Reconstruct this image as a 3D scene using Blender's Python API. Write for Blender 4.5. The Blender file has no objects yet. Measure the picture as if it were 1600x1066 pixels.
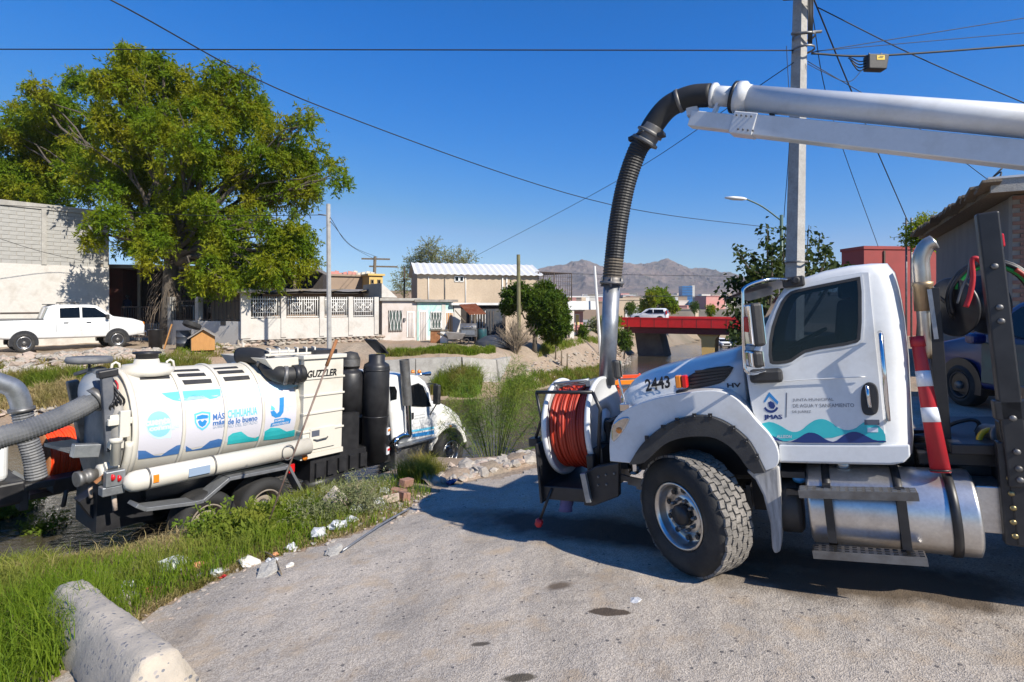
import bpy, math, random, bmesh
import numpy as np
from mathutils import Vector, Matrix
rnd = random.Random(7)
nr = np.random.default_rng(11)
SC = bpy.context.scene
COL = SC.collection
PI = math.pi

# ------------------------------------------------------------------ camera, sky, sun, exposure
F, HX, HY, EYE = 850.0, 800.0, 475.0, 2.36
cam_d = bpy.data.cameras.new('camera'); cam = bpy.data.objects.new('camera', cam_d); COL.objects.link(cam)
cam.location = (0, 0, EYE); cam.rotation_euler = (PI/2, 0, 0)
cam_d.sensor_width = 36; cam_d.lens = F/1600*36; cam_d.shift_y = (HY-533)/1600
cam_d.clip_start = .1; cam_d.clip_end = 20000
SC.camera = cam
SUN_AZ, SUN_EL = math.radians(131), math.radians(39)
W = bpy.data.worlds.new('World'); SC.world = W; W.use_nodes = True
nt = W.node_tree; sky = nt.nodes.new('ShaderNodeTexSky'); sky.sky_type = 'NISHITA'; sky.sun_disc = False
sky.sun_elevation = SUN_EL; sky.sun_rotation = SUN_AZ; sky.altitude = 1100; sky.air_density = 1.0; sky.dust_density = 0; sky.ozone_density = 6.0
bgn = nt.nodes['Background']; bgn.inputs[1].default_value = .072
# deepen the clear desert blue: the same curve over the whole sky
sx = nt.nodes.new('ShaderNodeSeparateColor'); cx_ = nt.nodes.new('ShaderNodeCombineColor'); nt.links.new(sky.outputs[0], sx.inputs[0])
for ch, (a0_, a1_, f0_, f1_) in enumerate(((.74, 2.45, .03, .84), (1.4, 4.2, 1.02, .98), (3.2, 6.8, 1.82, 1.08))):
    mr_ = nt.nodes.new('ShaderNodeMapRange'); mu_ = nt.nodes.new('ShaderNodeMath'); mu_.operation = 'MULTIPLY'
    for k_, v_ in enumerate((a0_, a1_, f0_, f1_)): mr_.inputs[k_+1].default_value = v_
    nt.links.new(sx.outputs[ch], mr_.inputs[0]); nt.links.new(sx.outputs[ch], mu_.inputs[0]); nt.links.new(mr_.outputs[0], mu_.inputs[1]); nt.links.new(mu_.outputs[0], cx_.inputs[ch])
nt.links.new(cx_.outputs[0], bgn.inputs[0])
sd = bpy.data.lights.new('sun', 'SUN'); sd.energy = 5.0; sd.angle = math.radians(.53); sd.color = (1, .93, .82)
sun = bpy.data.objects.new('sun', sd); COL.objects.link(sun)
sv = Vector((math.sin(SUN_AZ)*math.cos(SUN_EL), math.cos(SUN_AZ)*math.cos(SUN_EL), math.sin(SUN_EL)))
sun.rotation_euler = sv.to_track_quat('Z', 'Y').to_euler(); sun.location = sv*60
SC.view_settings.view_transform = 'Standard'; SC.view_settings.look = 'None'; SC.view_settings.gamma = 1
SC.view_settings.exposure = .55; SC.view_settings.use_curve_mapping = False
SC.cycles.max_bounces = 6; SC.cycles.transparent_max_bounces = 8

# ------------------------------------------------------------------ helpers
def at(px, py, Y):
    """world point on the sight line of photo pixel (px,py) at depth Y"""
    return Vector(((px-HX)/F*Y, Y, EYE-(py-HY)/F*Y))

class MB:
    def __init__(s): s.v = []; s.f = []; s.sm = []; s.mi = []
    def add(s, vs, fs, sm=False, mi=0):
        o = len(s.v); s.v += [tuple(p) for p in vs]
        for f in fs: s.f.append([i+o for i in f]); s.sm.append(sm); s.mi.append(mi)
        return s
    def box(s, x0, x1, y0, y1, z0, z1, mi=0):
        v = [(x, y, z) for z in (z0, z1) for y in (y0, y1) for x in (x0, x1)]
        return s.add(v, [(0,2,3,1),(4,5,7,6),(0,1,5,4),(2,6,7,3),(0,4,6,2),(1,3,7,5)], False, mi)
    def obox(s, c, size, R=None, mi=0):
        a, b, d = [q/2 for q in size]; R = R or Matrix.Identity(3); c = Vector(c)
        v = [c+R@Vector((x, y, z)) for z in (-d, d) for y in (-b, b) for x in (-a, a)]
        return s.add(v, [(0,2,3,1),(4,5,7,6),(0,1,5,4),(2,6,7,3),(0,4,6,2),(1,3,7,5)], False, mi)
    def beam(s, p, q, w, h, up=(0, 0, 1), mi=0):
        p = Vector(p); q = Vector(q); d = (q-p); L = d.length; d.normalize()
        x = d.cross(Vector(up)); x.normalize(); z = x.cross(d)
        return s.obox((p+q)/2, (w, L, h), Matrix((x, d, z)).transposed(), mi)
    def tube(s, pts, r, n=12, cap=True, closed=False, sm=True, mi=0):
        P = [Vector(p) for p in pts]; k = len(P); rs = r if hasattr(r, '__len__') else [r]*k
        vs = []; T = []
        for i in range(k):
            if closed: t = P[(i+1) % k]-P[i-1]
            else: t = P[min(i+1, k-1)]-P[max(i-1, 0)]
            if t.length < 1e-9: t = Vector((0, 0, 1))
            T.append(t.normalized())
        a = T[0].orthogonal().normalized()
        for i in range(k):
            a = a-T[i]*a.dot(T[i])
            a = a.normalized() if a.length > 1e-6 else T[i].orthogonal().normalized()
            b = T[i].cross(a)
            for j in range(n):
                th = 2*PI*j/n; vs.append(P[i]+(a*math.cos(th)+b*math.sin(th))*rs[i])
        fs = []
        for i in range(k if closed else k-1):
            i2 = (i+1) % k
            for j in range(n):
                j2 = (j+1) % n; fs.append((i*n+j, i*n+j2, i2*n+j2, i2*n+j))
        s.add(vs, fs, sm, mi)
        if cap and not closed:
            o = len(s.v)-len(vs)
            s.f.append([o+j for j in range(n)][::-1]); s.sm.append(False); s.mi.append(mi)
            s.f.append([o+(k-1)*n+j for j in range(n)]); s.sm.append(False); s.mi.append(mi)
        return s
    def lathe(s, prof, c=(0, 0, 0), ax=(0, 0, 1), n=32, sm=True, mi=0, close=False, cap=True):
        """prof: (radius, distance along the axis)"""
        ax = Vector(ax).normalized(); a = ax.orthogonal().normalized(); b = ax.cross(a); c = Vector(c)
        vs = [c+ax*t+(a*math.cos(2*PI*j/n)+b*math.sin(2*PI*j/n))*r for r, t in prof for j in range(n)]
        k = len(prof); fs = []
        for i in range(k if close else k-1):
            i2 = (i+1) % k
            for j in range(n):
                j2 = (j+1) % n; fs.append((i*n+j, i*n+j2, i2*n+j2, i2*n+j))
        if not close and cap:
            if prof[0][0] > 1e-5: fs.append(tuple(range(n))[::-1])
            if prof[-1][0] > 1e-5: fs.append(tuple((k-1)*n+j for j in range(n)))
        return s.add(vs, fs, sm, mi)
    def prism(s, poly, fn, w0, w1, mi=0, sm=False):
        """poly of (a,b), fn(a,b,w)->xyz, between w0 and w1"""
        n = len(poly)
        v = [fn(a, b, w0) for a, b in poly]+[fn(a, b, w1) for a, b in poly]
        fs = [tuple(range(n))[::-1], tuple(range(n, 2*n))]+[(i, (i+1) % n, n+(i+1) % n, n+i) for i in range(n)]
        return s.add(v, fs, sm, mi)
    def loft(s, rings, cap=True, sm=True, mi=0, closed=True):
        n = len(rings[0]); v = [p for r in rings for p in r]; fs = []
        for i in range(len(rings)-1):
            for j in range(n if closed else n-1):
                j2 = (j+1) % n; fs.append((i*n+j, i*n+j2, (i+1)*n+j2, (i+1)*n+j))
        if cap: fs += [tuple(range(n))[::-1], tuple((len(rings)-1)*n+j for j in range(n))]
        return s.add(v, fs, sm, mi)
    def build(s, name, mats, parent=None, bevel=0, seg=2, fix=True, **props):
        me = bpy.data.meshes.new(name); me.from_pydata(s.v, [], s.f)
        for m in (mats if isinstance(mats, (list, tuple)) else [mats]): me.materials.append(m)
        me.polygons.foreach_set('use_smooth', s.sm); me.polygons.foreach_set('material_index', s.mi)
        if fix and len(s.f) < 20000:
            b = bmesh.new(); b.from_mesh(me); bmesh.ops.recalc_face_normals(b, faces=b.faces); b.to_mesh(me); b.free()
        me.update()
        return link(name, me, parent, bevel, seg, **props)

def link(name, me, parent=None, bevel=0, seg=2, **props):
    o = bpy.data.objects.new(name, me); COL.objects.link(o)
    if parent is not None: o.parent = parent
    if bevel:
        b = o.modifiers.new('bevel', 'BEVEL'); b.width = bevel; b.segments = seg; b.limit_method = 'ANGLE'; b.angle_limit = math.radians(32); b.use_clamp_overlap = True
    for k, v in props.items(): o[k] = v
    return o

def thing(name, label, cat, M=None, group=None):
    o = bpy.data.objects.new(name, None); COL.objects.link(o); o.empty_display_size = .2
    if M is not None: o.matrix_world = M if isinstance(M, Matrix) else Matrix.Translation(M)
    o['label'] = label; o['category'] = cat
    if group: o['group'] = group
    return o

KIDS = {}
def copy_tree(o, M=None, label=None, parent=None):
    if not KIDS:
        for q in bpy.data.objects:
            if q.parent: KIDS.setdefault(q.parent.name, []).append(q)
    def rec(q, par):
        c = q.copy(); COL.objects.link(c); c.parent = par
        for k in KIDS.get(q.name, []): rec(k, c)
        return c
    c = rec(o, parent)
    if M is not None: c.matrix_world = M if isinstance(M, Matrix) else Matrix.Translation(M)
    if label: c['label'] = label
    return c

def soup(name, v, faces_n, nf, mat, parent=None, **props):
    """big mesh from numpy: v (N,3), consecutive faces of faces_n vertices"""
    me = bpy.data.meshes.new(name)
    me.vertices.add(len(v)); me.vertices.foreach_set('co', np.asarray(v, dtype=np.float32).ravel())
    me.loops.add(nf*faces_n); me.loops.foreach_set('vertex_index', np.arange(nf*faces_n, dtype=np.int32))
    me.polygons.add(nf); me.polygons.foreach_set('loop_start', np.arange(nf, dtype=np.int32)*faces_n)
    me.materials.append(mat); me.update(calc_edges=True); me.validate()
    return link(name, me, parent, **props)

# ------------------------------------------------------------------ materials
def mnodes(name):
    m = bpy.data.materials.new(name); m.use_nodes = True; t = m.node_tree
    return m, t, t.nodes['Principled BSDF'], t.nodes, t.links
def noise(N, L, scale, detail=4, co=None, rough=.55):
    n = N.new('ShaderNodeTexNoise'); n.inputs['Scale'].default_value = scale; n.inputs['Detail'].default_value = detail; n.inputs['Roughness'].default_value = rough
    if co is not None: L.new(co, n.inputs['Vector'])
    return n
def mix(N, L, fac, a, b, mode='MIX'):
    x = N.new('ShaderNodeMix'); x.data_type = 'RGBA'; x.blend_type = mode
    for s_, v in ((0, fac), (6, a), (7, b)):
        if isinstance(v, (float, int)): x.inputs[s_].default_value = v
        elif isinstance(v, (tuple, list)): x.inputs[s_].default_value = (*v[:3], 1)
        else: L.new(v, x.inputs[s_])
    return x.outputs[2]
def ramp(N, L, src, a, b, ca=(0, 0, 0), cb=(1, 1, 1)):
    r = N.new('ShaderNodeValToRGB'); e = r.color_ramp.elements
    e[0].position = a; e[1].position = b; e[0].color = (*ca, 1); e[1].color = (*cb, 1)
    L.new(src, r.inputs[0]); return r.outputs[0]
def pm(name, col, col2=None, scale=3., rough=.6, metal=0., bump=0., bscale=None, spec=.5, coat=0., lo=.35, hi=.7, fine=None, stretch=None, world=False):
    m, t, b, N, L = mnodes(name)
    b.inputs['Roughness'].default_value = rough; b.inputs['Metallic'].default_value = metal
    b.inputs['Specular IOR Level'].default_value = spec; b.inputs['Coat Weight'].default_value = coat; b.inputs['Coat Roughness'].default_value = .08
    tc = N.new('ShaderNodeNewGeometry' if world else 'ShaderNodeTexCoord'); co = tc.outputs['Position' if world else 'Object']
    if stretch:
        mp = N.new('ShaderNodeMapping'); mp.inputs['Scale'].default_value = stretch; L.new(co, mp.inputs[0]); co = mp.outputs[0]
    c = None
    if col2 is not None:
        n1 = noise(N, L, scale, 6, co, .62); c = mix(N, L, ramp(N, L, n1.outputs[0], lo, hi), col, col2)
    if fine:
        n2 = noise(N, L, fine[0], 3, co); k = ramp(N, L, n2.outputs[0], .3, .72, (1-fine[1],)*3, (1+fine[1],)*3)
        c = mix(N, L, 1., c if c is not None else col, k, 'MULTIPLY')
    if c is not None: L.new(c, b.inputs['Base Color'])
    else: b.inputs['Base Color'].default_value = (*col, 1)
    if bump:
        n3 = noise(N, L, bscale or scale*4, 5, co, .6); bp = N.new('ShaderNodeBump'); bp.inputs['Strength'].default_value = bump; bp.inputs['Distance'].default_value = .03
        L.new(n3.outputs[0], bp.inputs['Height']); L.new(bp.outputs[0], b.inputs['Normal'])
    return m
def leafm(name, c1, c2, c3, trans=.45, gscale=.6):
    """leaf or blade: colour varies per leaf, light passes through"""
    m, t, b, N, L = mnodes(name)
    g = N.new('ShaderNodeNewGeometry'); n1 = noise(N, L, gscale, 3, g.outputs['Position'])
    c = mix(N, L, g.outputs['Random Per Island'], c1, c2)
    c = mix(N, L, ramp(N, L, n1.outputs[0], .42, .66), c, c3)
    L.new(c, b.inputs['Base Color']); b.inputs['Roughness'].default_value = .6; b.inputs['Specular IOR Level'].default_value = .14
    tr = N.new('ShaderNodeBsdfTranslucent'); L.new(mix(N, L, 1., c, (1.3, 1.25, .6), 'MULTIPLY'), tr.inputs[0])
    mx = N.new('ShaderNodeMixShader'); mx.inputs[0].default_value = trans
    L.new(b.outputs[0], mx.inputs[1]); L.new(tr.outputs[0], mx.inputs[2]); L.new(mx.outputs[0], N['Material Output'].inputs[0])
    return m
M = {}
M['white'] = pm('white_paint', (.66, .67, .67), (.52, .505, .47), 2.6, .30, coat=.3, lo=.5, hi=.86, fine=(26, .03))
M['white_dirty'] = pm('dusty_white_paint', (.68, .67, .64), (.46, .42, .36), 1.6, .42, lo=.5, hi=.85, fine=(14, .05))
M['cream'] = pm('cream_tank_paint', (.60, .57, .50), (.44, .39, .31), 1.5, .4, lo=.52, hi=.9)
M['black'] = pm('black_paint', (.012, .012, .014), (.03, .03, .032), 4, .42)
M['blackplastic'] = pm('black_plastic', (.022, .022, .024), (.045, .043, .04), 5, .55, bump=.15, bscale=120)
M['rubber'] = pm('rubber', (.018, .018, .018), (.075, .068, .06), 3, .8, lo=.45, hi=.9, bump=.2, bscale=60)
M['tread'] = pm('dusty_tread', (.10, .095, .088), (.24, .22, .195), 5, .95, lo=.3, hi=.7, fine=(60, .3))
M['hose'] = pm('hose_rubber', (.012, .0125, .014), (.035, .034, .032), 3, .6, lo=.4, hi=.9)
M['hosegrey'] = pm('grey_hose', (.10, .105, .115), (.2, .2, .2), 3, .6)
M['hosebrown'] = pm('worn_hose', (.05, .042, .034), (.17, .135, .09), 2.5, .7)
M['chrome'] = pm('chrome', (.72, .72, .74), None, rough=.1, metal=1)
M['alu'] = pm('brushed_aluminium', (.62, .62, .62), (.42, .40, .38), 1.4, .3, metal=1, stretch=(1, 6, 6))
M['tankalu'] = pm('stained_aluminium', (.66, .65, .64), (.36, .31, .27), 2.2, .33, metal=.85, lo=.42, hi=.85, fine=(40, .08))
M['galv'] = pm('galvanised_steel', (.36, .375, .39), (.25, .26, .275), 9, .42, metal=.7)
M['steel'] = pm('worn_steel', (.22, .22, .22), (.12, .11, .10), 6, .5, metal=.6)
M['rust'] = pm('rust', (.22, .085, .03), (.36, .17, .075), 4, .9, bump=.3)
M['glass'] = pm('tinted_glass', (.004, .005, .007), None, rough=.03, spec=.35)
M['glassgrey'] = pm('grey_glass', (.10, .13, .12), None, rough=.05, spec=.8)
M['mirror'] = pm('mirror_glass', (.75, .78, .8), None, rough=.02, metal=1)
M['redhose'] = pm('red_hose', (.42, .035, .012), (.3, .03, .015), 3, .5)
M['orangehose'] = pm('orange_hose', (.80, .075, .012), (.7, .05, .01), 3, .5)
M['redlens'] = pm('red_lens', (.55, .01, .012), None, rough=.15, coat=.5)
M['amber'] = pm('amber_lens', (.75, .22, .02), None, rough=.15, coat=.5)
M['clearlens'] = pm('headlamp_lens', (.75, .77, .8), (.35, .36, .38), 7, .06, metal=1)
M['red'] = pm('red_paint', (.62, .014, .014), (.50, .014, .012), 2, .45)
M['conered'] = pm('cone_red', (.50, .018, .028), (.38, .02, .03), 4, .5)
M['reflect'] = pm('reflective_band', (.72, .74, .78), None, rough=.4)
M['teal'] = pm('teal_print', (.02, .40, .44), (.05, .5, .52), 2, .3)
M['navy'] = pm('navy_print', (.012, .035, .16), None, rough=.3)
M['blueprint'] = pm('blue_print', (.03, .22, .52), None, rough=.35)
M['midblue'] = pm('mid_blue_print', (.05, .15, .38), None, rough=.35)
M['skyblue'] = pm('sky_blue_print', (.12, .50, .72), None, rough=.35)
M['paleblue'] = pm('pale_blue_print', (.50, .74, .86), None, rough=.35)
M['printwhite'] = pm('print_white', (.56, .55, .60), None, rough=.35)
M['greyprint'] = pm('grey_print', (.09, .10, .13), None, rough=.4)
M['greytext'] = pm('blue_grey_print', (.25, .33, .45), None, rough=.4)
M['ink'] = pm('black_print', (.012, .012, .015), None, rough=.4)
M['yellow'] = pm('yellow_print', (.75, .5, .03), None, rough=.4)
M['bluecar'] = pm('blue_car_paint', (.006, .016, .10), (.008, .02, .12), 2, .3, coat=.25)
M['greenteal'] = pm('green_faded_door', (.02, .10, .10), (.03, .04, .07), 3, .4, coat=.1)
M['concrete'] = pm('concrete', (.40, .385, .35), (.27, .255, .23), 2.2, .92, bump=.35, bscale=40, fine=(55, .22), world=True)
M['poleconc'] = pm('pole_concrete', (.40, .39, .37), (.30, .29, .27), 4, .9, bump=.4, bscale=30, fine=(25, .12))
def aggregate_mat():
    m, t, b, N, L = mnodes('exposed_aggregate'); g = N.new('ShaderNodeNewGeometry'); co = g.outputs['Position']
    v = N.new('ShaderNodeTexVoronoi'); v.inputs['Scale'].default_value = 30; L.new(co, v.inputs[0]); sp = N.new('ShaderNodeSeparateColor'); L.new(v.outputs['Color'], sp.inputs[0])
    pick = N.new('ShaderNodeMath'); pick.operation = 'GREATER_THAN'; pick.inputs[1].default_value = .72; L.new(sp.outputs[1], pick.inputs[0])
    near = N.new('ShaderNodeMath'); near.operation = 'LESS_THAN'; near.inputs[1].default_value = .42; L.new(v.outputs['Distance'], near.inputs[0])
    k = N.new('ShaderNodeMath'); k.operation = 'MULTIPLY'; L.new(pick.outputs[0], k.inputs[0]); L.new(near.outputs[0], k.inputs[1])
    base = mix(N, L, ramp(N, L, noise(N, L, 3, 6, co, .65).outputs[0], .38, .66), (.50, .44, .36), (.36, .325, .28))
    c = mix(N, L, k.outputs[0], base, ramp(N, L, sp.outputs[0], 0, 1, (.16, .17, .19), (.36, .33, .31)))
    L.new(c, b.inputs['Base Color']); b.inputs['Roughness'].default_value = .95; b.inputs['Specular IOR Level'].default_value = .15
    bp = N.new('ShaderNodeBump'); bp.inputs['Strength'].default_value = .6; bp.inputs['Distance'].default_value = .02; L.new(noise(N, L, 24, 6, co, .7).outputs[0], bp.inputs['Height']); L.new(bp.outputs[0], b.inputs['Normal'])
    return m
M['aggregate'] = aggregate_mat()
def tint_glass(name, tint, ior=1.45):
    m, t, b, N, L = mnodes(name); N.remove(b); tr = N.new('ShaderNodeBsdfTransparent'); tr.inputs[0].default_value = (*tint, 1); gl = N.new('ShaderNodeBsdfGlossy'); gl.inputs['Roughness'].default_value = .02
    fr = N.new('ShaderNodeFresnel'); fr.inputs[0].default_value = ior; mx = N.new('ShaderNodeMixShader'); L.new(fr.outputs[0], mx.inputs[0]); L.new(tr.outputs[0], mx.inputs[1]); L.new(gl.outputs[0], mx.inputs[2]); L.new(mx.outputs[0], N['Material Output'].inputs[0])
    return m
M['cabglass'] = tint_glass('cab_glass', (.48, .52, .56))
M['rock'] = pm('limestone', (.40, .36, .31), (.27, .24, .20), 3, .95, bump=.6, bscale=14, fine=(16, .2), world=True)
M['rockpink'] = pm('pinkish_stone', (.46, .36, .29), (.34, .28, .23), 3, .95, bump=.5, bscale=14, world=True)
M['wood'] = pm('weathered_wood', (.20, .16, .11), (.12, .095, .07), 3, .9, bump=.4, stretch=(8, 8, 1))
M['plywood'] = pm('orange_plywood', (.48, .24, .075), (.40, .19, .06), 4, .8, stretch=(6, 1, 1))
M['bark'] = pm('bark', (.115, .095, .075), (.06, .05, .04), 5, .95, bump=.9, bscale=18)
M['wire'] = pm('cable_black', (.012, .012, .014), None, rough=.6)
# ------------------------------------------------------------------ terrain
LTOE = [(-60,16.5),(-40,17.2),(-15.2,17.5),(-11,22.5),(-8,24.6),(-1.5,25.2),(2.3,29.4),(9.0,46),(12.4,59),(16.2,73),(27,100),(52,160),(90,260)]
RTOE = [(120,260),(66,160),(42,100),(32,75),(24,55),(14,36),(8,25),(4,17),(1.5,13.4),(-.4,12.2),(-1.2,13.6),(-2.9,12.0),(-5.0,9.1),(-5.9,8.5),(-7.5,8.3),(-9,8.5),(-15,8.8),(-40,9),(-60,9)]
CEN = [(-60,13),(-15,13),(-8,14),(-3,17),(1,21),(6,29),(17,50),(27,74),(37,100),(60,160),(110,260)]
def sstep(t): t = np.clip(t, 0, 1); return t*t*(3-2*t)
def seg_dist(x, y, P, close):
    d = np.full(x.shape, 1e9); n = len(P)
    for i in range(n if close else n-1):
        ax, ay = P[i]; bx, by = P[(i+1) % n]; dx, dy = bx-ax, by-ay
        t = np.clip(((x-ax)*dx+(y-ay)*dy)/(dx*dx+dy*dy), 0, 1)
        d = np.minimum(d, np.hypot(x-ax-t*dx, y-ay-t*dy))
    return d
def inside(x, y, P):
    c = np.zeros(x.shape, bool); n = len(P)
    for i in range(n):
        ax, ay = P[i]; bx, by = P[(i+1) % n]
        if ay == by: continue
        c ^= ((ay > y) != (by > y)) & (x < (bx-ax)*(y-ay)/(by-ay)+ax)
    return c
def vnoise(x, y, s, seed=0):
    """smooth value noise in -1..1"""
    x = np.asarray(x)/s; y = np.asarray(y)/s
    xi = np.floor(x).astype(np.int64); yi = np.floor(y).astype(np.int64); fx = x-xi; fy = y-yi
    fx = fx*fx*(3-2*fx); fy = fy*fy*(3-2*fy)
    def h(a, b):
        v = np.sin((a*127.1+b*311.7+seed*74.7))*43758.5453; return (v-np.floor(v))*2-1
    return (h(xi,yi)*(1-fx)+h(xi+1,yi)*fx)*(1-fy)+(h(xi,yi+1)*(1-fx)+h(xi+1,yi+1)*fx)*fy
CANAL = LTOE+RTOE
def zfloor(y): return np.where(y < 28, -1.93-.012*np.clip(y-9, -3, 19), -2.16-.05*(np.minimum(y, 150)-28))
def is_left(x, y):
    P = np.array(CEN); cx = np.interp(y, P[:, 1], P[:, 0])
    return (x < cx) & (y > 13)
def plane_z(x, y): return .089*x-.0557*y
def zg(x, y):
    x = np.asarray(x, float); y = np.asarray(y, float)
    left = is_left(x, y)
    # near side: the ramp plane, the higher street to its right
    s = (x-1.6)*.53+(y-4.94)*.848; t = -(x-1.6)*.848+(y-4.94)*.53
    pl = plane_z(np.clip(x, -14, 9), np.clip(y, -6, 13))
    strt = .72+.012*np.clip(-t, -5, 20)
    k = sstep((s-2.7)/1.6)*(1-sstep((t+.4)/1.6))
    k = np.maximum(k, sstep((y-14)/8)*sstep((s-4)/3))
    near = pl*(1-k)+strt*k
    vb = sstep((-2.6-x)/3.)*sstep((9-y)/3); near = near-.12*vb   # verge sinks a little
    near = np.where(y > 40, near-.02*(np.minimum(y, 150)-40), near)
    # far side: dirt street stepping down towards the bridge
    zl = np.interp(x, [-22, -8, -4, 3, 12, 40], [.06, .08, -.08, -.40, -.55, -1.2])
    zl = zl+.02*np.clip(x+26, -30, 0)*0
    zb = np.where(left, zl, near)
    d = seg_dist(x, y, CANAL, True); ins = inside(x, y, CANAL)
    wl = np.interp(x, [-30, -12, -6, -1, 4, 12], [6.2, 6.2, 5.0, 4.0, 3.6, 3.4]); wr = np.interp(y, [8, 12, 20], [1.7, 1.9, 3])
    w = np.where(left, wl, wr)
    zf = zfloor(y)
    u = np.clip(d/w, 0, 1); e = np.where(left, .35*u+.65*sstep(u), sstep(np.clip(u*1.15, 0, 1)))
    z = zf+(zb-zf)*e
    z = np.where(ins, zf-.06*np.clip(d, 0, 2.5), z)
    # far: country rises to the foot of the mountains
    R = np.hypot(x, y)
    z = z+np.where(R > 200, (R-200)*.019, 0)-np.where(R > 60, np.minimum(R-60, 140)*.012, 0)*np.where(ins, 0, 1)
    rough = np.where(ins, .0, np.where(left, .06, .008))*np.where(R > 80, 0, 1)
    return z+rough*vnoise(x, y, .55, 1)+.6*rough*vnoise(x, y, .22, 2)
def zg1(x, y): return float(zg(np.array([x]), np.array([y]))[0])
def on(px, py, lo=2., hi=200.):
    """first point of the terrain on the sight line of a pixel"""
    Y = np.geomspace(lo, hi, 1500); X = (px-HX)/F*Y; Z = EYE-(py-HY)/F*Y
    g = zg(X, Y); i = int(np.argmax(Z <= g)); return Vector((X[i], Y[i], float(g[i])))

# ground: one sheet, fine near, coarse far
def axis(segs):
    a = []
    for lo, hi, st in segs: a += list(np.arange(lo, hi, st))
    return np.array(a+[segs[-1][1]])
gx = axis([(-3000,-400,260),(-400,-80,40),(-80,-30,3),(-30,-9,.42),(-9,6,.16),(6,26,.5),(26,90,4),(90,400,30),(400,3000,200)])
gy = axis([(-60,-4,4),(-4,3,.6),(3,15,.15),(15,34,.32),(34,80,1.),(80,170,5),(170,600,40),(600,3000,240)])
GX, GY = np.meshgrid(gx, gy); GZ = zg(GX.ravel(), GY.ravel())
nx, ny = len(gx), len(gy)
gv = np.stack([GX.ravel(), GY.ravel(), GZ], 1)
ii = np.arange(nx*ny).reshape(ny, nx)
quads = np.stack([ii[:-1,:-1], ii[:-1,1:], ii[1:,1:], ii[1:,:-1]], -1).reshape(-1, 4)
# split by surface: asphalt ramp near the camera, dirt and rock elsewhere
qx = gv[quads].mean(1)[:, 0]; qy = gv[quads].mean(1)[:, 1]
ROADP = [(-3.3,-4),(-3.62,2.5),(-3.6,5.0),(-3.1,6.0),(-2.3,6.75),(-1.45,7.5),(-1.15,8.6),(-.2,9.0),(.9,9.9),(3,10.5),(9,9),(14,-4)]
def edge_wobble(x, y): return x+.10*vnoise(x, y, .7, 5)+.05*vnoise(x, y, .25, 6), y+.10*vnoise(x, y, .7, 8)+.05*vnoise(x, y, .25, 9)

def ground_material():
    m, t, b, N, L = mnodes('dry_ground'); g = N.new('ShaderNodeNewGeometry'); co = g.outputs['Position']
    n1 = noise(N, L, .22, 6, co); n2 = noise(N, L, 1.7, 6, co, .65); n3 = noise(N, L, 14, 4, co)
    c = mix(N, L, ramp(N, L, n1.outputs[0], .38, .62), (.30, .215, .15), (.34, .275, .21))
    c = mix(N, L, ramp(N, L, n2.outputs[0], .45, .72), c, (.24, .20, .15))
    c = mix(N, L, 1., c, ramp(N, L, n3.outputs[0], .3, .7, (.78,)*3, (1.2,)*3), 'MULTIPLY')
    # the open country far away is scrub and dust
    ln = N.new('ShaderNodeVectorMath'); ln.operation = 'LENGTH'; L.new(co, ln.inputs[0])
    far = ramp(N, L, ln.outputs['Value'], 0, 1)
    mr = N.new('ShaderNodeMapRange'); mr.inputs[1].default_value = 70; mr.inputs[2].default_value = 200; L.new(ln.outputs['Value'], mr.inputs[0])
    n4 = noise(N, L, .03, 5, co)
    c = mix(N, L, mr.outputs[0], c, mix(N, L, ramp(N, L, n4.outputs[0], .45, .6), (.20, .17, .125), (.075, .085, .05)))
    L.new(c, b.inputs['Base Color']); b.inputs['Roughness'].default_value = .95; b.inputs['Specular IOR Level'].default_value = .15
    bp = N.new('ShaderNodeBump'); bp.inputs['Strength'].default_value = .6; bp.inputs['Distance'].default_value = .05
    n5 = noise(N, L, 9, 6, co, .7); L.new(n5.outputs[0], bp.inputs['Height']); L.new(bp.outputs[0], b.inputs['Normal'])
    return m
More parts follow.
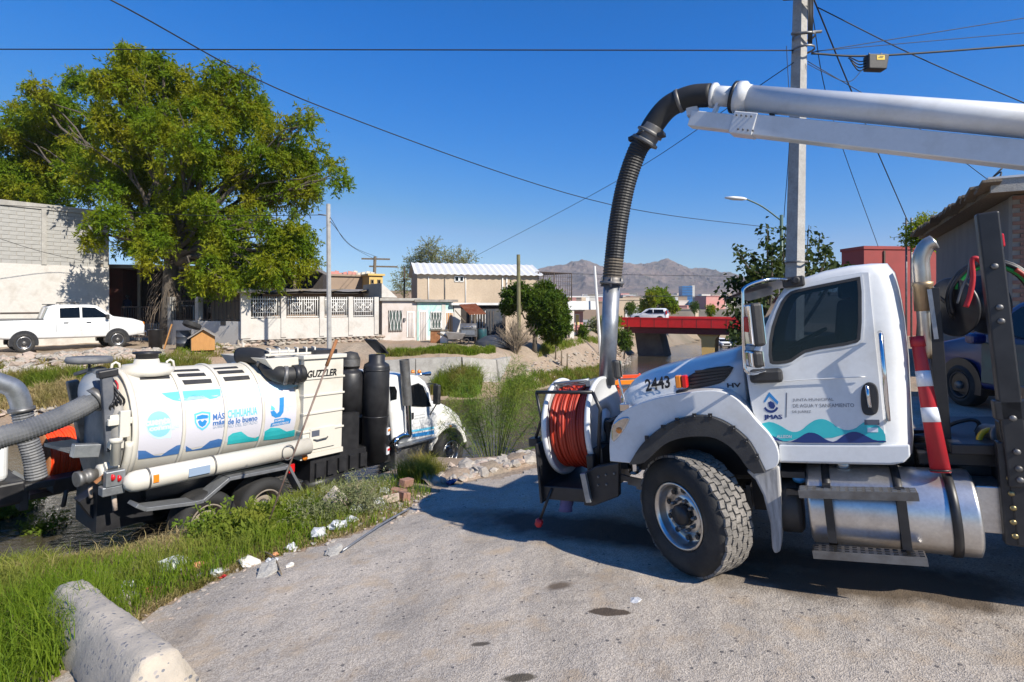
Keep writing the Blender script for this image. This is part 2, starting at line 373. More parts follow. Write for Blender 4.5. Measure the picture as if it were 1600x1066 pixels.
def road_material():
    m, t, b, N, L = mnodes('worn_chip_asphalt'); g = N.new('ShaderNodeNewGeometry'); co = g.outputs['Position']
    n1 = noise(N, L, .55, 6, co); n2 = noise(N, L, 3.1, 5, co, .6)
    vo = N.new('ShaderNodeTexVoronoi'); vo.inputs['Scale'].default_value = 105; L.new(co, vo.inputs[0])
    vs = N.new('ShaderNodeTexVoronoi'); vs.inputs['Scale'].default_value = 27; L.new(co, vs.inputs[0])
    c = mix(N, L, ramp(N, L, n1.outputs[0], .35, .68), (.435, .39, .34), (.345, .315, .28))
    sep = N.new('ShaderNodeSeparateColor'); L.new(vo.outputs['Color'], sep.inputs[0])
    st = ramp(N, L, sep.outputs[0], .05, .95, (.72, .70, .68), (1.22, 1.21, 1.19))
    c = mix(N, L, 1., c, st, 'MULTIPLY')
    sep2 = N.new('ShaderNodeSeparateColor'); L.new(vs.outputs['Color'], sep2.inputs[0])
    dk = N.new('ShaderNodeMath'); dk.operation = 'LESS_THAN'; dk.inputs[1].default_value = .035; L.new(sep2.outputs[1], dk.inputs[0])
    nd = N.new('ShaderNodeMath'); nd.operation = 'LESS_THAN'; nd.inputs[1].default_value = .4; L.new(vs.outputs['Distance'], nd.inputs[0])
    ml = N.new('ShaderNodeMath'); ml.operation = 'MULTIPLY'; L.new(dk.outputs[0], ml.inputs[0]); L.new(nd.outputs[0], ml.inputs[1])
    c = mix(N, L, ml.outputs[0], c, (.14, .13, .125))
    c = mix(N, L, ramp(N, L, n2.outputs[0], .52, .76), c, (.40, .315, .225))
    n4 = noise(N, L, 1.1, 7, co, .7); c = mix(N, L, ramp(N, L, n4.outputs[0], .54, .70), c, mix(N, L, .45, c, (.17, .15, .13)))
    # worn lanes running down the ramp
    mpw = N.new('ShaderNodeMapping'); mpw.inputs['Rotation'].default_value = (0, 0, 1.05); mpw.inputs['Scale'].default_value = (1.7, .16, 1); L.new(co, mpw.inputs[0])
    nw = noise(N, L, 1.3, 5, mpw.outputs[0], .6); c = mix(N, L, 1., c, ramp(N, L, nw.outputs[0], .36, .62, (.88, .875, .87), (1.04, 1.035, 1.03)), 'MULTIPLY')
    # oily stains and the wet run-off; first blot enlarged, darkened to deepen truck shadow
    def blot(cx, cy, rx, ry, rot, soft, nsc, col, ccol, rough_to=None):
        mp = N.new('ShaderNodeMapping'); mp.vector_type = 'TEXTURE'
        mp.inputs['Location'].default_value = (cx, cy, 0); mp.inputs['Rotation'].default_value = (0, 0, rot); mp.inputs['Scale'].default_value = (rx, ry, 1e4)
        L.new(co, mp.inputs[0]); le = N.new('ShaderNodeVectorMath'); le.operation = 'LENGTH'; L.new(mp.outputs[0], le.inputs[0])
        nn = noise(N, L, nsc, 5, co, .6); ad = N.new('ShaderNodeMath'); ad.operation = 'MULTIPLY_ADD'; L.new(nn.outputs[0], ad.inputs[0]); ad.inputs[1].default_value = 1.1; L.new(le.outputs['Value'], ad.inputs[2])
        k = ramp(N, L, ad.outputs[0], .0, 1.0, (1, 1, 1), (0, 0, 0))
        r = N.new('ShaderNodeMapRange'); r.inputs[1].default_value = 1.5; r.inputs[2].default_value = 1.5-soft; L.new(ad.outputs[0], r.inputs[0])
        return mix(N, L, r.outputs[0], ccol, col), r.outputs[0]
    wet_shade = []
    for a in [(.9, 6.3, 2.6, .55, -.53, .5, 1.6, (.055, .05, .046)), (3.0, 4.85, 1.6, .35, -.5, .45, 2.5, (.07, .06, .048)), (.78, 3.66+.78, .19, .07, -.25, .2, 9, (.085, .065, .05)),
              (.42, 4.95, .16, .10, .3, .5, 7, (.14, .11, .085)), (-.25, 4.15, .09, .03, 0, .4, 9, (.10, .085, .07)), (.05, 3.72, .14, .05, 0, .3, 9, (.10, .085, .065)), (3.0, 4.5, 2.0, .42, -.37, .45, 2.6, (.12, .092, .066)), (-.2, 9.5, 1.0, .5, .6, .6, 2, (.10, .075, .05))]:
        c, k = blot(*a, c); wet_shade.append(k)
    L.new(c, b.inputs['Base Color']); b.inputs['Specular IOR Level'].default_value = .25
    w0 = N.new('ShaderNodeMath'); w0.operation = 'MAXIMUM'; L.new(wet_shade[0], w0.inputs[0]); L.new(wet_shade[1], w0.inputs[1])
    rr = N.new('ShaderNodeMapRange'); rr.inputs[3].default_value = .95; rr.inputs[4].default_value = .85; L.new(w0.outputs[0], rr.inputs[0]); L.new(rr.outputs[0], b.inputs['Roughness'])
    bp = N.new('ShaderNodeBump'); bp.inputs['Strength'].default_value = .55; bp.inputs['Distance'].default_value = .008
    L.new(vo.outputs['Distance'], bp.inputs['Height'])
    b2 = N.new('ShaderNodeBump'); b2.inputs['Strength'].default_value = .5; b2.inputs['Distance'].default_value = .06
    L.new(noise(N, L, 4, 5, co).outputs[0], b2.inputs['Height']); L.new(bp.outputs[0], b2.inputs['Normal']); L.new(b2.outputs[0], b.inputs['Normal'])
    return m
def water_material():
    m, t, b, N, L = mnodes('muddy_water'); g = N.new('ShaderNodeNewGeometry'); co = g.outputs['Position']
    c = mix(N, L, ramp(N, L, noise(N, L, .35, 4, co).outputs[0], .4, .65), (.05, .042, .028), (.085, .066, .04))
    L.new(c, b.inputs['Base Color']); b.inputs['Roughness'].default_value = .09; b.inputs['IOR'].default_value = 1.33; b.inputs['Specular IOR Level'].default_value = .65
    mp = N.new('ShaderNodeMapping'); mp.inputs['Scale'].default_value = (1, 2.2, 1); mp.inputs['Rotation'].default_value = (0, 0, -.5); L.new(co, mp.inputs[0])
    n = noise(N, L, 3.2, 4, mp.outputs[0], .55); bp = N.new('ShaderNodeBump'); bp.inputs['Strength'].default_value = .5; bp.inputs['Distance'].default_value = .05
    L.new(n.outputs[0], bp.inputs['Height']); L.new(bp.outputs[0], b.inputs['Normal'])
    return m
M['ground'] = ground_material(); M['road'] = road_material(); M['water'] = water_material()
me = bpy.data.meshes.new('ground'); me.from_pydata(gv.tolist(), [], quads.tolist()); me.materials.append(M['ground'])
me.polygons.foreach_set('use_smooth', np.ones(len(quads), bool)); me.update()
link('ground', me, kind='structure')
# the ramp's asphalt: a thin sheet over the ground with a broken edge
rx = np.arange(-4.2, 13.01, .11); ry = np.concatenate([np.arange(-4, 3, .35), np.arange(3, 11, .11)])
RX, RY = np.meshgrid(rx, ry); RZ = zg(RX.ravel(), RY.ravel())+.02+.012*vnoise(RX.ravel(), RY.ravel(), 1.3, 3)+.006*vnoise(RX.ravel(), RY.ravel(), .4, 4)
wx, wy = edge_wobble(RX.ravel(), RY.ravel()); keep = inside(wx, wy, ROADP)
n1, n2 = len(rx), len(ry); jj = np.arange(n1*n2).reshape(n2, n1)
rq = np.stack([jj[:-1,:-1], jj[:-1,1:], jj[1:,1:], jj[1:,:-1]], -1).reshape(-1, 4)
rq = rq[keep[rq].all(1)]
mb = MB(); mb.v = np.stack([RX.ravel(), RY.ravel(), RZ], 1).tolist(); mb.f = rq.tolist(); mb.sm = [True]*len(rq); mb.mi = [0]*len(rq)
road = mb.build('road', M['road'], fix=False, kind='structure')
# water on the canal floor
wv = []; wf = []
wyl = list(np.arange(6, 60, 1.))+list(np.arange(60, 260, 5))
lt = np.array(LTOE); rt = np.array(RTOE)[::-1]
wxs = axis([(-60,-20,4),(-20,30,1.),(30,100,4)])
WX, WY = np.meshgrid(wxs, np.array(wyl)); ok = (inside(WX.ravel(), WY.ravel(), CANAL) | (seg_dist(WX.ravel(), WY.ravel(), CANAL, True) < 1.6))
WZ = zfloor(WY.ravel())+.035
n1, n2 = len(wxs), len(wyl); jj = np.arange(n1*n2).reshape(n2, n1)
wq = np.stack([jj[:-1,:-1], jj[:-1,1:], jj[1:,1:], jj[1:,:-1]], -1).reshape(-1, 4); wq = wq[ok[wq].all(1)]
mb = MB(); mb.v = np.stack([WX.ravel(), WY.ravel(), WZ], 1).tolist(); mb.f = wq.tolist(); mb.sm = [True]*len(wq); mb.mi = [0]*len(wq)
mb.build('water', M['water'], fix=False, kind='structure')

# ------------------------------------------------------------------ mountains
def mountain_material():
    m, t, b, N, L = mnodes('bare_mountain'); g = N.new('ShaderNodeNewGeometry'); co = g.outputs['Position']
    n1 = noise(N, L, .008, 8, co, .65); n2 = noise(N, L, .03, 6, co, .6)
    c = mix(N, L, ramp(N, L, n1.outputs[0], .4, .62), (.19, .148, .13), (.125, .11, .105))
    c = mix(N, L, ramp(N, L, n2.outputs[0], .55, .7), c, (.09, .088, .07))
    L.new(c, b.inputs['Base Color']); b.inputs['Roughness'].default_value = 1; b.inputs['Specular IOR Level'].default_value = 0
    return m
M['mountain'] = mountain_material()
mx_ = np.linspace(-500, 1500, 380); my_ = np.linspace(1300, 2700, 140)
HXm, HYm = np.meshgrid(mx_, my_); x = HXm.ravel(); y = HYm.ravel()
# skyline by sight-line pixel
sky_px = np.array([300, 640, 760, 840, 880, 910, 945, 975, 1000, 1040, 1075, 1100, 1140, 1165, 1200, 1260, 1400]); sky_py = np.array([462, 455, 440, 422, 414, 409, 418, 409, 412, 406, 416, 421, 426, 441, 453, 462, 468])
YR = 2000.
hx = (sky_px-HX)/F*YR; hz = EYE+(HY-sky_py)/F*YR
rid = np.interp(x, hx, hz)
u = (y-1300)/(YR-1300)
xw = x+70*vnoise(x, y, 260, 25)+25*vnoise(x, y, 90, 26); yw = y+60*vnoise(x, y, 240, 27)
gully = np.abs(vnoise(xw+.45*yw, yw*.32, 125, 21))*.8+np.abs(vnoise(xw+.45*yw, yw*.4, 52, 22))*.42+np.abs(vnoise(xw, yw, 21, 23))*.18
prof = np.where(u < 1, np.clip(u, 0, 1)**1.5, np.clip(1-(u-1)*1.2, 0, 1))
base = np.hypot(x, y)*.019-5
z = base+(rid*1.07-base).clip(0)*prof*(1-.6*gully*(1.08-.86*sstep((u-.4)/.6)))+3*vnoise(x, y, 9, 24)*prof
z = np.where((u <= .0) | (y > 2650), base-25, z)
jj = np.arange(len(x)).reshape(len(my_), len(mx_))
q = np.stack([jj[:-1,:-1], jj[:-1,1:], jj[1:,1:], jj[1:,:-1]], -1).reshape(-1, 4)
mb = MB(); mb.v = np.stack([x, y, z], 1).tolist(); mb.f = q.tolist(); mb.sm = [False]*len(q); mb.mi = [0]*len(q)
mb.build('mountain', M['mountain'], fix=False, kind='structure')
# ------------------------------------------------------------------ vehicle frames (local: x forward, y left, z up from the ground)
class Fr:
    def __init__(s, th, p, px, py, Y, y, z):
        th, p = math.radians(th), math.radians(p)
        h = Vector((-math.sin(th)*math.cos(p), math.cos(th)*math.cos(p), -math.sin(p))); l = Vector((-math.cos(th), -math.sin(th), 0)); u = h.cross(l)
        s.O = at(px, py, Y)-l*y-u*z; R = Matrix((h, l, u)).transposed()
        s.M = Matrix.Translation(s.O) @ R.to_4x4(); s.I = s.M.inverted(); s.e = s.I @ Vector((0, 0, EYE))
    def ray(s, px, py): return (s.I.to_3x3() @ Vector(((px-HX)/F, 1, -(py-HY)/F)))
    def P(s, px, py, y):
        d = s.ray(px, py); return s.e+d*((y-s.e.y)/d.y)
    def X(s, px, py, x):
        d = s.ray(px, py); return s.e+d*((x-s.e.x)/d.x)
    def cyl(s, px, py, R, yc, zc):
        """sight line on a cylinder along x: (x, angle from -y side up)"""
        d = s.ray(px, py); oy, oz = s.e.y-yc, s.e.z-zc
        a = d.y*d.y+d.z*d.z; b = oy*d.y+oz*d.z; c = oy*oy+oz*oz-R*R; D = max(b*b-a*c, 0)
        q = s.e+d*((-b-math.sqrt(D))/a); return q.x, math.atan2(q.z-zc, -(q.y-yc))
    def poly(s, pts, y): return [(q.x, q.z) for q in (s.P(a, b, y) for a, b in pts)]

def zm(pts, ox, oy, k): return [(ox+a/k, oy+b/k) for a, b in pts]      # zoomed pixel -> photo pixel
def inset(poly, d):
    n = len(poly); A = sum(poly[i][0]*poly[(i+1) % n][1]-poly[(i+1) % n][0]*poly[i][1] for i in range(n)); sg = 1 if A > 0 else -1; out = []
    for i in range(n):
        p0, p1, p2 = Vector(poly[i-1]), Vector(poly[i]), Vector(poly[(i+1) % n]); a = (p1-p0).normalized(); b = (p2-p1).normalized()
        na, nb = Vector((-a.y, a.x))*sg, Vector((-b.y, b.x))*sg; m = (na+nb); m = m/max(.35, m.dot(m)/2) if m.length > 1e-6 else na
        out.append(tuple(p1+m*d))
    return out
def smooth_poly(p, it=2, closed=True):
    for _ in range(it):
        q = []; n = len(p)
        for i in range(n if closed else n-1):
            a, b = p[i], p[(i+1) % n]; q += [(a[0]*.75+b[0]*.25, a[1]*.75+b[1]*.25), (a[0]*.25+b[0]*.75, a[1]*.25+b[1]*.75)]
        p = q if closed else [p[0]]+q+[p[-1]]
    return p
def bez(P, n=24):
    """Catmull-Rom curve through points"""
    P = [Vector(p) for p in P]; P = [P[0]*2-P[1]]+P+[P[-1]*2-P[-2]]; out = []; k = len(P)-3
    for i in range(k):
        for j in range(max(2, n//k)):
            t = j/max(2, n//k); a, b, c, d = P[i:i+4]
            out.append(.5*((2*b)+(c-a)*t+(2*a-5*b+4*c-d)*t*t+(3*b-a-3*c+d)*t**3))
    return out+[P[-2]]
FONT_CACHE = {}
def text(name, s, h, fn, mat, parent, w=None, bold=0., shear=0., align='CENTER', th=.0015, sx=1., **props):
    """lettering as thin print; fn(u,v,t)->xyz, cap height h, squeezed to width w if given"""
    cu = bpy.data.curves.new('lettering', 'FONT'); cu.body = s; cu.size = 1; cu.align_x = align; cu.align_y = 'CENTER'; cu.offset = bold; cu.shear = shear; cu.resolution_u = 2; cu.fill_mode = 'FRONT'
    o = bpy.data.objects.new('lettering', cu); COL.objects.link(o)
    bpy.context.view_layer.update()
    me = bpy.data.meshes.new_from_object(o.evaluated_get(bpy.context.evaluated_depsgraph_get())); bpy.data.objects.remove(o); bpy.data.curves.remove(cu)
    xs = [v.co.x for v in me.vertices]; ys = [v.co.y for v in me.vertices]
    x0, x1, y0, y1 = min(xs), max(xs), min(ys), max(ys); k = h/(y1-y0); kx = k*sx if w is None else w/(x1-x0); yc = (y0+y1)/2; xc = (x0+x1)/2 if align == 'CENTER' else x0
    for v in me.vertices: v.co = fn((v.co.x-xc)*kx, (v.co.y-yc)*k, th)
    me.materials.clear(); me.materials.append(mat); return link(name, me, parent, **props)

def tyre_mb(R, Rr, w, n=40, bulge=.02):
    """tyre: axis y, outer face at +y, centred on y=0"""
    m = MB(); h = w/2
    m.lathe([(Rr, -h*.8), (Rr+.03, -h*.98), ((R+Rr)/2, -h-bulge), (R-.05, -h*.97), (R-.012, -h*.84), (R, -h*.6), (R, h*.6), (R-.012, h*.84), (R-.05, h*.97), ((R+Rr)/2, h+bulge), (Rr+.03, h*.98), (Rr, h*.8)], (0, 0, 0), (0, 1, 0), n, close=True)
    return m
def tread_mb(R, w, n=46, rows=5, d=.016, zig=.25):
    m = MB(); rw = w*.9/rows
    for r in range(rows):
        yc = -w*.45+rw*(r+.5)
        for i in range(n):
            a = 2*PI*(i+.5*(r % 2))/n; da = 2*PI/n*.44; sk = rw*zig*(1 if i % 2 else -1)*.5
            vs = []
            for rr, g in ((R-.005, 1.), (R+d, .93)):
                for aa, yy in ((a-da*g, yc-rw*.44*g+sk), (a+da*g, yc-rw*.44*g-sk), (a+da*g, yc+rw*.44*g-sk), (a-da*g, yc+rw*.44*g+sk)):
                    vs.append((rr*math.cos(aa), yy, rr*math.sin(aa)))
            m.add(vs, [(3,2,1,0),(4,5,6,7),(0,1,5,4),(1,2,6,5),(2,3,7,6),(3,0,4,7)])
    return m
def truck_wheel(name, parent, c, R, w, rim_r, mats, steer=0., lugs=10, dish=.10, holes=10, tread=True, side=1, nholes=True):
    """wheel centred at c; side=+1 outer face on +y. parts: tyre, rim, hub, lug nuts"""
    o = MB(); tyre = tyre_mb(R, rim_r, w).build(name, mats['tyre'], parent)
    tyre.location = c; tyre.rotation_euler = (0, 0, (0 if side > 0 else PI)+steer)
    if tread: tread_mb(R-.004, w*.93).build('tread', M['tread'], tyre, kind='stuff')
    h = w/2; m = MB()
    m.lathe([(rim_r+.012, h*.86), (rim_r+.014, h*.98), (rim_r-.006, h*.98), (rim_r-.022, h*.8), (rim_r-.03, h*.8-dish*.7), (rim_r-.06, h*.8-dish), (rim_r*.62, h*.8-dish*.75), (rim_r*.6, h*.8-dish*.62), (rim_r*.36, h*.8-dish*.6), (rim_r*.34, h*.8-dish*.62)], (0, 0, 0), (0, 1, 0), 40, cap=False)
    m.build('rim', mats['rim'], tyre)
    yf = h*.8-dish*.66
    m = MB(); m.lathe([(rim_r*.33, yf-.02), (rim_r*.33, yf+.06), (rim_r*.27, yf+.085), (.0, yf+.09)], (0, 0, 0), (0, 1, 0), 20); m.build('hub', mats['hub'], tyre)
    if holes:
        m = MB()
        for i in range(holes):
            a = 2*PI*(i+.5)/holes; m.lathe([(rim_r*.085, 0), (rim_r*.085, .012), (rim_r*.05, .013)], (math.cos(a)*rim_r*.74, h*.8-dish*.93+.012, math.sin(a)*rim_r*.74), (0, 1, 0), 10)
        m.build('hand_hole', M['black'], tyre, kind='stuff')
    if lugs:
        nut = MB().lathe([(rim_r*.066, 0), (rim_r*.062, .03), (rim_r*.045, .045), (0, .048)], (0, 0, 0), (0, 1, 0), 8).build('lug_nut', mats['nut'], tyre)
        for i in range(lugs):
            a = 2*PI*i/lugs; q = nut if i == 0 else link('lug_nut', nut.data, tyre)
            q.location = (math.cos(a)*rim_r*.47, h*.8-dish*.6, math.sin(a)*rim_r*.47)
    return tyre
def corrugated(pts, r, pitch, amp, n=14):
    """ribbed hose along a curve"""
    P = [Vector(p) for p in pts]; L = [0]
    for a, b in zip(P, P[1:]): L.append(L[-1]+(b-a).length)
    k = max(4, int(L[-1]/pitch)); Q = []; rs = []
    for i in range(k*2+1):
        t = L[-1]*i/(k*2); j = max(0, min(len(L)-2, next((q for q in range(len(L)-1) if L[q+1] >= t), len(L)-2))); f = (t-L[j])/max(1e-9, L[j+1]-L[j])
        Q.append(P[j].lerp(P[j+1], f)); rs.append(r+amp*(1 if i % 2 else -1))
    return MB().tube(Q, rs, n, sm=False)
def ring_prism(outer, d, fn, w0, w1):
    inn = inset(outer, d); return MB().loft([[fn(a, b, w) for a, b in P_] for P_, w in ((outer, w0), (outer, w1), (inn, w1), (inn, w0), (outer, w0))], cap=False, sm=False)
def cut(o, cutter):
    # carve the cutter out of the mesh and keep the result as plain mesh data
    for m_ in list(o.modifiers): pass
    b = o.modifiers.new('cut', 'BOOLEAN'); b.object = cutter; b.operation = 'DIFFERENCE'; b.solver = 'EXACT'; b.material_mode = 'TRANSFER'
    o.modifiers.move(len(o.modifiers)-1, 0); bev = [m_ for m_ in o.modifiers if m_.type == 'BEVEL']
    for m_ in bev: m_.show_viewport = False
    bpy.context.view_layer.update(); me = bpy.data.meshes.new_from_object(o.evaluated_get(bpy.context.evaluated_depsgraph_get()))
    o.modifiers.remove(b); o.data = me
    for m_ in bev: m_.show_viewport = True
def bolt_head(m, c, ax, r, h=.012): m.lathe([(r, 0), (r, h), (r*.7, h*1.4)], c, ax, 8, sm=False)

# ------------------------------------------------------------------ near truck
M['dark_trim'] = pm('dark_trim', (.03, .032, .036), (.045, .045, .05), 5, .8); M['seat'] = pm('grey_seat', (.07, .072, .08), (.1, .1, .11), 6, .9)
T = Fr(60, 6, 1075, 810, F/172, 1.15, .55)
t1 = thing('vacuum_truck', 'white bonneted vacuum truck numbered 2443 parked nose down on the asphalt ramp', 'truck', T.M, 'white vacuum trucks')
YC = 1.02
def yside(z): return YC+.012-.055*(z-1.2)
def sd(w0=0.): return lambda a, b, w: Vector((a, yside(b)+w+w0, b))
cabp = T.poly([(1163,563),(1168,600),(1174,640),(1183,662),(1200,684),(1215,693),(1216,722),(1300,724),(1400,726),(1414,723),(1424,714),(1425,690),(1422,640),(1418,560),(1412,500),(1404,455),(1396,428),(1384,414),(1360,414),(1330,417),(1290,425),(1252,437),(1226,449),(1212,470),(1197,505),(1182,540),(1172,556)], YC-.05)
cx0 = min(a for a, b in cabp); cxm = sum(a for a, b in cabp)/len(cabp); rings = []
zt = max(b for a, b in cabp)
for yy, ins, rr in ((1, .045, .16), (.985, .012, .10), (.95, 0, .035), (.82, 0, -.02), (.6, -.0, -.05), (0, 0, -.065), (-.6, 0, -.05), (-.82, 0, -.02), (-.95, 0, .035), (-.985, .012, .10), (-1, .045, .16)):
    P_ = inset(cabp, ins) if ins else cabp; r = []
    for a, b in P_:
        k = max(0, min(1, (cx0+.35-a)/.3))           # rear edge rolls in towards the sides
        if a < cxm-.35: a = a+rr*k
        up = (b-2.3)/.35 if b > 2.3 else 0
        r.append(Vector((a, yy*yside(b), b+(.05*(1-yy*yy))*min(1, up))))
    rings.append(r)
cab = MB().loft(rings).build('cab', M['white'], t1, bevel=.0)
# the door: a shut plate with its own gap
door_px = [(1165,568),(1170,612),(1177,645),(1187,664),(1203,684),(1217,690),(1300,690.5),(1384,691),(1380,640),(1372,560),(1364,480),(1359,424),(1345,424),(1300,431),(1262,441),(1236,452),(1224,467),(1203,510),(1186,546),(1174,560)]
dp = inset(T.poly(door_px, YC-.03), .006); dplate = MB().prism(dp, sd(), -.02, .012); door = dplate.build('door', M['white'], t1, bevel=.008)
kp = T.poly([(1217,694),(1300,694.5),(1400,695),(1421,694),(1422,712),(1412,722),(1390,724),(1218,720.5)], YC)
MB().prism(kp, sd(), -.02, .014).build('sill_panel', M['white'], t1, bevel=.012)
m = MB()
for a, b in ((1221.8,705.5),(1232.3,717),(1397,705.5),(1398.7,718.5)): q = T.P(a, b, YC); bolt_head(m, (q.x, YC+.012, q.z), (0, 1, 0), .009, .006)
m.build('sill_bolt', M['steel'], t1, kind='stuff')
MB().tube([Vector((q.x, YC+.012, q.z)) for q in (T.P(a, b, YC) for a, b in [(1178,601),(1205,597.5),(1250,593.5),(1300,591),(1352,588.5)])], .004, 6).build('door_crease', M['white'], door)
gp = smooth_poly(T.poly(zm([(620,140),(590,145),(290,205),(235,225),(190,290),(140,440),(138,585),(165,598),(250,588),(290,560),(340,528),(590,490),(620,460)], 1160, 390, 3.33), YC-.05), 1)
cutp = inset(gp, .012)
ct = MB().prism(cutp, lambda a, b, w: Vector((a, w, b)), -1.4, 1.4).build('cutter', M['dark_trim'], t1)
cut(cab, ct); cut(door, ct); bpy.data.objects.remove(ct)
ring_prism(inset(gp, -.016), .018, sd(), -.01, .02).build('window_surround', M['white'], door)
ring_prism(gp, .024, sd(), -.02, .024).build('window_seal', M['blackplastic'], door)
MB().prism(inset(gp, .018), sd(), .002, .008).build('side_window', M['cabglass'], door)
MB().prism(inset(gp, .012), lambda a, b, w: Vector((a, -yside(b)+w, b)), .002, .01).build('side_window', M['cabglass'], cab)
wu = [p for p in gp]; ux0, ux1 = min(p[0] for p in gp), max(p[0] for p in gp); uz0, uz1 = min(p[1] for p in gp), max(p[1] for p in gp)
for s_ in (.48, -.48):
    st_ = MB().obox((ux0+.14, s_, uz0+.20), (.13, .46, .62), Matrix.Rotation(-.16, 3, 'Y')).build('seat', M['seat'], cab, bevel=.05, seg=3)
    MB().obox((ux0+.09, s_, uz0+.60), (.10, .28, .16), Matrix.Rotation(-.16, 3, 'Y')).build('headrest', M['seat'], st_, bevel=.04, seg=3)
sc_ = Vector((ux1-.26, .45, uz0+.16)); u_ = Vector((.45, 0, .9)).normalized()
MB().tube([sc_+Vector((0, 1, 0))*.21*math.cos(a)+Vector((.9, 0, -.45)).normalized()*.21*math.sin(a) for a in np.linspace(0, 2*PI, 25)[:-1]], .016, 8, closed=True).tube([sc_-u_*.2+Vector((.1, 0, 0)), sc_], .03, 8).build('steering_wheel', M['black'], cab)
MB().box(ux1-.16, ux1+.02, -.85, .85, uz0-.02, uz0+.10).build('dashboard', M['dark_trim'], cab, bevel=.03)
# rear quarter window wrapped round the cab corner
bw = [T.X(a, b, -1.74) for a, b in ((1404,436),(1426,441),(1437,470),(1441,530),(1414,530))]
qw = []
for (zz0, zz1, oo, mt, nm) in ((2.02, 2.53, .004, M['blackplastic'], 'corner_window_seal'), (2.05, 2.50, .008, M['glass'], 'corner_window')):
    rr_ = []
    for zz in np.linspace(zz0, zz1, 5):
        yb = yside(zz); off = .16*max(0, (zz-2.42)/.12) if zz > 2.42 else 0
        lo_ = .0 if mt is M['blackplastic'] else .02
        pts = [(-1.60+off*.3+.06, yb*.992), (-1.66+off*.35, yb*.975), (-1.71+off*.4, yb*.93), (-1.745+off*.4, yb*.84), (-1.75+off*.4, yb*.62)]
        rr_.append([Vector((a-oo-.012, b+oo*.6, zz)) for a, b in pts])
    MB().loft(rr_, cap=False, closed=False, sm=False).build(nm, mt, t1)
# roof, visor, horn bracket
vz = [[Vector(v) for v in r] for r in ([(-1.05, y, 2.62+.03*(1-abs(y))) for y in np.linspace(-.95, .95, 11)], [(-.80, y, 2.60+.04*(1-abs(y))) for y in np.linspace(-.97, .97, 11)], [(-.48, y*.98, 2.505+.05*(1-abs(y))) for y in np.linspace(-.97, .97, 11)], [(-.47, y*.98, 2.49+.05*(1-abs(y))) for y in np.linspace(-.97, .97, 11)], [(-.78, y, 2.55+.04*(1-abs(y))) for y in np.linspace(-.97, .97, 11)])]
MB().loft(vz, cap=False, closed=False).build('sun_visor', M['white'], t1)
v0 = T.P(1240, 439, .93); MB().obox((v0.x, .95, v0.z-.01), (.17, .12, .09)).lathe([(.035, 0), (.035, .03), (.02, .03)], (v0.x-.02, 1.0, v0.z), (0, 1, 0), 14).build('visor_bracket', M['blackplastic'], t1, bevel=.02)
wsp = [T.P(a, b, .9) for a, b in ((1180,535),(1216,462))]
MB().loft([[Vector((wsp[0].x+.03, -.86, wsp[0].z)), Vector((wsp[0].x+.10, 0, wsp[0].z)), Vector((wsp[0].x+.03, .86, wsp[0].z))], [Vector((wsp[1].x+.03, -.8, wsp[1].z)), Vector((wsp[1].x+.09, 0, wsp[1].z)), Vector((wsp[1].x+.03, .8, wsp[1].z))]], cap=False, closed=False).build('windscreen', M['glass'], t1)
# mirror on its tubular arm
a0 = T.P(1232, 438, 1.0); a1 = T.P(1200, 437, 1.16); a2 = T.P(1165, 449, 1.28); a3 = T.P(1161, 470, 1.3); a4 = T.P(1163, 560, 1.3); a5 = T.P(1170, 583, 1.28); a6 = T.P(1200, 580, 1.06)
MB().tube(bez([a0, a1, a2, a3, a4, a5, a6], 42), .014, 8).build('mirror_arm', M['chrome'], t1)
def mirror(p, q, w, d, parent):
    c = (p+q)/2; hh = (p-q).length
    ax = (p-q).normalized(); R_ = Matrix.Rotation(.45, 3, 'Z')
    o = MB().obox(c, (d, w, hh), R_).build('mirror_housing', M['blackplastic'], parent, bevel=.025)
    MB().obox(c+R_@Vector((-d/2-.002, 0, 0)), (.006, w*.86, hh*.9), R_).build('mirror_glass', M['mirror'], o)
    MB().obox(c+R_@Vector((d/2-.005, .0, 0)), (.03, w*.8, hh*.94), R_).build('mirror_shell', M['chrome'], o, bevel=.012)
mirror(T.P(1176, 474, 1.3), T.P(1180, 541, 1.3), .22, .09, t1); mirror(T.P(1178, 548, 1.3), T.P(1180, 574, 1.3), .2, .08, t1)
br = T.P(1198, 586, 1.0); MB().obox((br.x, 1.06, br.z), (.26, .10, .12)).build('mirror_mount', M['blackplastic'], t1, bevel=.03)
MB().obox(T.P(1166, 507, 1.31), (.03, .03, .13)).build('mirror_marker', M['redlens'], t1, bevel=.008)
# grab rail and door handle
g0 = T.P(1376, 522, YC+.06); g1 = T.P(1388, 657, YC+.06)
MB().tube([(g0.x, YC, g0.z+.01), g0, g0.lerp(g1, .5), g1, (g1.x, YC, g1.z-.01)], .017, 10).build('grab_rail', M['chrome'], t1)
hp = smooth_poly(T.poly(zm([(640,690),(685,692),(708,730),(710,830),(690,860),(640,862),(618,835),(614,735)], 1160, 390, 3.33), YC), 2)
MB().prism(hp, sd(), 0, .03).build('handle_cup', M['blackplastic'], door, bevel=.008)
h0 = T.P(1355, 604, YC+.05); h1 = T.P(1359, 636, YC+.05); MB().tube([(h0.x, YC+.02, h0.z), h0, h1, (h1.x, YC+.02, h1.z)], .014, 8).build('door_handle', M['chrome'], door)
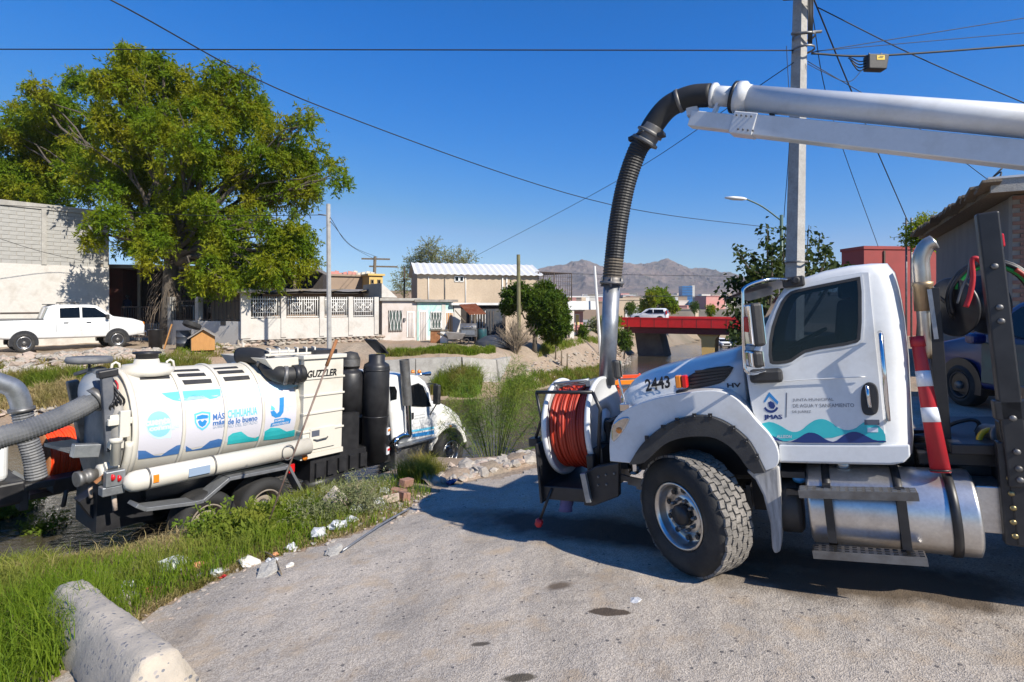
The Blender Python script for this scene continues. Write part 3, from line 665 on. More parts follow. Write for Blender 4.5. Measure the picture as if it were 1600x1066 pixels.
# printed livery on the door
Z3 = (1160, 390, 3.33)
tealp = T.poly(zm(smooth_poly([(84,916),(110,900),(150,894),(200,915),(235,938),(270,950),(310,938),(345,905),(385,882),(425,880),(460,896),(495,925),(540,940),(585,932),(620,904),(640,893),(700,908),(742,950),(746,1003),(700,1003),(640,985),(560,950),(440,985),(340,960),(230,1000),(160,985),(118,955)], 1), *Z3), YC)
MB().prism(tealp, sd(), .0128, .0142).build('teal_wave', M['teal'], door)
navp = T.poly(zm(smooth_poly([(112,952),(160,966),(210,994),(245,1000),(290,980),(335,950),(370,950),(400,962),(440,990),(480,1000),(525,965),(560,946),(600,946),(640,965),(690,992),(746,990),(747,1003),(182,1003)], 1), *Z3), YC)
MB().prism(navp, sd(), .0142, .0156).build('navy_wave', M['navy'], door)
dropp = T.poly(zm([(140,742),(188,792),(184,806),(140,764),(118,796),(112,790)], *Z3), YC); MB().prism(dropp, sd(), .0128, .0142).build('emblem_roof', M['blueprint'], door)
arc = [(150+38*math.cos(a), 815+34*math.sin(a)) for a in np.linspace(PI*.92, PI*.08, 14)]+[(150+29*math.cos(a), 812+24*math.sin(a)) for a in np.linspace(PI*.08, PI*.92, 14)]
MB().prism(T.poly(zm(arc, *Z3), YC), sd(), .0128, .0142).build('emblem_arc', M['navy'], door)
MB().prism(T.poly(zm([(134,795),(148,788),(165,798),(172,815),(164,828),(148,826),(138,816)], *Z3), YC), sd(), .0128, .0142).build('emblem_map', M['navy'], door)
def side_text(name, s, px, py, hpx, wpx, mat, bold=0, shear=0, y=YC, par=None, fn=None, proud=.0128, name2='lettering'):
    c = T.P(px, py, y); e = T.P(px+wpx/2, py, y); b = T.P(px-wpx/2, py, y); tp = T.P(px, py-hpx/2, y); bt = T.P(px, py+hpx/2, y)
    w = abs(e.x-b.x); h = abs(tp.z-bt.z); sl = (e.z-b.z)/(e.x-b.x)
    f = fn or (lambda u, v, t: Vector((c.x-u, yside(c.z+v)+t+proud, c.z+v-sl*u*0)))
    return text(name2, s, h, f, mat, par or door, w=w, bold=bold, shear=shear)
def zc(x, y): return 1160+x/3.33, 390+y/3.33
for dx_ in (-.7, 0, .7): side_text('', 'JMAS', zc(160, 873)[0]+dx_, zc(160, 873)[1], 8.6, 28, M['navy'], 0, proud=.0128+.0002*dx_)
for s_, x_, y_, w_ in (('JUNTA MUNICIPAL', 366, 783, 214), ('DE AGUA Y SANEAMIENTO', 418, 811, 318), ('DE JUÁREZ', 308, 843, 98)): side_text('', s_, *zc(x_, y_), 5.6, w_/3.33, M['greyprint'], 0)
dl = T.poly(zm([(229,745),(233,745),(230,872),(226,872)], *Z3), YC); MB().prism(dl, sd(), .0128, .0142).build('divider_line', M['greyprint'], door)
side_text('', 'ALLISON', *zc(218, 970), 5, 24, M['printwhite'], .02, .2, proud=.016)
for (x0, y0, x1, y1, mt) in ((634,884,712,910,'greyprint'), (650,925,705,948,'reflect')):
    q = T.poly(zm([(x0,y0),(x1,y0),(x1,y1),(x0,y1)], *Z3), YC); MB().prism(q, sd(), .014, .0165).build('small_decal', M[mt], door)
# hood: lofted sections from the cowl to the nose
def hood_sec(x, zt_, w, zc_, zs, n=9):
    half = [(0, zt_), (w*.35, zt_-.004), (w*.66, zt_-.03), (w*.86, zt_-.085), (w*.965, zc_+.02), (w, zc_-.02), (w*1.03, (zc_+zs)/2), (w*1.03, zs)]
    return [Vector((x, y, z)) for y, z in half]+[Vector((x, -y, z)) for y, z in half[:0:-1]]
cw = T.P(1160, 566, .83); ns = T.P(972, 612, .80)
secs = []
for k, (f_, dz, dzc, wq) in enumerate(((0, .115, 0, .845), (.12, .118, .0, .84), (.35, .122, .0, .835), (.6, .128, .0, .825), (.8, .13, .0, .815), (.92, .115, -.01, .80), (.975, .075, -.03, .77), (1.005, .01, -.08, .73), (1.025, -.10, -.18, .68))):
    x = cw.x+(ns.x+.02-cw.x)*f_; zc_ = cw.z+(ns.z-cw.z)*f_; secs.append(hood_sec(x, zc_+dz, wq, zc_+dzc, 1.40))
hood = MB().loft(secs).build('hood', M['white'], t1)
def hood_y(x):
    f_ = max(0, min(1, (x-cw.x)/(ns.x-cw.x))); return .845-.035*f_
side_fn = lambda a, b, w: Vector((a, hood_y(a)*1.03-.0+w+.012*0-max(0, (b-1.62))*.02, b))
HB = .80
def hood_poly(pts): return [(q.x, q.z) for q in (T.P(a, b, .83) for a, b in pts)]
vent = hood_poly(zm([(975,915),(1000,865),(1060,830),(1150,805),(1298,790),(1270,845),(1230,890),(1190,908),(1060,935),(985,935)], 820, 370, 3.9475))
vb = MB().prism(smooth_poly(vent, 1), side_fn, -.02, .008).build('hood_vent', M['blackplastic'], hood, bevel=.004)
m = MB()
for k in range(5):
    a = T.P(820+(1000+k*14)/3.9475, 370+(925-k*24)/3.9475, .83); b = T.P(820+(1235+k*10)/3.9475, 370+(880-k*18)/3.9475, .83)
    m.beam((a.x, hood_y(a.x)*1.03+.012, a.z), (b.x, hood_y(b.x)*1.03+.012, b.z), .014, .02)
m.build('vent_slat', M['black'], vb, kind='stuff')
def htext(s, px, py, hpx, wpx, mat, bold, proud=.006, slope=1):
    c = T.P(px, py, .83); e = T.P(px+wpx/2, py-wpx*.085*slope, .83); b = T.P(px-wpx/2, py+wpx*.085*slope, .83); tp = T.P(px, py-hpx/2, .83); bt = T.P(px, py+hpx/2, .83)
    sl = (e.z-b.z)/(e.x-b.x)
    return text('lettering', s, abs(tp.z-bt.z), lambda u, v, t: Vector((c.x-u, hood_y(c.x-u)*1.03+proud-max(0, (c.z+v-1.62))*.02, c.z+v-sl*u)), mat, hood, w=abs(e.x-b.x), bold=bold)
htext('2443', 1028, 599, 19.5, 39, M['ink'], .03); htext('HV', 1148, 601, 7, 22, M['ink'], .03, .01, .2)
# fender with its black flare and bolts
fpx = [(953,721),(951.5,695),(955,666),(965,648),(989,634),(1023,623),(1056,617),(1090,611),(1124,610),(1148,620),(1168,640),(1182,658),(1204,680),(1217,703),(1217.5,729),(1196,736)]
flo = [(1196,736),(1175,692),(1158,675),(1134,658),(1107,648.5),(1080,648.5),(1050,658),(1023,675),(1002,695),(985,724)]
fli = [(995,724),(1009,722),(1023,708),(1043,690),(1070,681.6),(1097,680),(1117,682),(1137,692),(1154,708),(1168,729),(1179,738)]
YF = 1.10
fpx = smooth_poly(fpx, 2, False); flo = smooth_poly(flo, 2, False); fli = smooth_poly(fli, 2, False)
fp = T.poly(fpx+flo[1:], YF)
MB().prism(fp, lambda a, b, w: Vector((a, w, b)), .62, YF).build('fender', M['white'], t1, bevel=.045, seg=4)
MB().prism(fp, lambda a, b, w: Vector((a, -w, b)), .62, YF).build('fender', M['white'], t1, bevel=.045, seg=4)
fl = T.poly(flo[::-1]+fli[::-1], YF)
MB().prism(fl, lambda a, b, w: Vector((a, -w, b)), YF-.10, YF+.055).build('fender_flare', M['blackplastic'], t1, bevel=.022, seg=3)
flare = MB().prism(fl, lambda a, b, w: Vector((a, w, b)), YF-.10, YF+.055).build('fender_flare', M['blackplastic'], t1, bevel=.022, seg=3)
MB().prism(inset(fl, .004), lambda a, b, w: Vector((a, w, b)), .56, YF-.11).build('arch_liner', M['black'], t1)
m = MB()
for a, b in zm([(565,370),(640,320),(705,288),(785,268),(858,268),(965,325),(1025,385),(1073,455)], 820, 560, 2.96):
    q = T.P(a, b, YF+.05); m.obox((q.x, YF+.052, q.z), (.035, .02, .05)).lathe([(.011, 0), (.011, .01)], (q.x, YF+.06, q.z), (0, 1, 0), 8)
m.build('flare_bolt', M['black'], flare, kind='stuff')
mp_ = T.poly([(1165,737),(1190,733),(1217,730),(1221,795),(1221,850),(1219,864),(1210,868),(1206,858),(1203,820),(1192,776),(1180,752)], YF)
MB().prism(mp_, lambda a, b, w: Vector((a, w, b)), YF-.22, YF-.015).build('mud_flap', pm('scuffed_flap', (.42, .41, .40), (.24, .235, .23), 3, .8, stretch=(9, 1, 1), lo=.4, hi=.62), t1, bevel=.02)
MB().box(-.75, .68, .3, .56, 1.05, 1.42).build('inner_fender', M['black'], t1)
# lamps on the nose
MB().prism(smooth_poly(T.poly([(955,664),(970,652),(986,650.5),(980,665),(968,682),(956,694)], YF), 1), lambda a, b, w: Vector((a, w, b)), YF-.12, YF+.012).build('headlight', M['clearlens'], t1, bevel=.015)
q = T.P(968, 672, YF); MB().lathe([(.03, 0), (.03, .012), (.0, .014)], (q.x, YF+.01, q.z), (0, 1, 0), 12).build('turn_signal', M['amber'], t1)
q = T.P(1066, 612, .93); ml = MB().obox((q.x, .93, q.z), (.10, .1, .035)).lathe([(.05, -.055), (.03, -.015)], (q.x, .93, q.z), (0, 0, 1), 10).build('marker_lamp', M['black'], t1, bevel=.01)
MB().obox((q.x+.015, .96, q.z+.10), (.055, .075, .12)).build('lamp_lens', M['amber'], ml, bevel=.012); MB().obox((q.x-.042, .96, q.z+.10), (.05, .078, .12)).build('lamp_lens', M['redlens'], ml, bevel=.012)
q0 = T.P(963, 577, .9); q1 = T.P(978, 636, .9); MB().tube([q0, q0.lerp(q1, .6), q1], .012, 8).obox(q1, (.1, .09, .07)).build('hood_mirror_arm', M['chrome'], t1, bevel=.004)
hm = MB().obox(q0, (.07, .15, .19), Matrix.Rotation(.5, 3, 'Z')).build('hood_mirror', M['blackplastic'], t1, bevel=.025); MB().obox(q0+Vector((-.04, -.015, 0)), (.006, .13, .17), Matrix.Rotation(.5, 3, 'Z')).build('mirror_glass', M['mirror'], hm)
MB().box(ns.x-.02, ns.x+.10, -.62, .62, .75, 1.62).build('grille', M['chrome'], t1, bevel=.05)
# wheels, axle, springs, frame
wm = dict(tyre=M['rubber'], rim=M['alu'], hub=M['black'], nut=M['steel'])
st = math.radians(-33)
truck_wheel('wheel', t1, Vector((0, .97, .55)), .535, .385, .292, wm, st, dish=.09)
truck_wheel('wheel', t1, Vector((0, -.97, .55)), .535, .385, .292, wm, st, side=-1, tread=False)
m = MB()
for s_ in (-1, 1): m.box(-6.2, 1.15, s_*.43-.045, s_*.43+.045, .78, 1.06)
m.box(-.1, .1, -.85, .85, .45, .6); m.box(-1.5, -1.3, -.45, .45, .8, 1.0); m.box(.95, 1.1, -.7, .7, .72, 1.05); m.box(-.5, .9, -.5, .5, 1.0, 1.25)
m.box(-1.6, .5, -.55, .55, 1.05, 1.2); m.box(-.9, -.5, .45, .62, .5, 1.1)
m.build('chassis_frame', M['black'], t1)
m = MB()
for s_ in (-.48, .48):
    for k in range(6):
        L_ = .95-.09*k; m.tube([(x_, s_, .62-.028*k+.11*(x_/.95)**2) for x_ in np.linspace(-L_, L_, 9)], .022, 4, sm=False)
    for x_ in (-.45, .2, .55): m.box(x_-.02, x_+.02, s_-.06, s_+.06, .46, .7)
m.build('leaf_spring', M['steel'], t1, bevel=0)
bpx = [(911,740),(922,734),(932,728),(968,722),(968,775),(928,790),(914,789)]
bp_ = [T.P(a, b, .86) for a, b in bpx]
MB().prism([(q.x, q.z) for q in bp_], lambda a, b, w: Vector((a, w, b)), .80, .89).box(1.02, 1.10, -.8, .8, .72, 1.0).build('bumper', M['black'], t1, bevel=.012)
q = T.P(916, 762, .95); MB().obox(q, (.06, .05, .30), Matrix.Rotation(.12, 3, 'Y')).build('bumper_lit_tip', M['galv'], t1, bevel=.006)  # pale piece that paints the sunlit tip of the bumper plate
m = MB()
for a, b in ((935,745),(947,742),(935,758),(948,757),(960,740)): q = T.P(a, b, .89); bolt_head(m, (q.x, .89, q.z), (0, 1, 0), .012)
m.build('bumper_bolt', M['steel'], t1, kind='stuff')
# hose reel on the nose, its axle along the truck
rc = T.P(946, 665, .22); RR = .56; x1_ = rc.x; Lr = .52
reel = MB().tube([(x1_-.06, .22, rc.z), (x1_+Lr+.06, .22, rc.z)], .09, 14).build('hose_reel', M['black'], t1)
for xx, nm in ((x1_, 'reel_flange'), (x1_+Lr, 'reel_flange')):
    MB().lathe([(.2, -.012), (.30, -.02), (RR-.03, -.02), (RR-.02, -.03), (RR, -.028), (RR+.008, 0), (RR, .028), (RR-.02, .03), (RR-.03, .02), (.30, .02), (.2, .012)], (xx, .22, rc.z), (1, 0, 0), 48, close=True).lathe([(.21, -.01), (.21, .01)], (xx, .22, rc.z), (1, 0, 0), 24).build(nm, M['white'], reel)
m = MB()
for layer, rr in ((0, .45), (1, .42)):
    n_ = 13
    for i in range(n_):
        x = x1_+.055+(Lr-.11)*i/(n_-1)+(.018 if layer else 0); r_ = rr+.012*math.sin(i*1.7)
        m.lathe([(r_+.021*math.cos(a), .021*math.sin(a)) for a in np.linspace(0, 2*PI, 7)[:-1]], (x, .22+.006*math.sin(i*2.3), rc.z+.006*math.cos(i*3.1)), (1, 0, 0), 40, close=True)
m.lathe([(.41, .03), (.41, Lr-.03)], (x1_, .22, rc.z), (1, 0, 0), 32); m.build('red_hose', M['redhose'], reel)
# reel cradle, guide and guard bars
zt_ = rc.z
m = MB(); m.box(x1_-.04, x1_+Lr+.12, -.42, .74, zt_-RR-.17, zt_-RR-.02); m.box(x1_+Lr+.09, x1_+Lr+.12, -.4, .8, zt_-RR-.2, zt_-.1)
m.box(x1_-.12, x1_-.06, .02, .40, zt_-RR-.05, zt_+.08); m.build('reel_cradle', M['black'], t1, bevel=.01)
gl = [T.P(a, b, .7) for a, b in ((836,690),(846,655),(838,613),(926,613),(938,640),(934,740))]
MB().tube([gl[0], gl[1], gl[2]], .018, 8).tube([gl[2], gl[3]], .02, 8).tube([gl[3], gl[4], gl[5]], .022, 8).obox(gl[0], (.10, .12, .09)).build('reel_guard', M['black'], t1)
m = MB(); a, b = T.P(872, 606, .35), T.P(926, 600, .35)
for k in range(3): m.tube([a+Vector((0, .10*k-.1, .03*k)), b+Vector((0, .10*k-.1, .03*k))], .016, 8)
m.tube([a, b+Vector((0, .1, .07))], .012, 6); m.obox(b+Vector((0,0,.02)), (.05, .28, .06)); m.obox(a, (.05, .26, .05)); m.build('hose_guide', M['galv'], t1)
q0 = T.P(862, 764, .75); q1 = T.P(842, 817, .75); MB().tube([q0, q1], .016, 8).build('lever', M['black'], t1); MB().lathe([(.02, -.05), (.042, -.03), (.046, .02), (.03, .05)], q1, (q0-q1), 12).build('lever_knob', M['conered'], t1)
# mast: steel pipe, ribbed hose, elbow, boom
p0 = T.P(948, 600, .02); p1 = T.P(956, 442, .02)
pipe = MB().tube([p0, p1], .098, 24).build('mast_pipe', M['galv'], t1)
d_ = (p1-p0).normalized(); MB().lathe([(.11, -.02), (.145, -.015), (.145, .012), (.118, .02), (.118, .06), (.112, .065)], p1, d_, 24).build('pipe_flange', M['steel'], pipe)
m = MB()
for k in range(6): a = k*PI/3; u_ = d_.orthogonal().normalized(); v_ = d_.cross(u_); m.tube([p1+(u_*math.cos(a)+v_*math.sin(a))*.132-d_*.05, p1+(u_*math.cos(a)+v_*math.sin(a))*.132+d_*.06], .012, 6)
m.obox(p1-Vector((0, .17, 0)), (.05, .09, .03)); m.build('flange_bolt', M['steel'], pipe)
hs = bez([p1+d_*.05]+[T.P(a, b, .02) for a, b in ((959,410),(966,350),(978,288),(996,236),(1011,216))], 40)
nb = len(hs)
corrugated(hs[:10], .112, .033, .005, 18).build('suction_hose', M['hosebrown'], t1); corrugated(hs[9:], .112, .033, .004, 18).build('suction_hose', M['hose'], t1)
eh = bez([T.P(a, b, .02) for a, b in ((1011,216),(1022,194),(1045,167),(1078,152),(1110,149))], 24)
MB().tube(eh, .125, 22).build('elbow_hose', M['hose'], t1)
cp = T.P(1013, 212, .02); dd = (T.P(1026, 190, .02)-cp).normalized()
cpl = MB().lathe([(.12, -.1), (.16, -.09), (.16, -.06), (.13, -.05), (.13, .01), (.155, .015), (.155, .04), (.13, .05), (.13, .12)], cp, dd, 24).build('hose_coupling', M['steel'], t1, bevel=.004)
MB().obox(cp+Vector((-.16, .05, -.05)), (.08, .1, .05)).build('coupling_latch', M['black'], cpl, bevel=.01); MB().obox(cp+Vector((.17, .03, .0)), (.10, .08, .05)).tube([cp+Vector((.2, .02, .03)), cp+Vector((.0, .2, .0))], .015, 6).build('coupling_latch', M['black'], cpl, bevel=.01)
MB().lathe([(.133, -.02), (.133, .02)], eh[15], (eh[16]-eh[14]), 20).build('hose_clamp', M['steel'], t1)
b0 = T.P(1110, 149, 0); b1 = T.P(1600, 190, .32); bd = (b1-b0).normalized(); b2 = b0+bd*3.6
L0 = (T.P(1153, 153, 0)-b0).length
boom = MB().tube([b0, b0+bd*L0], .105, 24).build('boom_tube', M['white'], t1)
MB().tube([b0+bd*L0, b2], .132, 28).build('boom_sleeve', M['white'], boom)
MB().lathe([(.10, -.03), (.132, -.03), (.132, .0), (.118, .015), (.108, .015)], b0+bd*.05, bd, 26).build('boom_flange', M['white'], boom)
MB().lathe([(.12, -.005), (.165, -.005), (.165, .03), (.12, .03)], b0+bd*(L0-.03), bd, 28).build('seal_ring', M['black'], boom)
MB().lathe([(.12, 0), (.166, .002), (.168, .07), (.145, .09), (.136, .13)], b0+bd*(L0+.002), bd, 28).build('boom_collar', M['white'], boom)
e0 = T.P(1081, 187, 0); e1 = T.P(1600, 243, .32); ed = (e1-e0).normalized(); e2 = e0+ed*3.7; Lc = (T.P(1152, 195, 0)-e0).length
MB().beam(e0, e0+ed*(Lc+.1), .16, .165).build('boom_beam', M['white'], boom, bevel=.008)
MB().beam(e0+ed*Lc, e2, .19, .205).build('boom_beam_sleeve', M['white'], boom, bevel=.008)
bplt = MB().beam(e0+ed*(Lc-.02), e0+ed*(Lc+.22), .215, .225).build('beam_joint_plate', M['white'], boom, bevel=.01)
m = MB(); zr = Vector((0, .11, 0))
for k in range(2):
    for j in range(4): bolt_head(m, e0+ed*(Lc+.03+.05*j)+zr+Vector((0, 0, .07-.15*k)), (0, 1, 0), .01)
m.build('joint_bolt', M['steel'], bplt, kind='stuff')
mid = (b0+bd*.06).lerp(e0, .5); MB().beam(b0+bd*.12, e0+ed*.22, .10, .03, (1, 0, 0)).obox(e0+Vector((-.02, 0, .12)), (.12, .10, .16)).build('boom_bracket', M['white'], boom)
q = T.P(1206, 176, .06); MB().obox(q, (.05, .06, .13)).tube([q, q-Vector((0, 0, .1))], .02, 8).build('boom_stay', M['black'], boom)
# fuel tank, straps, steps, urea tank
tf, tr = T.P(1268, 800, 1.02).x, T.P(1528, 815, 1.02).x; TZ = .665; TR = .325; TY = .80
tank = MB().lathe([(.0, -.02), (TR-.03, -.02), (TR-.004, -.008), (TR, .01), (TR, tf-tr-.01), (TR-.004, tf-tr+.008), (TR-.03, tf-tr+.02), (0, tf-tr+.02)], (tr, TY, TZ), (1, 0, 0), 48).build('fuel_tank', M['tankalu'], t1)
for px_ in (1296, 1408, 1491):
    x_ = T.P(px_, 800, 1.05).x; MB().lathe([(TR+.002, -.03), (TR+.012, -.03), (TR+.012, .03), (TR+.002, .03)], (x_, TY, TZ), (1, 0, 0), 48, close=True).build('tank_strap', M['black'], tank)
q = T.P(1320, 747, .8); MB().lathe([(.06, 0), (.06, .05), (.045, .06)], (q.x, .83, TZ+TR-.01), (0, 0, 1), 18).build('filler_cap', M['alu'], tank)
def step(p, q, d, h, mt):
    s_ = MB().beam(p, q, d, h*.35).build('step', mt, t1, bevel=.008); m = MB(); n_ = 14
    for i in range(n_):
        for j in range(3): c_ = p.lerp(q, (i+.5)/n_); m.obox(c_+Vector((0, -d*.3+d*.3*j, h*.17)), (.032, .014, .008))
    m.build('tread_lug', M['black'] if mt is M['alu'] else M['galv'], s_, kind='stuff'); MB().beam(p+Vector((0, d/2, -.02)), q+Vector((0, d/2, -.02)), .012, h*1.2).build('step_edge', M['black'] if mt is M['black'] else M['steel'], s_)
step(T.P(1248, 764, 1.16), T.P(1433, 768, 1.16), .15, .05, M['steel']); step(T.P(1270, 857, 1.16), T.P(1447, 868, 1.16), .15, .05, M['alu'])
for px_ in (1296, 1410):
    x_ = T.P(px_, 800, 1.1).x; MB().box(x_-.03, x_+.03, 1.10, 1.16, .46, .92).build('step_hanger', M['black'], t1)
d0 = T.P(1252, 800, .95); MB().lathe([(.0, -.1), (.2, -.1), (.235, -.07), (.235, .07), (.2, .1), (0, .1)], (tf+.17, .80, TZ-.03), (1, 0, 0), 32).build('urea_tank', M['blackplastic'], t1, bevel=.01)
MB().lathe([(.055, 0), (.055, .04), (.03, .06)], T.P(1249, 748, .9), (0, .5, .85), 18).build('urea_cap', M['blueprint'], t1)
MB().box(tf+.02, tf+.35, .62, 1.0, .92, .97).obox(T.P(1250, 766, .95), (.2, .2, .03)).build('tank_bracket', M['black'], t1)
m = MB(); m.tube(bez([T.P(a, b, .7) for a, b in ((1225,735),(1270,732),(1330,738),(1400,735))], 16), .02, 6); m.tube(bez([T.P(a, b, .7) for a, b in ((1380,740),(1400,728),(1412,740))], 10), .012, 6); m.build('air_line', M['black'], t1)
# behind the cab: exhaust, heat shield, post with bolts, cable reel, black bodywork
ex = bez([T.P(a, b, .62) for a, b in ((1448,560),(1445,500),(1440,430),(1439,405),(1447,386),(1460,378))], 26)
MB().tube(ex, [.055 if i < 9 else .062 for i in range(len(ex))], 18).build('exhaust_stack', pm('hot_steel', (.62, .59, .54), (.36, .27, .18), 2.2, .33, metal=.85, lo=.4, hi=.7), t1)
MB().lathe([(.068, 0), (.068, .2), (.075, .21), (.075, .24)], ex[6], ex[10]-ex[4], 18).build('exhaust_sleeve', pm('burnt_steel', (.32, .22, .12), (.42, .33, .22), 4, .5, metal=.7), t1)
q0 = T.P(1456, 450, .62); q1 = T.P(1477, 720, .62)
MB().beam(q1, q0, .09, .09, (0, 1, 0)).build('rear_post', M['black'], t1, bevel=.005); MB().beam(T.P(1452, 452, .72), T.P(1463, 530, .72), .03, .012, (0, 1, 0)).build('heat_shield', M['galv'], t1)
q0 = T.P(1541, 333, .95); q1 = T.P(1592, 760, .95); post = MB().beam(q1, q0, .13, .10, (0, 1, 0)).build('derrick_post', M['black'], t1, bevel=.012)
m = MB()
for t_ in (.20, .35, .40, .75, .87, .93, .97): c_ = q0.lerp(q1, t_); m.lathe([(.022, 0), (.022, .012), (.012, .02)], c_+Vector((0, .052, 0)), (0, 1, 0), 10)
m.build('post_bolt', M['steel'], post, kind='stuff')
MB().beam(T.P(1556, 365, .9), T.P(1562, 420, .9), .05, .06, (0, 1, 0)).obox(T.P(1562, 376, .95), (.05, .05, .1)).build('post_lamp', M['redlens'], post, bevel=.01)
cc = T.P(1512, 478, .45)
cr = MB().lathe([(.0, -.16), (.06, -.16), (.235, -.15), (.245, -.135), (.235, -.12), (.13, -.11), (.13, .11), (.235, .12), (.245, .135), (.235, .15), (.06, .16), (0, .17)], cc, (.82, .57, 0), 40).build('cable_reel', M['black'], t1)
MB().tube([cc+Vector((.14, .12, .02)), cc+Vector((.20, .12, .10)), cc+Vector((.24, .12, .19))], .014, 8).build('reel_handle', M['steel'], cr)
for k, (mt, rr, yy) in enumerate(((M['black'], .26, 0), (M['black'], .28, .03), (pm('green_hose', (.01, .28, .05), None, rough=.45), .24, .05), (M['black'], .245, -.03), (M['black'], .265, .06), (M['redhose'], .252, .075))):
    a0_, a1_ = ((-.5, 3.6), (-.4, 3.5), (-.1, 2.7), (-.4, 3.3), (-.5, 3.4), (-.3, .9))[k]; c2 = T.P(1548, 470, .55)
    MB().tube([(c2.x-math.cos(a)*rr*1.0, c2.y+yy, c2.z+math.sin(a)*rr*1.15) for a in np.linspace(a0_, a1_, 26)], .016, 8).build('coiled_hose', mt, t1)
MB().tube(bez([T.P(a, b, .75) for a, b in ((1509,480),(1516,460),(1520,435),(1519,408),(1526,404),(1536,412))], 30), .019, 10).build('red_hose', M['conered'], t1)
MB().tube(bez([T.P(a, b, .75) for a, b in ((1496,474),(1503,452),(1512,432),(1516,408))], 16), .009, 6).build('grey_hose', M['hosegrey'], t1)
fr_ = MB()
fr_.box(-3.1, -1.8, .30, .72, 1.0, 1.10); fr_.box(-3.05, -2.28, .50, .95, .60, 1.02); fr_.box(-3.0, -2.30, .86, .98, .5, 1.05); fr_.box(-3.4, -2.05, -.8, .55, 1.02, 1.12)
q = T.P(1585, 640, .95); fr_.obox(q, (.24, .1, .14)); q = T.P(1590, 700, .9); fr_.obox(q, (.2, .12, .4))
fr_.box(-3.3, -2.0, .2, .85, 1.12, 1.2); fr_.box(-3.4, -2.42, .3, .96, .35, 1.1); fr_.box(-3.4, -2.6, .2, .9, 1.1, 1.55)
fr_.build('body_frame', M['black'], t1, bevel=.01)
fq = T.poly([(1428,692),(1560,690),(1562,746),(1432,744)], .55); MB().prism(fq, lambda a, b, w: Vector((a, w, b)), .45, .56).build('frame_rail', M['black'], t1, bevel=.01)
fq = T.poly([(1556,690),(1612,690),(1620,858),(1570,850)], .95); MB().prism(fq, lambda a, b, w: Vector((a, w, b)), .88, .97).build('frame_plate', M['black'], t1, bevel=.01)
m = MB()
for a, b in ((1584,704),(1578,748),(1581,772),(1584,795),(1584,817),(1587,839)): q = T.P(a, b, .985); m.lathe([(.02, 0), (.02, .01), (.01, .016)], (q.x, .97, q.z), (0, 1, 0), 12)
m.build('frame_bolt', pm('brass', (.30, .24, .12), None, rough=.4, metal=.8), t1, kind='stuff')
q = T.P(1581, 651, .99); MB().obox(q, (.05, .006, .05)).build('info_plate', M['reflect'], t1)
q = T.P(1553, 680, .55); MB().lathe([(.0, -.1), (.07, -.1), (.085, -.08), (.085, .08), (.1, .085), (.1, .12), (.07, .12)], q, (-.4, .9, .1), 20).build('hydrant_coupling', M['steel'], t1)
q = T.P(1550, 692, .62); MB().lathe([(.09, 0), (.12, 0), (.12, .03), (.09, .03)], q, (-.4, .9, .1), 20, close=True).build('coupling_ring', M['yellow'], t1)
MB().box(tr-.28, tr-.03, .6, .9, .55, .9).build('steel_box', M['tankalu'], t1, bevel=.01)
for k in range(5):
    c_ = T.P(1510, 683+k*3, .45); MB().tube([(c_.x+.36*math.cos(a)+.02*math.sin(3*a+k), c_.y+.16*math.sin(a), c_.z+.012*math.sin(2*a+k)) for a in np.linspace(0, 2*PI, 30)[:-1]], .017, 8, closed=True).build('deck_hose', M['black'], t1)
MB().tube(bez([T.P(a, b, .35) for a, b in ((1478,668),(1495,660),(1520,656),(1530,664),(1522,680))], 20), .016, 8).build('deck_hose', M['black'], t1)
# debris body and rear axles: out of the picture on the right, they cast the truck's shade
MB().lathe([(0, -.25), (.6, -.2), (.95, 0), (.95, 3.4), (.6, 3.6), (0, 3.65)], (-6.9, 0, 2.15), (1, 0, 0), 40).build('debris_tank', M['white'], t1)
for x_ in (-4.6, -5.95):
    for s_ in (1, -1): truck_wheel('wheel', t1, Vector((x_, s_*.93, .55)), .53, .55, .29, wm, 0, side=s_, tread=False)
MB().box(-3.35, -3.0, -.7, .7, 1.1, 2.1).beam((-3.2, .3, 3.0), b2+Vector((-.1, 0, 0)), .3, .3, (0, 1, 0)).build('boom_turret', M['white'], t1)
# striped tube cone strapped behind the cab
c0 = T.P(1433, 532, .82); c1 = T.P(1470, 738, .98); ax = (c1-c0)
cone = thing('traffic_cone', 'tall red tube cone with two pale bands strapped behind the cab', 'traffic cone', T.M @ Matrix.Translation(c1)); cone.location = T.M @ c1
def cring(t, g=0): return c0-c1+ax*t, .042+.024*t+g
for nm, ts, mt, g in (('cone_body', [0, .05, 1.0], M['conered'], 0), ('reflective_band', [.24, .36], M['reflect'], .002), ('reflective_band', [.52, .63], M['reflect'], .002), ('cone_cap', [-.03, .05], M['conered'], .008)):
    MB().tube([cring(t)[0] for t in ts], [cring(t, g)[1] for t in ts], 20).build(nm, mt, cone)
MB().lathe([(.072, -.006), (.072, .006)], cring(.985)[0]+Vector((0, .0, 0)), ax, 20).build('strap', M['black'], cone)
M['lightblue'] = pm('light_blue_print', (.24, .52, .76), None, rough=.35)
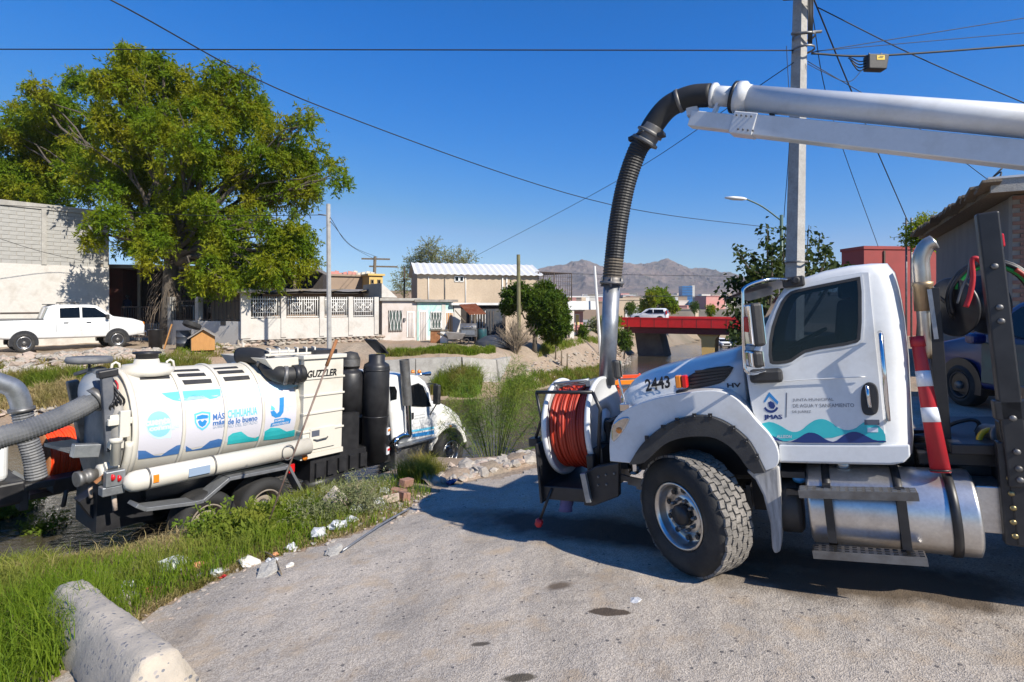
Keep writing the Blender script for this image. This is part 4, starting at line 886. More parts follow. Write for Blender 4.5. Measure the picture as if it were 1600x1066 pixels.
# ------------------------------------------------------------------ second vacuum truck, down in the canal
G = Fr(-36.5, 1.6, 705, 707, 14.3, -1.2, .52)
t2 = thing('vacuum_truck', 'white vacuum truck with printed tank standing in the muddy canal', 'truck', G.M, 'white vacuum trucks')
def gp(px, py, y=-1.0): return G.P(px, py, y)
def Zg(x, y): return 140+x/3.676, 530+y/3.676
TRD, TC = .95, 2.14
def onc(px, py, g=.0):
    x, a = G.cyl(px, py, TRD, 0, TC); return x, a
def cyl_fn(a, b, w): return Vector((a, -(TRD+w)*math.cos(b), TC+(TRD+w)*math.sin(b)))
xr = onc(206, 660)[0]; xf = onc(468, 640)[0]
tk = MB().lathe([(0, -.16), (.4, -.13), (.75, -.05), (TRD, .03), (TRD, xf-xr+.02), (.8, xf-xr+.12), (0, xf-xr+.14)], (xr, 0, TC), (1, 0, 0), 56).build('debris_tank', M['cream'], t2)
MB().lathe([(TRD+.0, 0), (TRD+.035, .0), (TRD+.035, .09), (TRD, .09)], (xr-.0, 0, TC), (1, 0, 0), 56, close=True).build('tank_rim', M['cream'], tk)
for px_ in (286.5, 352.5, 411.5):
    x_ = onc(px_, 640)[0]; MB().lathe([(TRD, -.03), (TRD+.03, -.025), (TRD+.03, .025), (TRD, .03)], (x_, 0, TC), (1, 0, 0), 56, close=True).build('tank_band', M['cream'], tk)
def patch(name, pts, mat, w=.004, z=True, par=None, sm_=0, step=.12, th=None):
    """print wrapped on the tank: polygon cut into slices along the angle"""
    P_ = [Zg(*p) for p in pts] if z else pts
    if sm_: P_ = smooth_poly(P_, sm_)
    q = [onc(*p) for p in P_]
    b = bmesh.new(); vs = [b.verts.new((a, c, 0)) for a, c in q]; b.faces.new(vs); bmesh.ops.triangulate(b, faces=b.faces[:])
    lo = min(c for a, c in q); hi = max(c for a, c in q)
    for k in range(1, int((hi-lo)/step)+1): bmesh.ops.bisect_plane(b, geom=b.verts[:]+b.edges[:]+b.faces[:], plane_co=(0, lo+k*step, 0), plane_no=(0, 1, 0))
    for v in b.verts: v.co = cyl_fn(v.co.x, v.co.y, w)
    bmesh.ops.recalc_face_normals(b, faces=b.faces); me = bpy.data.meshes.new(name); b.to_mesh(me); b.free(); me.materials.append(mat)
    return link(name, me, par or tk)
x0_, x1_ = onc(*Zg(275, 600))[0], onc(*Zg(1185, 450))[0]; aT, aB = onc(*Zg(420, 300))[1], onc(*Zg(420, 655))[1]
m = MB(); na = 12
m.loft([[cyl_fn(xx, aB+(aT-aB)*k/na, .003) for k in range(na+1)] for xx in np.linspace(x0_, x1_, 3)], cap=False, closed=False); m.build('print_panel', M['printwhite'], tk)
patch('pale_wave', [(415,310),(470,340),(520,360),(530,300),(600,292),(750,285),(752,330),(790,325),(860,335),(980,330),(1060,305),(1200,270),(1190,262),(1000,262),(760,272),(560,285)], M['paleblue'], .005)
patch('wave_print', [(413,312),(440,333),(480,352),(527,358),(523,300)], M['skyblue'], .006); patch('wave_print', [(533,300),(540,356),(575,330),(610,315),(650,325),(690,346),(730,338),(752,320),(748,287)], M['skyblue'], .006)
patch('wave_print', [(278,690),(278,640),(320,640),(370,668),(410,668),(450,640),(500,610),(533,604),(525,655),(400,675)], M['midblue'], .006); patch('wave_print', [(552,645),(552,612),(590,635),(640,625),(690,585),(740,572),(772,578),(768,612),(660,632)], M['midblue'], .006)
patch('wave_print', [(790,605),(795,560),(820,540),(870,530),(910,560),(950,568),(992,545),(985,580)], M['teal'], .006); patch('wave_print', [(998,580),(1005,530),(1040,508),(1090,510),(1130,530),(1178,520),(1176,555),(1090,572)], M['teal'], .006)
for a, b in (((398,412),(322,410)),): pass
patch('round_emblem', [(398+70*math.cos(a), 488+74*math.sin(a)) for a in np.linspace(0, 2*PI, 28)[:-1]], M['lightblue'], .006)
patch('speech_tail', [(440,540),(470,520),(465,565),(420,568),(395,560)], M['paleblue'], .0055); patch('speech_ring', [(400+78*math.cos(a), 492+80*math.sin(a)) for a in np.linspace(0, 2*PI, 28)[:-1]], M['paleblue'], .0052)
def gtext(s, x, y, wz, hz, mat, bold=0, shear=0, w_=.008, rise=-.06):
    c = onc(*Zg(x, y)); e = onc(*Zg(x+wz/2, y+wz/2*rise)); b = onc(*Zg(x-wz/2, y-wz/2*rise)); tp = onc(*Zg(x, y-hz/2)); bt = onc(*Zg(x, y+hz/2))
    sl = 0
    return text('lettering', s, (tp[1]-bt[1])*TRD, lambda u, v, t: cyl_fn(c[0]+u, c[1]+v/TRD, w_), mat, tk, w=e[0]-b[0], bold=bold, shear=shear)
gtext('cuenta', 392, 474, 150, 40, M['paleblue'], .07, w_=.0075); gtext('conmigo', 432, 508, 180, 38, M['paleblue'], .07, w_=.0075); gtext('cuenta', 392, 474, 142, 36, M['printwhite'], .0, w_=.009); gtext('conmigo', 432, 508, 172, 34, M['printwhite'], .0, w_=.009)
patch('shield_emblem', [(600,430),(645,415),(693,420),(692,480),(672,508),(646,525),(618,508),(603,480)], M['skyblue'], .006); patch('shield_field', [(610,438),(646,426),(683,430),(682,478),(666,500),(646,512),(624,500),(612,478)], M['printwhite'], .007)
patch('shield_charge', [(616,444),(646,434),(678,437),(678,455),(646,458),(616,462)], M['blueprint'], .008); patch('shield_charge', [(620,474),(634,464),(646,476),(660,462),(674,472),(664,494),(646,505),(630,496)], M['blueprint'], .008)
gtext('MÁS', 741, 440, 66, 44, M['midblue'], .02); gtext('CHIHUAHUA', 879, 421, 170, 46, M['skyblue'], .02)
gtext('más', 741, 478, 66, 27, M['midblue'], .03); gtext('de lo bueno', 880, 463, 170, 32, M['midblue'], .03)
gtext('GOBIER', 741, 501, 66, 17, M['greytext'], .0); gtext('NO DEL ESTADO', 880, 489, 168, 17, M['greytext'], .0)
patch('letter_print', [(1090,338),(1115,333),(1112,420),(1095,445),(1068,452),(1045,440),(1038,415),(1060,410),(1075,428),(1088,415)], M['blueprint'], .007)
patch('plus_print', [(1118,395),(1118,375),(1134,372),(1134,350),(1148,348),(1148,370),(1170,368),(1170,388),(1148,390),(1148,412),(1134,414),(1134,393)], M['paleblue'], .006)
patch('drop_print', [(1040,405),(1042,380),(1056,390),(1066,402),(1056,410)], M['skyblue'], .0075)
patch('slogan_plate', [(1060,460),(1125,450),(1155,458),(1150,483),(1100,492),(1036,505),(1042,484),(1060,478)], M['blueprint'], .006)
gtext('SOMOS', 1090, 466, 54, 11, M['printwhite'], .03, .2, .009); gtext('NOSOTROS', 1096, 484, 92, 12, M['printwhite'], .03, .2, .009)
for q in ([(285,215),(455,207),(462,227),(290,235)], [(470,180),(622,173),(636,183),(480,190)], [(500,202),(656,195),(670,212),(512,220)], [(530,238),(695,230),(704,252),(545,263)], [(700,168),(842,158),(856,168),(712,176)], [(730,186),(876,178),(890,194),(742,203)], [(765,220),(912,210),(922,232),(778,243)]):
    patch('grip_pad', q, M['blackplastic'], .01)
dl_ = onc(*Zg(310, 168)); MB().lathe([(.42, -.1), (.42, .02), (.36, .04), (.36, .08), (.2, .10), (.18, .18), (0, .19)], (dl_[0], -.1, TC+TRD), (0, 0, 1), 28).build('dome_lid', M['cream'], tk); MB().lathe([(.17, .16), (.17, .26), (.22, .27), (.22, .30), (0, .31)], (dl_[0], -.1, TC+TRD), (0, 0, 1), 20).build('relief_cap', M['black'], tk)
for a, b in ((150,172),(462,155)):
    x_, an = onc(*Zg(a, b)); MB().tube([cyl_fn(x_+dx, an, w) for dx, w in ((-.07,-.02),(-.05,.1),(0,.13),(.05,.1),(.07,-.02))], .022, 8).build('lifting_eye', M['cream'], tk)
# side tube with domed end
ta, tb = gp(212, 752, -1.12), gp(482, 697, -1.12); td = (tb-ta).normalized()
tub = MB().lathe([(0, -.17), (.09, -.15), (.15, -.08), (.165, 0), (.165, (tb-ta).length)], ta, td, 24).build('side_tube', M['cream'], t2)
for f_ in (.05, .38): MB().lathe([(.166, -.015), (.178, -.012), (.178, .012), (.166, .015)], ta+(tb-ta)*f_, td, 24, close=True).build('tube_clamp', M['steel'], tub)
q = ta+(tb-ta)*.29; MB().obox(q+Vector((0, -.158, .0)), (.34, .03, .13)).build('tube_label', M['greytext'], tub); q = ta+(tb-ta)*.075; MB().obox(q+Vector((0, -.158, .02)), (.08, .03, .12)).build('tube_label', M['amber'], tub)
q = ta+(tb-ta)*.82
MB().tube([q+Vector((.12*math.cos(a), -.17-.01*math.sin(2*a), .14*math.sin(a))) for a in np.linspace(0, 2*PI, 24)[:-1]], .012, 6, closed=True).build('hanging_chain', M['steel'], tub)
# filter housing with the maker's name
bx0 = gp(474, 640, -1.05).x; bx1 = gp(535, 640, -1.05).x; bz0 = gp(500, 713, -1.05).z; bz1 = gp(500, 556, -1.05).z
fb = MB().box(bx0, bx1, -1.05, 1.0, bz0+.1, bz1-.06).build('filter_housing', M['cream'], t2, bevel=.01)
for zz in (.0, .25, .5, .74): z_ = bz0+.55+(bz1-bz0-.6)*zz*.98; MB().box(bx0-.01, bx1+.03, -1.075, 1.02, z_-.02, z_+.02).build('housing_rib', M['cream'], fb, bevel=.006)
MB().box(bx0-.05, bx1+.05, -1.1, 1.05, bz1-.06, bz1+.02).build('housing_lid', M['cream'], fb, bevel=.01); MB().box(bx0+.3, bx1-.05, -.9, -.2, bz1+.02, bz1+.11).build('roof_vent', M['black'], fb, bevel=.01)
m = MB()
for k in range(6): m.tube([(bx0-.6+.2*k, -.8, bz1+.02), (bx0-.6+.2*k, -.8, bz1+.16), (bx0-.55+.2*k, -.6, bz1+.16)], .018, 6)
m.beam((bx0-.7, -.8, bz1+.05), (bx1, -.8, bz1+.05), .03, .04); m.beam((bx0-.7, .2, bz1+.03), (bx1, .2, bz1+.03), .03, .04); m.build('roof_latch', M['cream'], fb, kind='stuff')
MB().prism([(bx0-.75, bz1-.02), (bx0+.02, bz1-.02), (bx0+.02, bz1-.55), (bx0-.5, bz1-.35)], lambda a, b, w: Vector((a, w, b)), -.9, .9).build('housing_hood', M['cream'], fb, bevel=.01)
text('lettering', 'GUZZLER', abs(gp(500,580,-1.08).z-gp(500,592,-1.08).z), lambda u, v, t: Vector((gp(505,583.5,-1.08).x+u, -1.056-t, gp(505,583.5,-1.08).z+v)), M['ink'], fb, w=(gp(528,583,-1.08).x-gp(482,588,-1.08).x), bold=.035, shear=.2)
dz0 = bz0+.18; MB().box(bx0+.15, bx1-.2, -1.085, -1.05, dz0, dz0+.42).build('access_hatch', M['cream'], fb, bevel=.006); MB().box(bx0+.18, bx0+.36, -1.09, -1.08, dz0+.26, dz0+.38).build('hatch_label', M['greyprint'], fb)
MB().tube([(bx0+.22, -1.09, dz0+.2), (bx0+.3, -1.13, dz0+.19), (bx1-.42, -1.13, dz0+.2), (bx1-.38, -1.09, dz0+.21)], .014, 6).build('hatch_handle', M['steel'], fb)
MB().box(bx0-.05, bx1+.03, -1.06, -.2, bz0, bz0+.1).build('housing_base', M['cream'], fb); q = gp(476, 715, -1.07); MB().lathe([(.06, 0), (.055, .03), (0, .035)], q, (0, -1, 0), 14).build('side_marker', M['amber'], fb)
# big black suction elbow on the tank
eb = bez([gp(375, 556, .1), gp(395, 556, -.2), gp(412, 561, -.45), gp(424, 578, -.7), gp(440, 586, -.9), gp(458, 586, -.98), gp(474, 583, -1.0)], 36)
el = MB().tube(eb, .17, 18).build('suction_elbow', M['hose'], t2)
for i in (14, 26): MB().lathe([(.172, -.04), (.19, -.035), (.19, .035), (.172, .04)], eb[i], eb[i+1]-eb[i-1], 18, close=True).build('elbow_clamp', M['steel'], el)
ah = eb[30]; MB().lathe([(.17, 0), (.2, .0), (.2, .12), (.17, .12)], ah, eb[31]-eb[29], 18, close=True).build('elbow_boot', M['black'], el)
# black silencer and filter cans
def can(name, px0, px1, pyt, pyb, y, **k):
    a = gp(px0, pyb, y); b = gp(px1, pyb, y); tp = gp((px0+px1)/2, pyt, y); r = (b.x-a.x)/2*.86; return (a.x+b.x)/2, r, a.z, tp.z
x_, r_, z0, z1 = can('', 566, 612, 566, 726, -1.0); r_ = .30
sil = MB().lathe([(0, 0), (r_, 0), (r_, z1-z0-.12), (r_-.02, z1-z0-.06), (r_*.62, z1-z0), (r_*.62, z1-z0+.16), (r_*.55, z1-z0+.17)], (x_, -.9, z0), (0, 0, 1), 32).build('silencer', M['black'], t2)
for f_ in (.45, .93): MB().lathe([(r_+.001, 0), (r_+.008, .005), (r_+.008, .03), (r_+.001, .035)], (x_, -.9, z0+(z1-z0)*f_*.98), (0, 0, 1), 32, close=True).build('silencer_seam', M['black'], sil)
MB().obox((x_-.02, -.9, z1+.36), (.5, .42, .03), Matrix.Rotation(.7, 3, 'Y')).lathe([(0, -.012), (.22, -.012), (.22, .012), (0, .012)], (x_+.02, -.9, z1+.36), (.64, 0, .77), 24).build('rain_cap', M['black'], sil)
for dz_, mt in ((.75, 'amber'), (.25, 'redlens')):
    MB().obox((x_+.16, -.9-r_*.88, z0+dz_*.9), (.12, .03, .16), Matrix.Rotation(.45, 3, 'Z')).build('warning_label', M['reflect'], sil)
    MB().obox((x_+.17, -.918-r_*.88, z0+dz_*.9+.03), (.10, .02, .05), Matrix.Rotation(.45, 3, 'Z')).build('warning_label', M[mt], sil)
x2, r2, za, zb = can('', 535, 568, 582, 650, -.6); r2 = .33
fc = MB().lathe([(0, 0), (r2, 0), (r2, zb-za-.05), (r2*.85, zb-za+.02), (r2*.6, zb-za+.06), (r2*.6, zb-za+.1), (0, zb-za+.1)], (x2, -.45, za), (0, 0, 1), 28).build('filter_can', M['black'], t2)
MB().lathe([(r2*.66, 0), (r2*.66, .22), (r2*.5, .34), (0, .38)], (x2, -.45, zb+.1), (0, 0, 1), 20).build('mesh_cap', M['blackplastic'], fc); MB().lathe([(r2*.68, .04), (r2*.69, .2)], (x2, -.45, zb+.1), (0, 0, 1), 20, cap=False).build('mesh_band', M['steel'], fc)
# chassis, skirts, wheels
m = MB()
for s_ in (-1, 1): m.box(-7.0, .9, s_*.42-.05, s_*.42+.05, .75, 1.05)
m.box(-4.0, -1.5, -.95, .9, .62, 1.1); m.box(-3.3, -2.75, -.9, .9, 1.0, 1.9); m.box(-2.9, -1.9, -.6, .8, .9, 1.7); m.box(-6.9, -4.3, -.7, .7, .95, 1.3); m.box(-1.5, .8, -.6, .6, .7, 1.2)
for k in range(5): m.box(-3.9+.28*k, -3.72+.28*k, -1.02, -.94, .7, 1.0)
m.build('chassis', M['black'], t2)
sk = [gp(a, b, -1.1) for a, b in ((207,787),(222,793),(300,783),(312,780),(352,746),(440,729),(446,726))]
m = MB()
for a, b in zip(sk, sk[1:]): m.beam(a, b, .34, .06)
m.build('side_skirt', M['galv'], t2, bevel=.005)
sk2 = [gp(a, b, -1.1) for a, b in ((446,728),(452,745),(466,765))]; MB().beam(sk2[0], sk2[2], .3, .05).build('mud_guard', M['galv'], t2)
MB().obox(gp(455,732,-1.2), (.12, .05, .16)).build('side_marker', M['redlens'], t2)
wm2 = dict(tyre=M['rubber'], rim=pm('muddy_rim', (.30, .26, .21), (.16, .13, .10), 5, .8), hub=M['steel'], nut=M['steel'])
for px_, py_ in ((326,795), (416,771)):
    c_ = gp(px_, py_, -1.2); 
    for s_ in (-1, 1): truck_wheel('wheel', t2, Vector((c_.x, s_*.98, .50)), .50, .5, .28, wm2, 0, side=s_, tread=False, dish=.16, lugs=0, holes=5)
c_ = gp(705, 707, -1.2); fw = dict(tyre=M['rubber'], rim=M['alu'], hub=M['steel'], nut=M['steel'])
for s_ in (-1, 1): truck_wheel('wheel', t2, Vector((0, s_*1.03, .52)), .52, .34, .29, fw, 0, side=s_, tread=False)
# air tanks, battery box, step tank, stack
MB().lathe([(0, -.02), (.13, 0), (.13, .9), (0, .92)], (-4.05, -.85, .52), (1, 0, 0), 18).build('air_tank', M['black'], t2)
sx0, sx1 = gp(622, 720, -1.1).x, gp(665, 720, -1.1).x
MB().box(sx0-.1, sx1+.1, -1.12, -.55, .38, 1.0).build('battery_box', M['steel'], t2, bevel=.03)
for z_ in (.40, .98): MB().box(sx0-.15, sx1+.22, -1.25, -.95, z_, z_+.05).build('step', M['galv'], t2, bevel=.008)
e_ = bez([gp(622, 705, -1.1), gp(618, 690, -1.1), gp(628, 682, -1.1), gp(638, 680, -1.1), gp(638, 668, -1.1), gp(637, 640, -1.1), gp(634, 600, -1.1), gp(633, 582, -1.1)], 40)
MB().tube(e_, .085, 16).build('exhaust_stack', M['chrome'], t2); sh = MB(); sh.lathe([(.12, 0), (.12, 1.1)], e_[26], e_[-1]-e_[26], 20, cap=False).build('stack_guard', M['steel'], t2)
# cab and hood
YG = 1.02
cp2 = [(q.x, q.z) for q in (gp(a, b, -1.0) for a, b in ((612,690),(610,640),(611,592),(620,587),(640,585),(656,588),(666,596),(672,608),(679,640),(684,650),(684,690),(672,700),(640,706)))]
def yg(z): return YG+.01-.05*(z-1.2)
rg = []
for yy, ins in ((1, .05), (.98, .012), (.94, 0), (.5, -.02), (0, -.03), (-.5, -.02), (-.94, 0), (-.98, .012), (-1, .05)):
    rg.append([Vector((a, yy*yg(b), b)) for a, b in (inset(cp2, ins) if ins else cp2)])
cb2 = MB().loft(rg).build('cab', M['white'], t2)
sg = lambda a, b, w: Vector((a, -yg(b)-w, b))
dq = [(q.x, q.z) for q in (gp(a, b, -1.0) for a, b in ((641,682),(640,598),(655,594),(664,602),(674,632),(676,680)))]
d2 = MB().prism(dq, sg, -.01, .014).build('door', M['white'], t2, bevel=.008)
wq = [(q.x, q.z) for q in (gp(a, b, -1.0) for a, b in ((643,634),(642,604),(654,600),(661,604),(672,634),(660,635)))]
MB().prism(inset(wq, -.02), sg, 0, .02).build('window_seal', M['blackplastic'], d2); MB().prism(wq, sg, 0, .024).build('side_window', M['glass'], d2)
wq = [(q.x, q.z) for q in (gp(a, b, -1.0) for a, b in ((611,626),(611,604),(618,604),(621,611),(620,624)))]; MB().prism(wq, sg, -.01, .012).build('rear_window', M['glass'], cb2)
for (y0, y1, mt) in ((668, 673, 'skyblue'), (674, 681, 'blueprint')):
    q = [(p.x, p.z) for p in (gp(a, b, -1.0) for a, b in ((642,y0+4),(676,y0-2),(676,y1-3),(642,y1+2)))]; MB().prism(q, sg, .014, .018).build('stripe_print', M[mt], d2)
qd = gp(648, 652, -1.0)
for k, s_ in enumerate(('JUNTA MUNICIPAL', 'DE AGUA Y SANEAMIENTO')): text('lettering', s_, .035, lambda u, v, t, k=k: sg(qd.x+.15+u, qd.z+.03-.07*k+v, .016), M['greyprint'], d2, w=.36)
MB().obox((qd.x-.12, -1.04, qd.z+.05), (.10, .02, .16)).build('door_handle', M['black'], d2, bevel=.01)
hw = MB(); hs2 = []
h_ = [(a, gp(*p, -.85)) for a, p in enumerate(((683,633),(695,632),(709,638),(722,650),(728,668),(731,690)))]
for k, (a, q) in enumerate(h_):
    w_ = (.93, .90, .86, .82, .78, .74)[k]; hs2.append([Vector((q.x, -w_, .95)), Vector((q.x, -w_*1.0, q.z-.18)), Vector((q.x, -w_*.88, q.z-.03)), Vector((q.x, -w_*.6, q.z+.04)), Vector((q.x, 0, q.z+.06)), Vector((q.x, w_*.6, q.z+.04)), Vector((q.x, w_*.88, q.z-.03)), Vector((q.x, w_, q.z-.18)), Vector((q.x, w_, .95))])
MB().loft(hs2).build('hood', M['white_dirty'], t2)
for s_ in (-1, 1):
    arc = [(math.cos(a)*.74, .52+math.sin(a)*.74) for a in np.linspace(PI*.93, PI*.06, 16)]; arc2 = [(math.cos(a)*.62, .52+math.sin(a)*.62) for a in np.linspace(PI*.06, PI*.93, 16)]
    MB().prism(arc+arc2, lambda a, b, w: Vector((a, s_*w, b)), .6, 1.12).build('fender', M['white_dirty'], t2, bevel=.03)
MB().box(.72, .98, -1.1, 1.1, .45, .85).build('bumper', M['steel'], t2, bevel=.05); q = gp(703, 666, -1.1); MB().obox(q, (.08, .05, .05)).build('turn_signal', M['amber'], t2)
for s_ in (-1,):
    a0 = gp(668, 600, -1.1); a1 = gp(682, 600, -1.35); a2 = gp(683, 630, -1.35); a3 = gp(672, 648, -1.1); MB().tube([a0, a1, a2, a3], .018, 8).build('mirror_arm', M['black'], t2); MB().obox(a1.lerp(a2, .55), (.10, .2, .5)).build('mirror_housing', M['blackplastic'], t2, bevel=.03)
for px_ in (645, 655): q = gp(px_, 583, -.4); MB().lathe([(.05, 0), (.05, .06), (0, .09)], q, (0, 0, 1), 12).build('roof_lamp', M['amber'], cb2)
MB().lathe([(.03, 0), (.06, .5), (.0, .52)], gp(650, 586, -.6), (1, 0, 0), 14).build('air_horn', M['chrome'], cb2)
# rear end: arms, valves, lift frame
def gq(x, y, yl): px, py = x/3.554, 530+y/3.554; return gp(px, py, yl)
rear = MB().beam(gq(590, 200, -.75), gq(615, 620, -.75), .15, .12, (0, 1, 0)).build('door_arm', pm('slate_arm', (.07, .08, .10), (.15, .15, .16), 4, .6), t2, bevel=.02)
m = MB(); m.beam(gq(400, 230, .5), gq(470, 580, .5), .16, .14, (0, 1, 0)); m.build('door_arm', M['steel'], t2, bevel=.02)
MB().beam(gq(540, 200, -.75), gq(650, 180, -.75), .12, .16, (0, 1, 0)).build('arm_link', M['black'], t2, bevel=.02)
MB().beam(gq(420, 195, .3), gq(500, 170, -.3), .06, .05).build('arm_link', M['steel'], t2)
MB().lathe([(0, -.1), (.86, -.1), (.93, -.03), (.93, .05)], (xr-.14, 0, TC), (1, 0, 0), 44).build('rear_door', pm('grimy_door', (.16, .16, .16), (.33, .31, .28), 2, .7), t2)
m = MB()
for k in range(6): a = -.6+k*.45; m.obox((xr-.2, -math.cos(a)*.9, TC+math.sin(a)*.9), (.18, .14, .1), Matrix.Rotation(-a, 3, 'X'))
m.build('door_clamp', M['cream'], t2, kind='stuff')
MB().tube([cyl_fn(xr-.03, a, .01) for a in np.linspace(-1.15, -.12, 14)], .06, 8).build('door_rail', M['cream'], t2)
m = MB(); m.obox(gq(690, 470, -.95), (.14, .1, .42)); m.obox(gq(680, 455, -.9), (.4, .08, .1)); m.build('rail_bracket', M['cream'], t2, bevel=.01)
pl = [gq(a, b, y) for a, b, y in ((245,578,.1),(400,556,.9),(545,590,.2),(470,640,-.5))]
MB().loft([pl, [p-Vector((0, 0, .05)) for p in pl]], sm=False).build('rear_shelf', M['galv'], t2); MB().beam(gq(400, 620, -.5), gq(548, 615, -.5), .2, .16, (0, 1, 0)).build('shelf_box', M['galv'], t2, bevel=.01)
MB().lathe([(.11, -.14), (.12, -.14), (.12, -.08), (.1, -.07), (.1, -.02), (.12, -.01), (.12, .06), (.09, .07), (.09, .3)], gq(480, 765, -.6), (1, .2, .06), 20).build('drain_coupling', M['steel'], t2); MB().lathe([(0.0, -.02), (.09, -.02), (.09, 0), (0, 0)], gq(458, 766, -.6), (1, .2, .06), 16).build('coupling_mouth', M['rust'], t2)
MB().lathe([(.1, 0), (.16, .02), (.16, .1), (.1, .12)], gq(540, 755, -.6), (1, .1, 0), 18).build('valve_body', M['cream'], t2); MB().beam(gq(525, 800, -.8), gq(595, 745, -.8), .05, .06, (0, 1, 0)).build('valve_lever', M['rust'], t2, bevel=.01)
for a, b in ((625,768),(660,772)): MB().lathe([(.05, 0), (.055, .03), (0, .035)], gq(a, b, -1.05), (-.8, -.6, 0), 14).build('tail_lamp', M['redlens'], t2)
MB().obox(gq(635, 770, -1.0), (.26, .14, .24)).obox(gq(620, 835, -.95), (.3, .2, .14)).build('lamp_bracket', M['galv'], t2, bevel=.015)
MB().lathe([(.07, 0), (.07, .35), (.09, .36), (.09, .42)], gq(640, 700, -.95), (0, 0, 1), 14).build('valve_stem', M['cream'], t2)
m = MB(); m.box(xr-.3, xr+.5, -.5, .5, .55, 1.3); m.beam(gq(490, 850, -.2), gq(575, 960, -.2), .35, .3, (0, 1, 0)); m.build('rear_frame', M['black'], t2)
m = MB(); m.tube([gq(632, 860, -.9), gq(640, 950, -.9)], .035, 8); m.tube([gq(500, 820, -.5), gq(505, 880, -.5)], .03, 6); m.build('dangling_chain', M['rockpink'], t2, kind='stuff')
m = MB()
for k in range(5): m.tube(bez([gq(620+8*k, 250+20*k, -.7), gq(660-9*k, 300+15*k, -.85), gq(690-20*k, 350+10*k, -.8), gq(640, 420+8*k, -.75)], 14), .018, 6)
m.build('hydraulic_line', M['black'], t2, kind='stuff')
MB().tube(bez([gq(640, 230, -.5), gq(655, 260, -.6), gq(645, 310, -.6)], 8), .014, 6).build('hydraulic_line', M['conered'], t2)
q = gq(497, 115, -.2); MB().lathe([(0, -.05), (.3, -.05), (.32, 0), (.3, .05), (0, .05)], q, (0, 0, 1), 24).tube([q, q-Vector((0, 0, .7))], .02, 8).build('beacon_plate', M['hosegrey'], t2)
MB().beam(gq(500, 180, -.2), gq(640, 190, -.6), .12, .12).build('top_bracket', M['galv'], t2)
# grey suction hose coming in from the left to the rear port
sh_ = [gq(-120, 600, -.6), gq(0, 548, -.6), gq(140, 508, -.6), gq(300, 450, -.6), gq(440, 385, -.55), gq(525, 335, -.5)]
corrugated(bez(sh_, 40), .155, .04, .007, 18).build('suction_hose', M['hosegrey'], t2); qa = bez([gq(515, 340, -.5), gq(505, 300, -.4), gq(515, 250, -.3), gq(560, 200, -.1)], 14)
MB().tube(qa, .17, 18).build('rear_elbow', pm('blue_grey_paint', (.13, .16, .21), (.2, .21, .23), 4, .5), t2); MB().lathe([(.16, -.04), (.2, -.04), (.2, .06), (.16, .06)], sh_[-1], sh_[-1]-sh_[-2], 18, close=True).build('hose_clamp', M['steel'], t2)

# ------------------------------------------------------------------ third vacuum truck, only its nose shows at the left edge
K = Fr(-36.5, 1.0, 85, 712, 10.6, 0, 1.05)
t3 = thing('vacuum_truck', 'white truck cut by the picture edge with orange hose reel on its nose', 'truck', K.M, 'white vacuum trucks')
def kp(x, y, yl=-.3): return K.P(x/5.925, 640+y/5.925, yl)
MB().lathe([(.12, -.28), (.57, -.28), (.57, -.26), (.47, -.26), (.47, .26), (.57, .26), (.57, .28), (.12, .28)], (0, 0, 1.05), (1, .12, 0), 36, close=True).build('hose_reel', M['rust'], t3)
m = MB(); ax_ = Vector((1, .12, 0)).normalized()
for i in range(12): r_ = .5+.01*math.sin(i*1.9); m.lathe([(r_+.025*math.cos(a), .025*math.sin(a)) for a in np.linspace(0, 2*PI, 7)[:-1]], Vector((0, 0, 1.05))+ax_*(-.24+.48*i/11), ax_, 36, close=True)
m.build('orange_hose', M['orangehose'], t3)
cr_ = MB().obox((0, 0, .45), (.9, .9, .1)).obox((.35, -.42, .8), (.1, .1, .8)); cr_.obox((-.3, .45, .8), (.1, .1, .8)); cr_.build('reel_cradle', M['black'], t3, bevel=.01)
e3 = bez([K.P(-40, 586, -.9), K.P(0, 598, -.9), K.P(22, 608, -.9), K.P(32, 628, -.9), K.P(34, 640, -.9)], 20); MB().tube(e3, .155, 18).build('steel_elbow', M['galv'], t3)
MB().lathe([(.16, -.03), (.19, -.03), (.19, .03), (.16, .03)], e3[-1], e3[-1]-e3[-3], 18, close=True).build('hose_clamp', M['steel'], t3)
corrugated(bez([K.P(34, 640, -.9), K.P(42, 680, -.9), K.P(52, 715, -.9), K.P(58, 748, -.9)], 20), .15, .05, .008, 18).build('suction_hose', M['hosegrey'], t3)
q = K.P(58, 755, -.9); MB().obox(q, (.42, .4, .12)).beam(q+Vector((-.2, 0, -.02)), q+Vector((-.9, -.2, .25)), .1, .14).obox(q+Vector((-.2, 0, -.2)), (.12, .3, .4)).build('hose_cradle', M['blackplastic'], t3, bevel=.02)
MB().obox(q+Vector((.45, .1, -.1)), (.5, .4, .25)).tube([q+Vector((.4, -.1, -.2)), q+Vector((.35, -.1, -.5))], .04, 8).build('hose_end', M['black'], t3, bevel=.03)
q = K.P(-6, 725, -1.0); MB().box(q.x-2.6, K.P(15, 725, -1.0).x, -1.0, .9, q.z-.35, q.z+.45).build('hood', M['white'], t3, bevel=.12, seg=4)
MB().box(q.x-2.6, K.P(17, 725, -1.0).x+.2, -1.05, .9, q.z-.75, q.z-.36).build('bumper', M['black'], t3, bevel=.04)
m = MB(); m.beam(K.P(20, 737, -.8), K.P(47, 752, -.8), .05, .06, (0, 1, 0)); m.tube([K.P(36, 745, -.8), K.P(38, 772, -.8), K.P(44, 773, -.8)], .03, 8); m.build('tow_arm', M['galv'], t3)
for s_ in (-1, 1): truck_wheel('wheel', t3, Vector((q.x-1.0, s_*.9, .5)), .5, .34, .28, fw, 0, side=s_, tread=False)
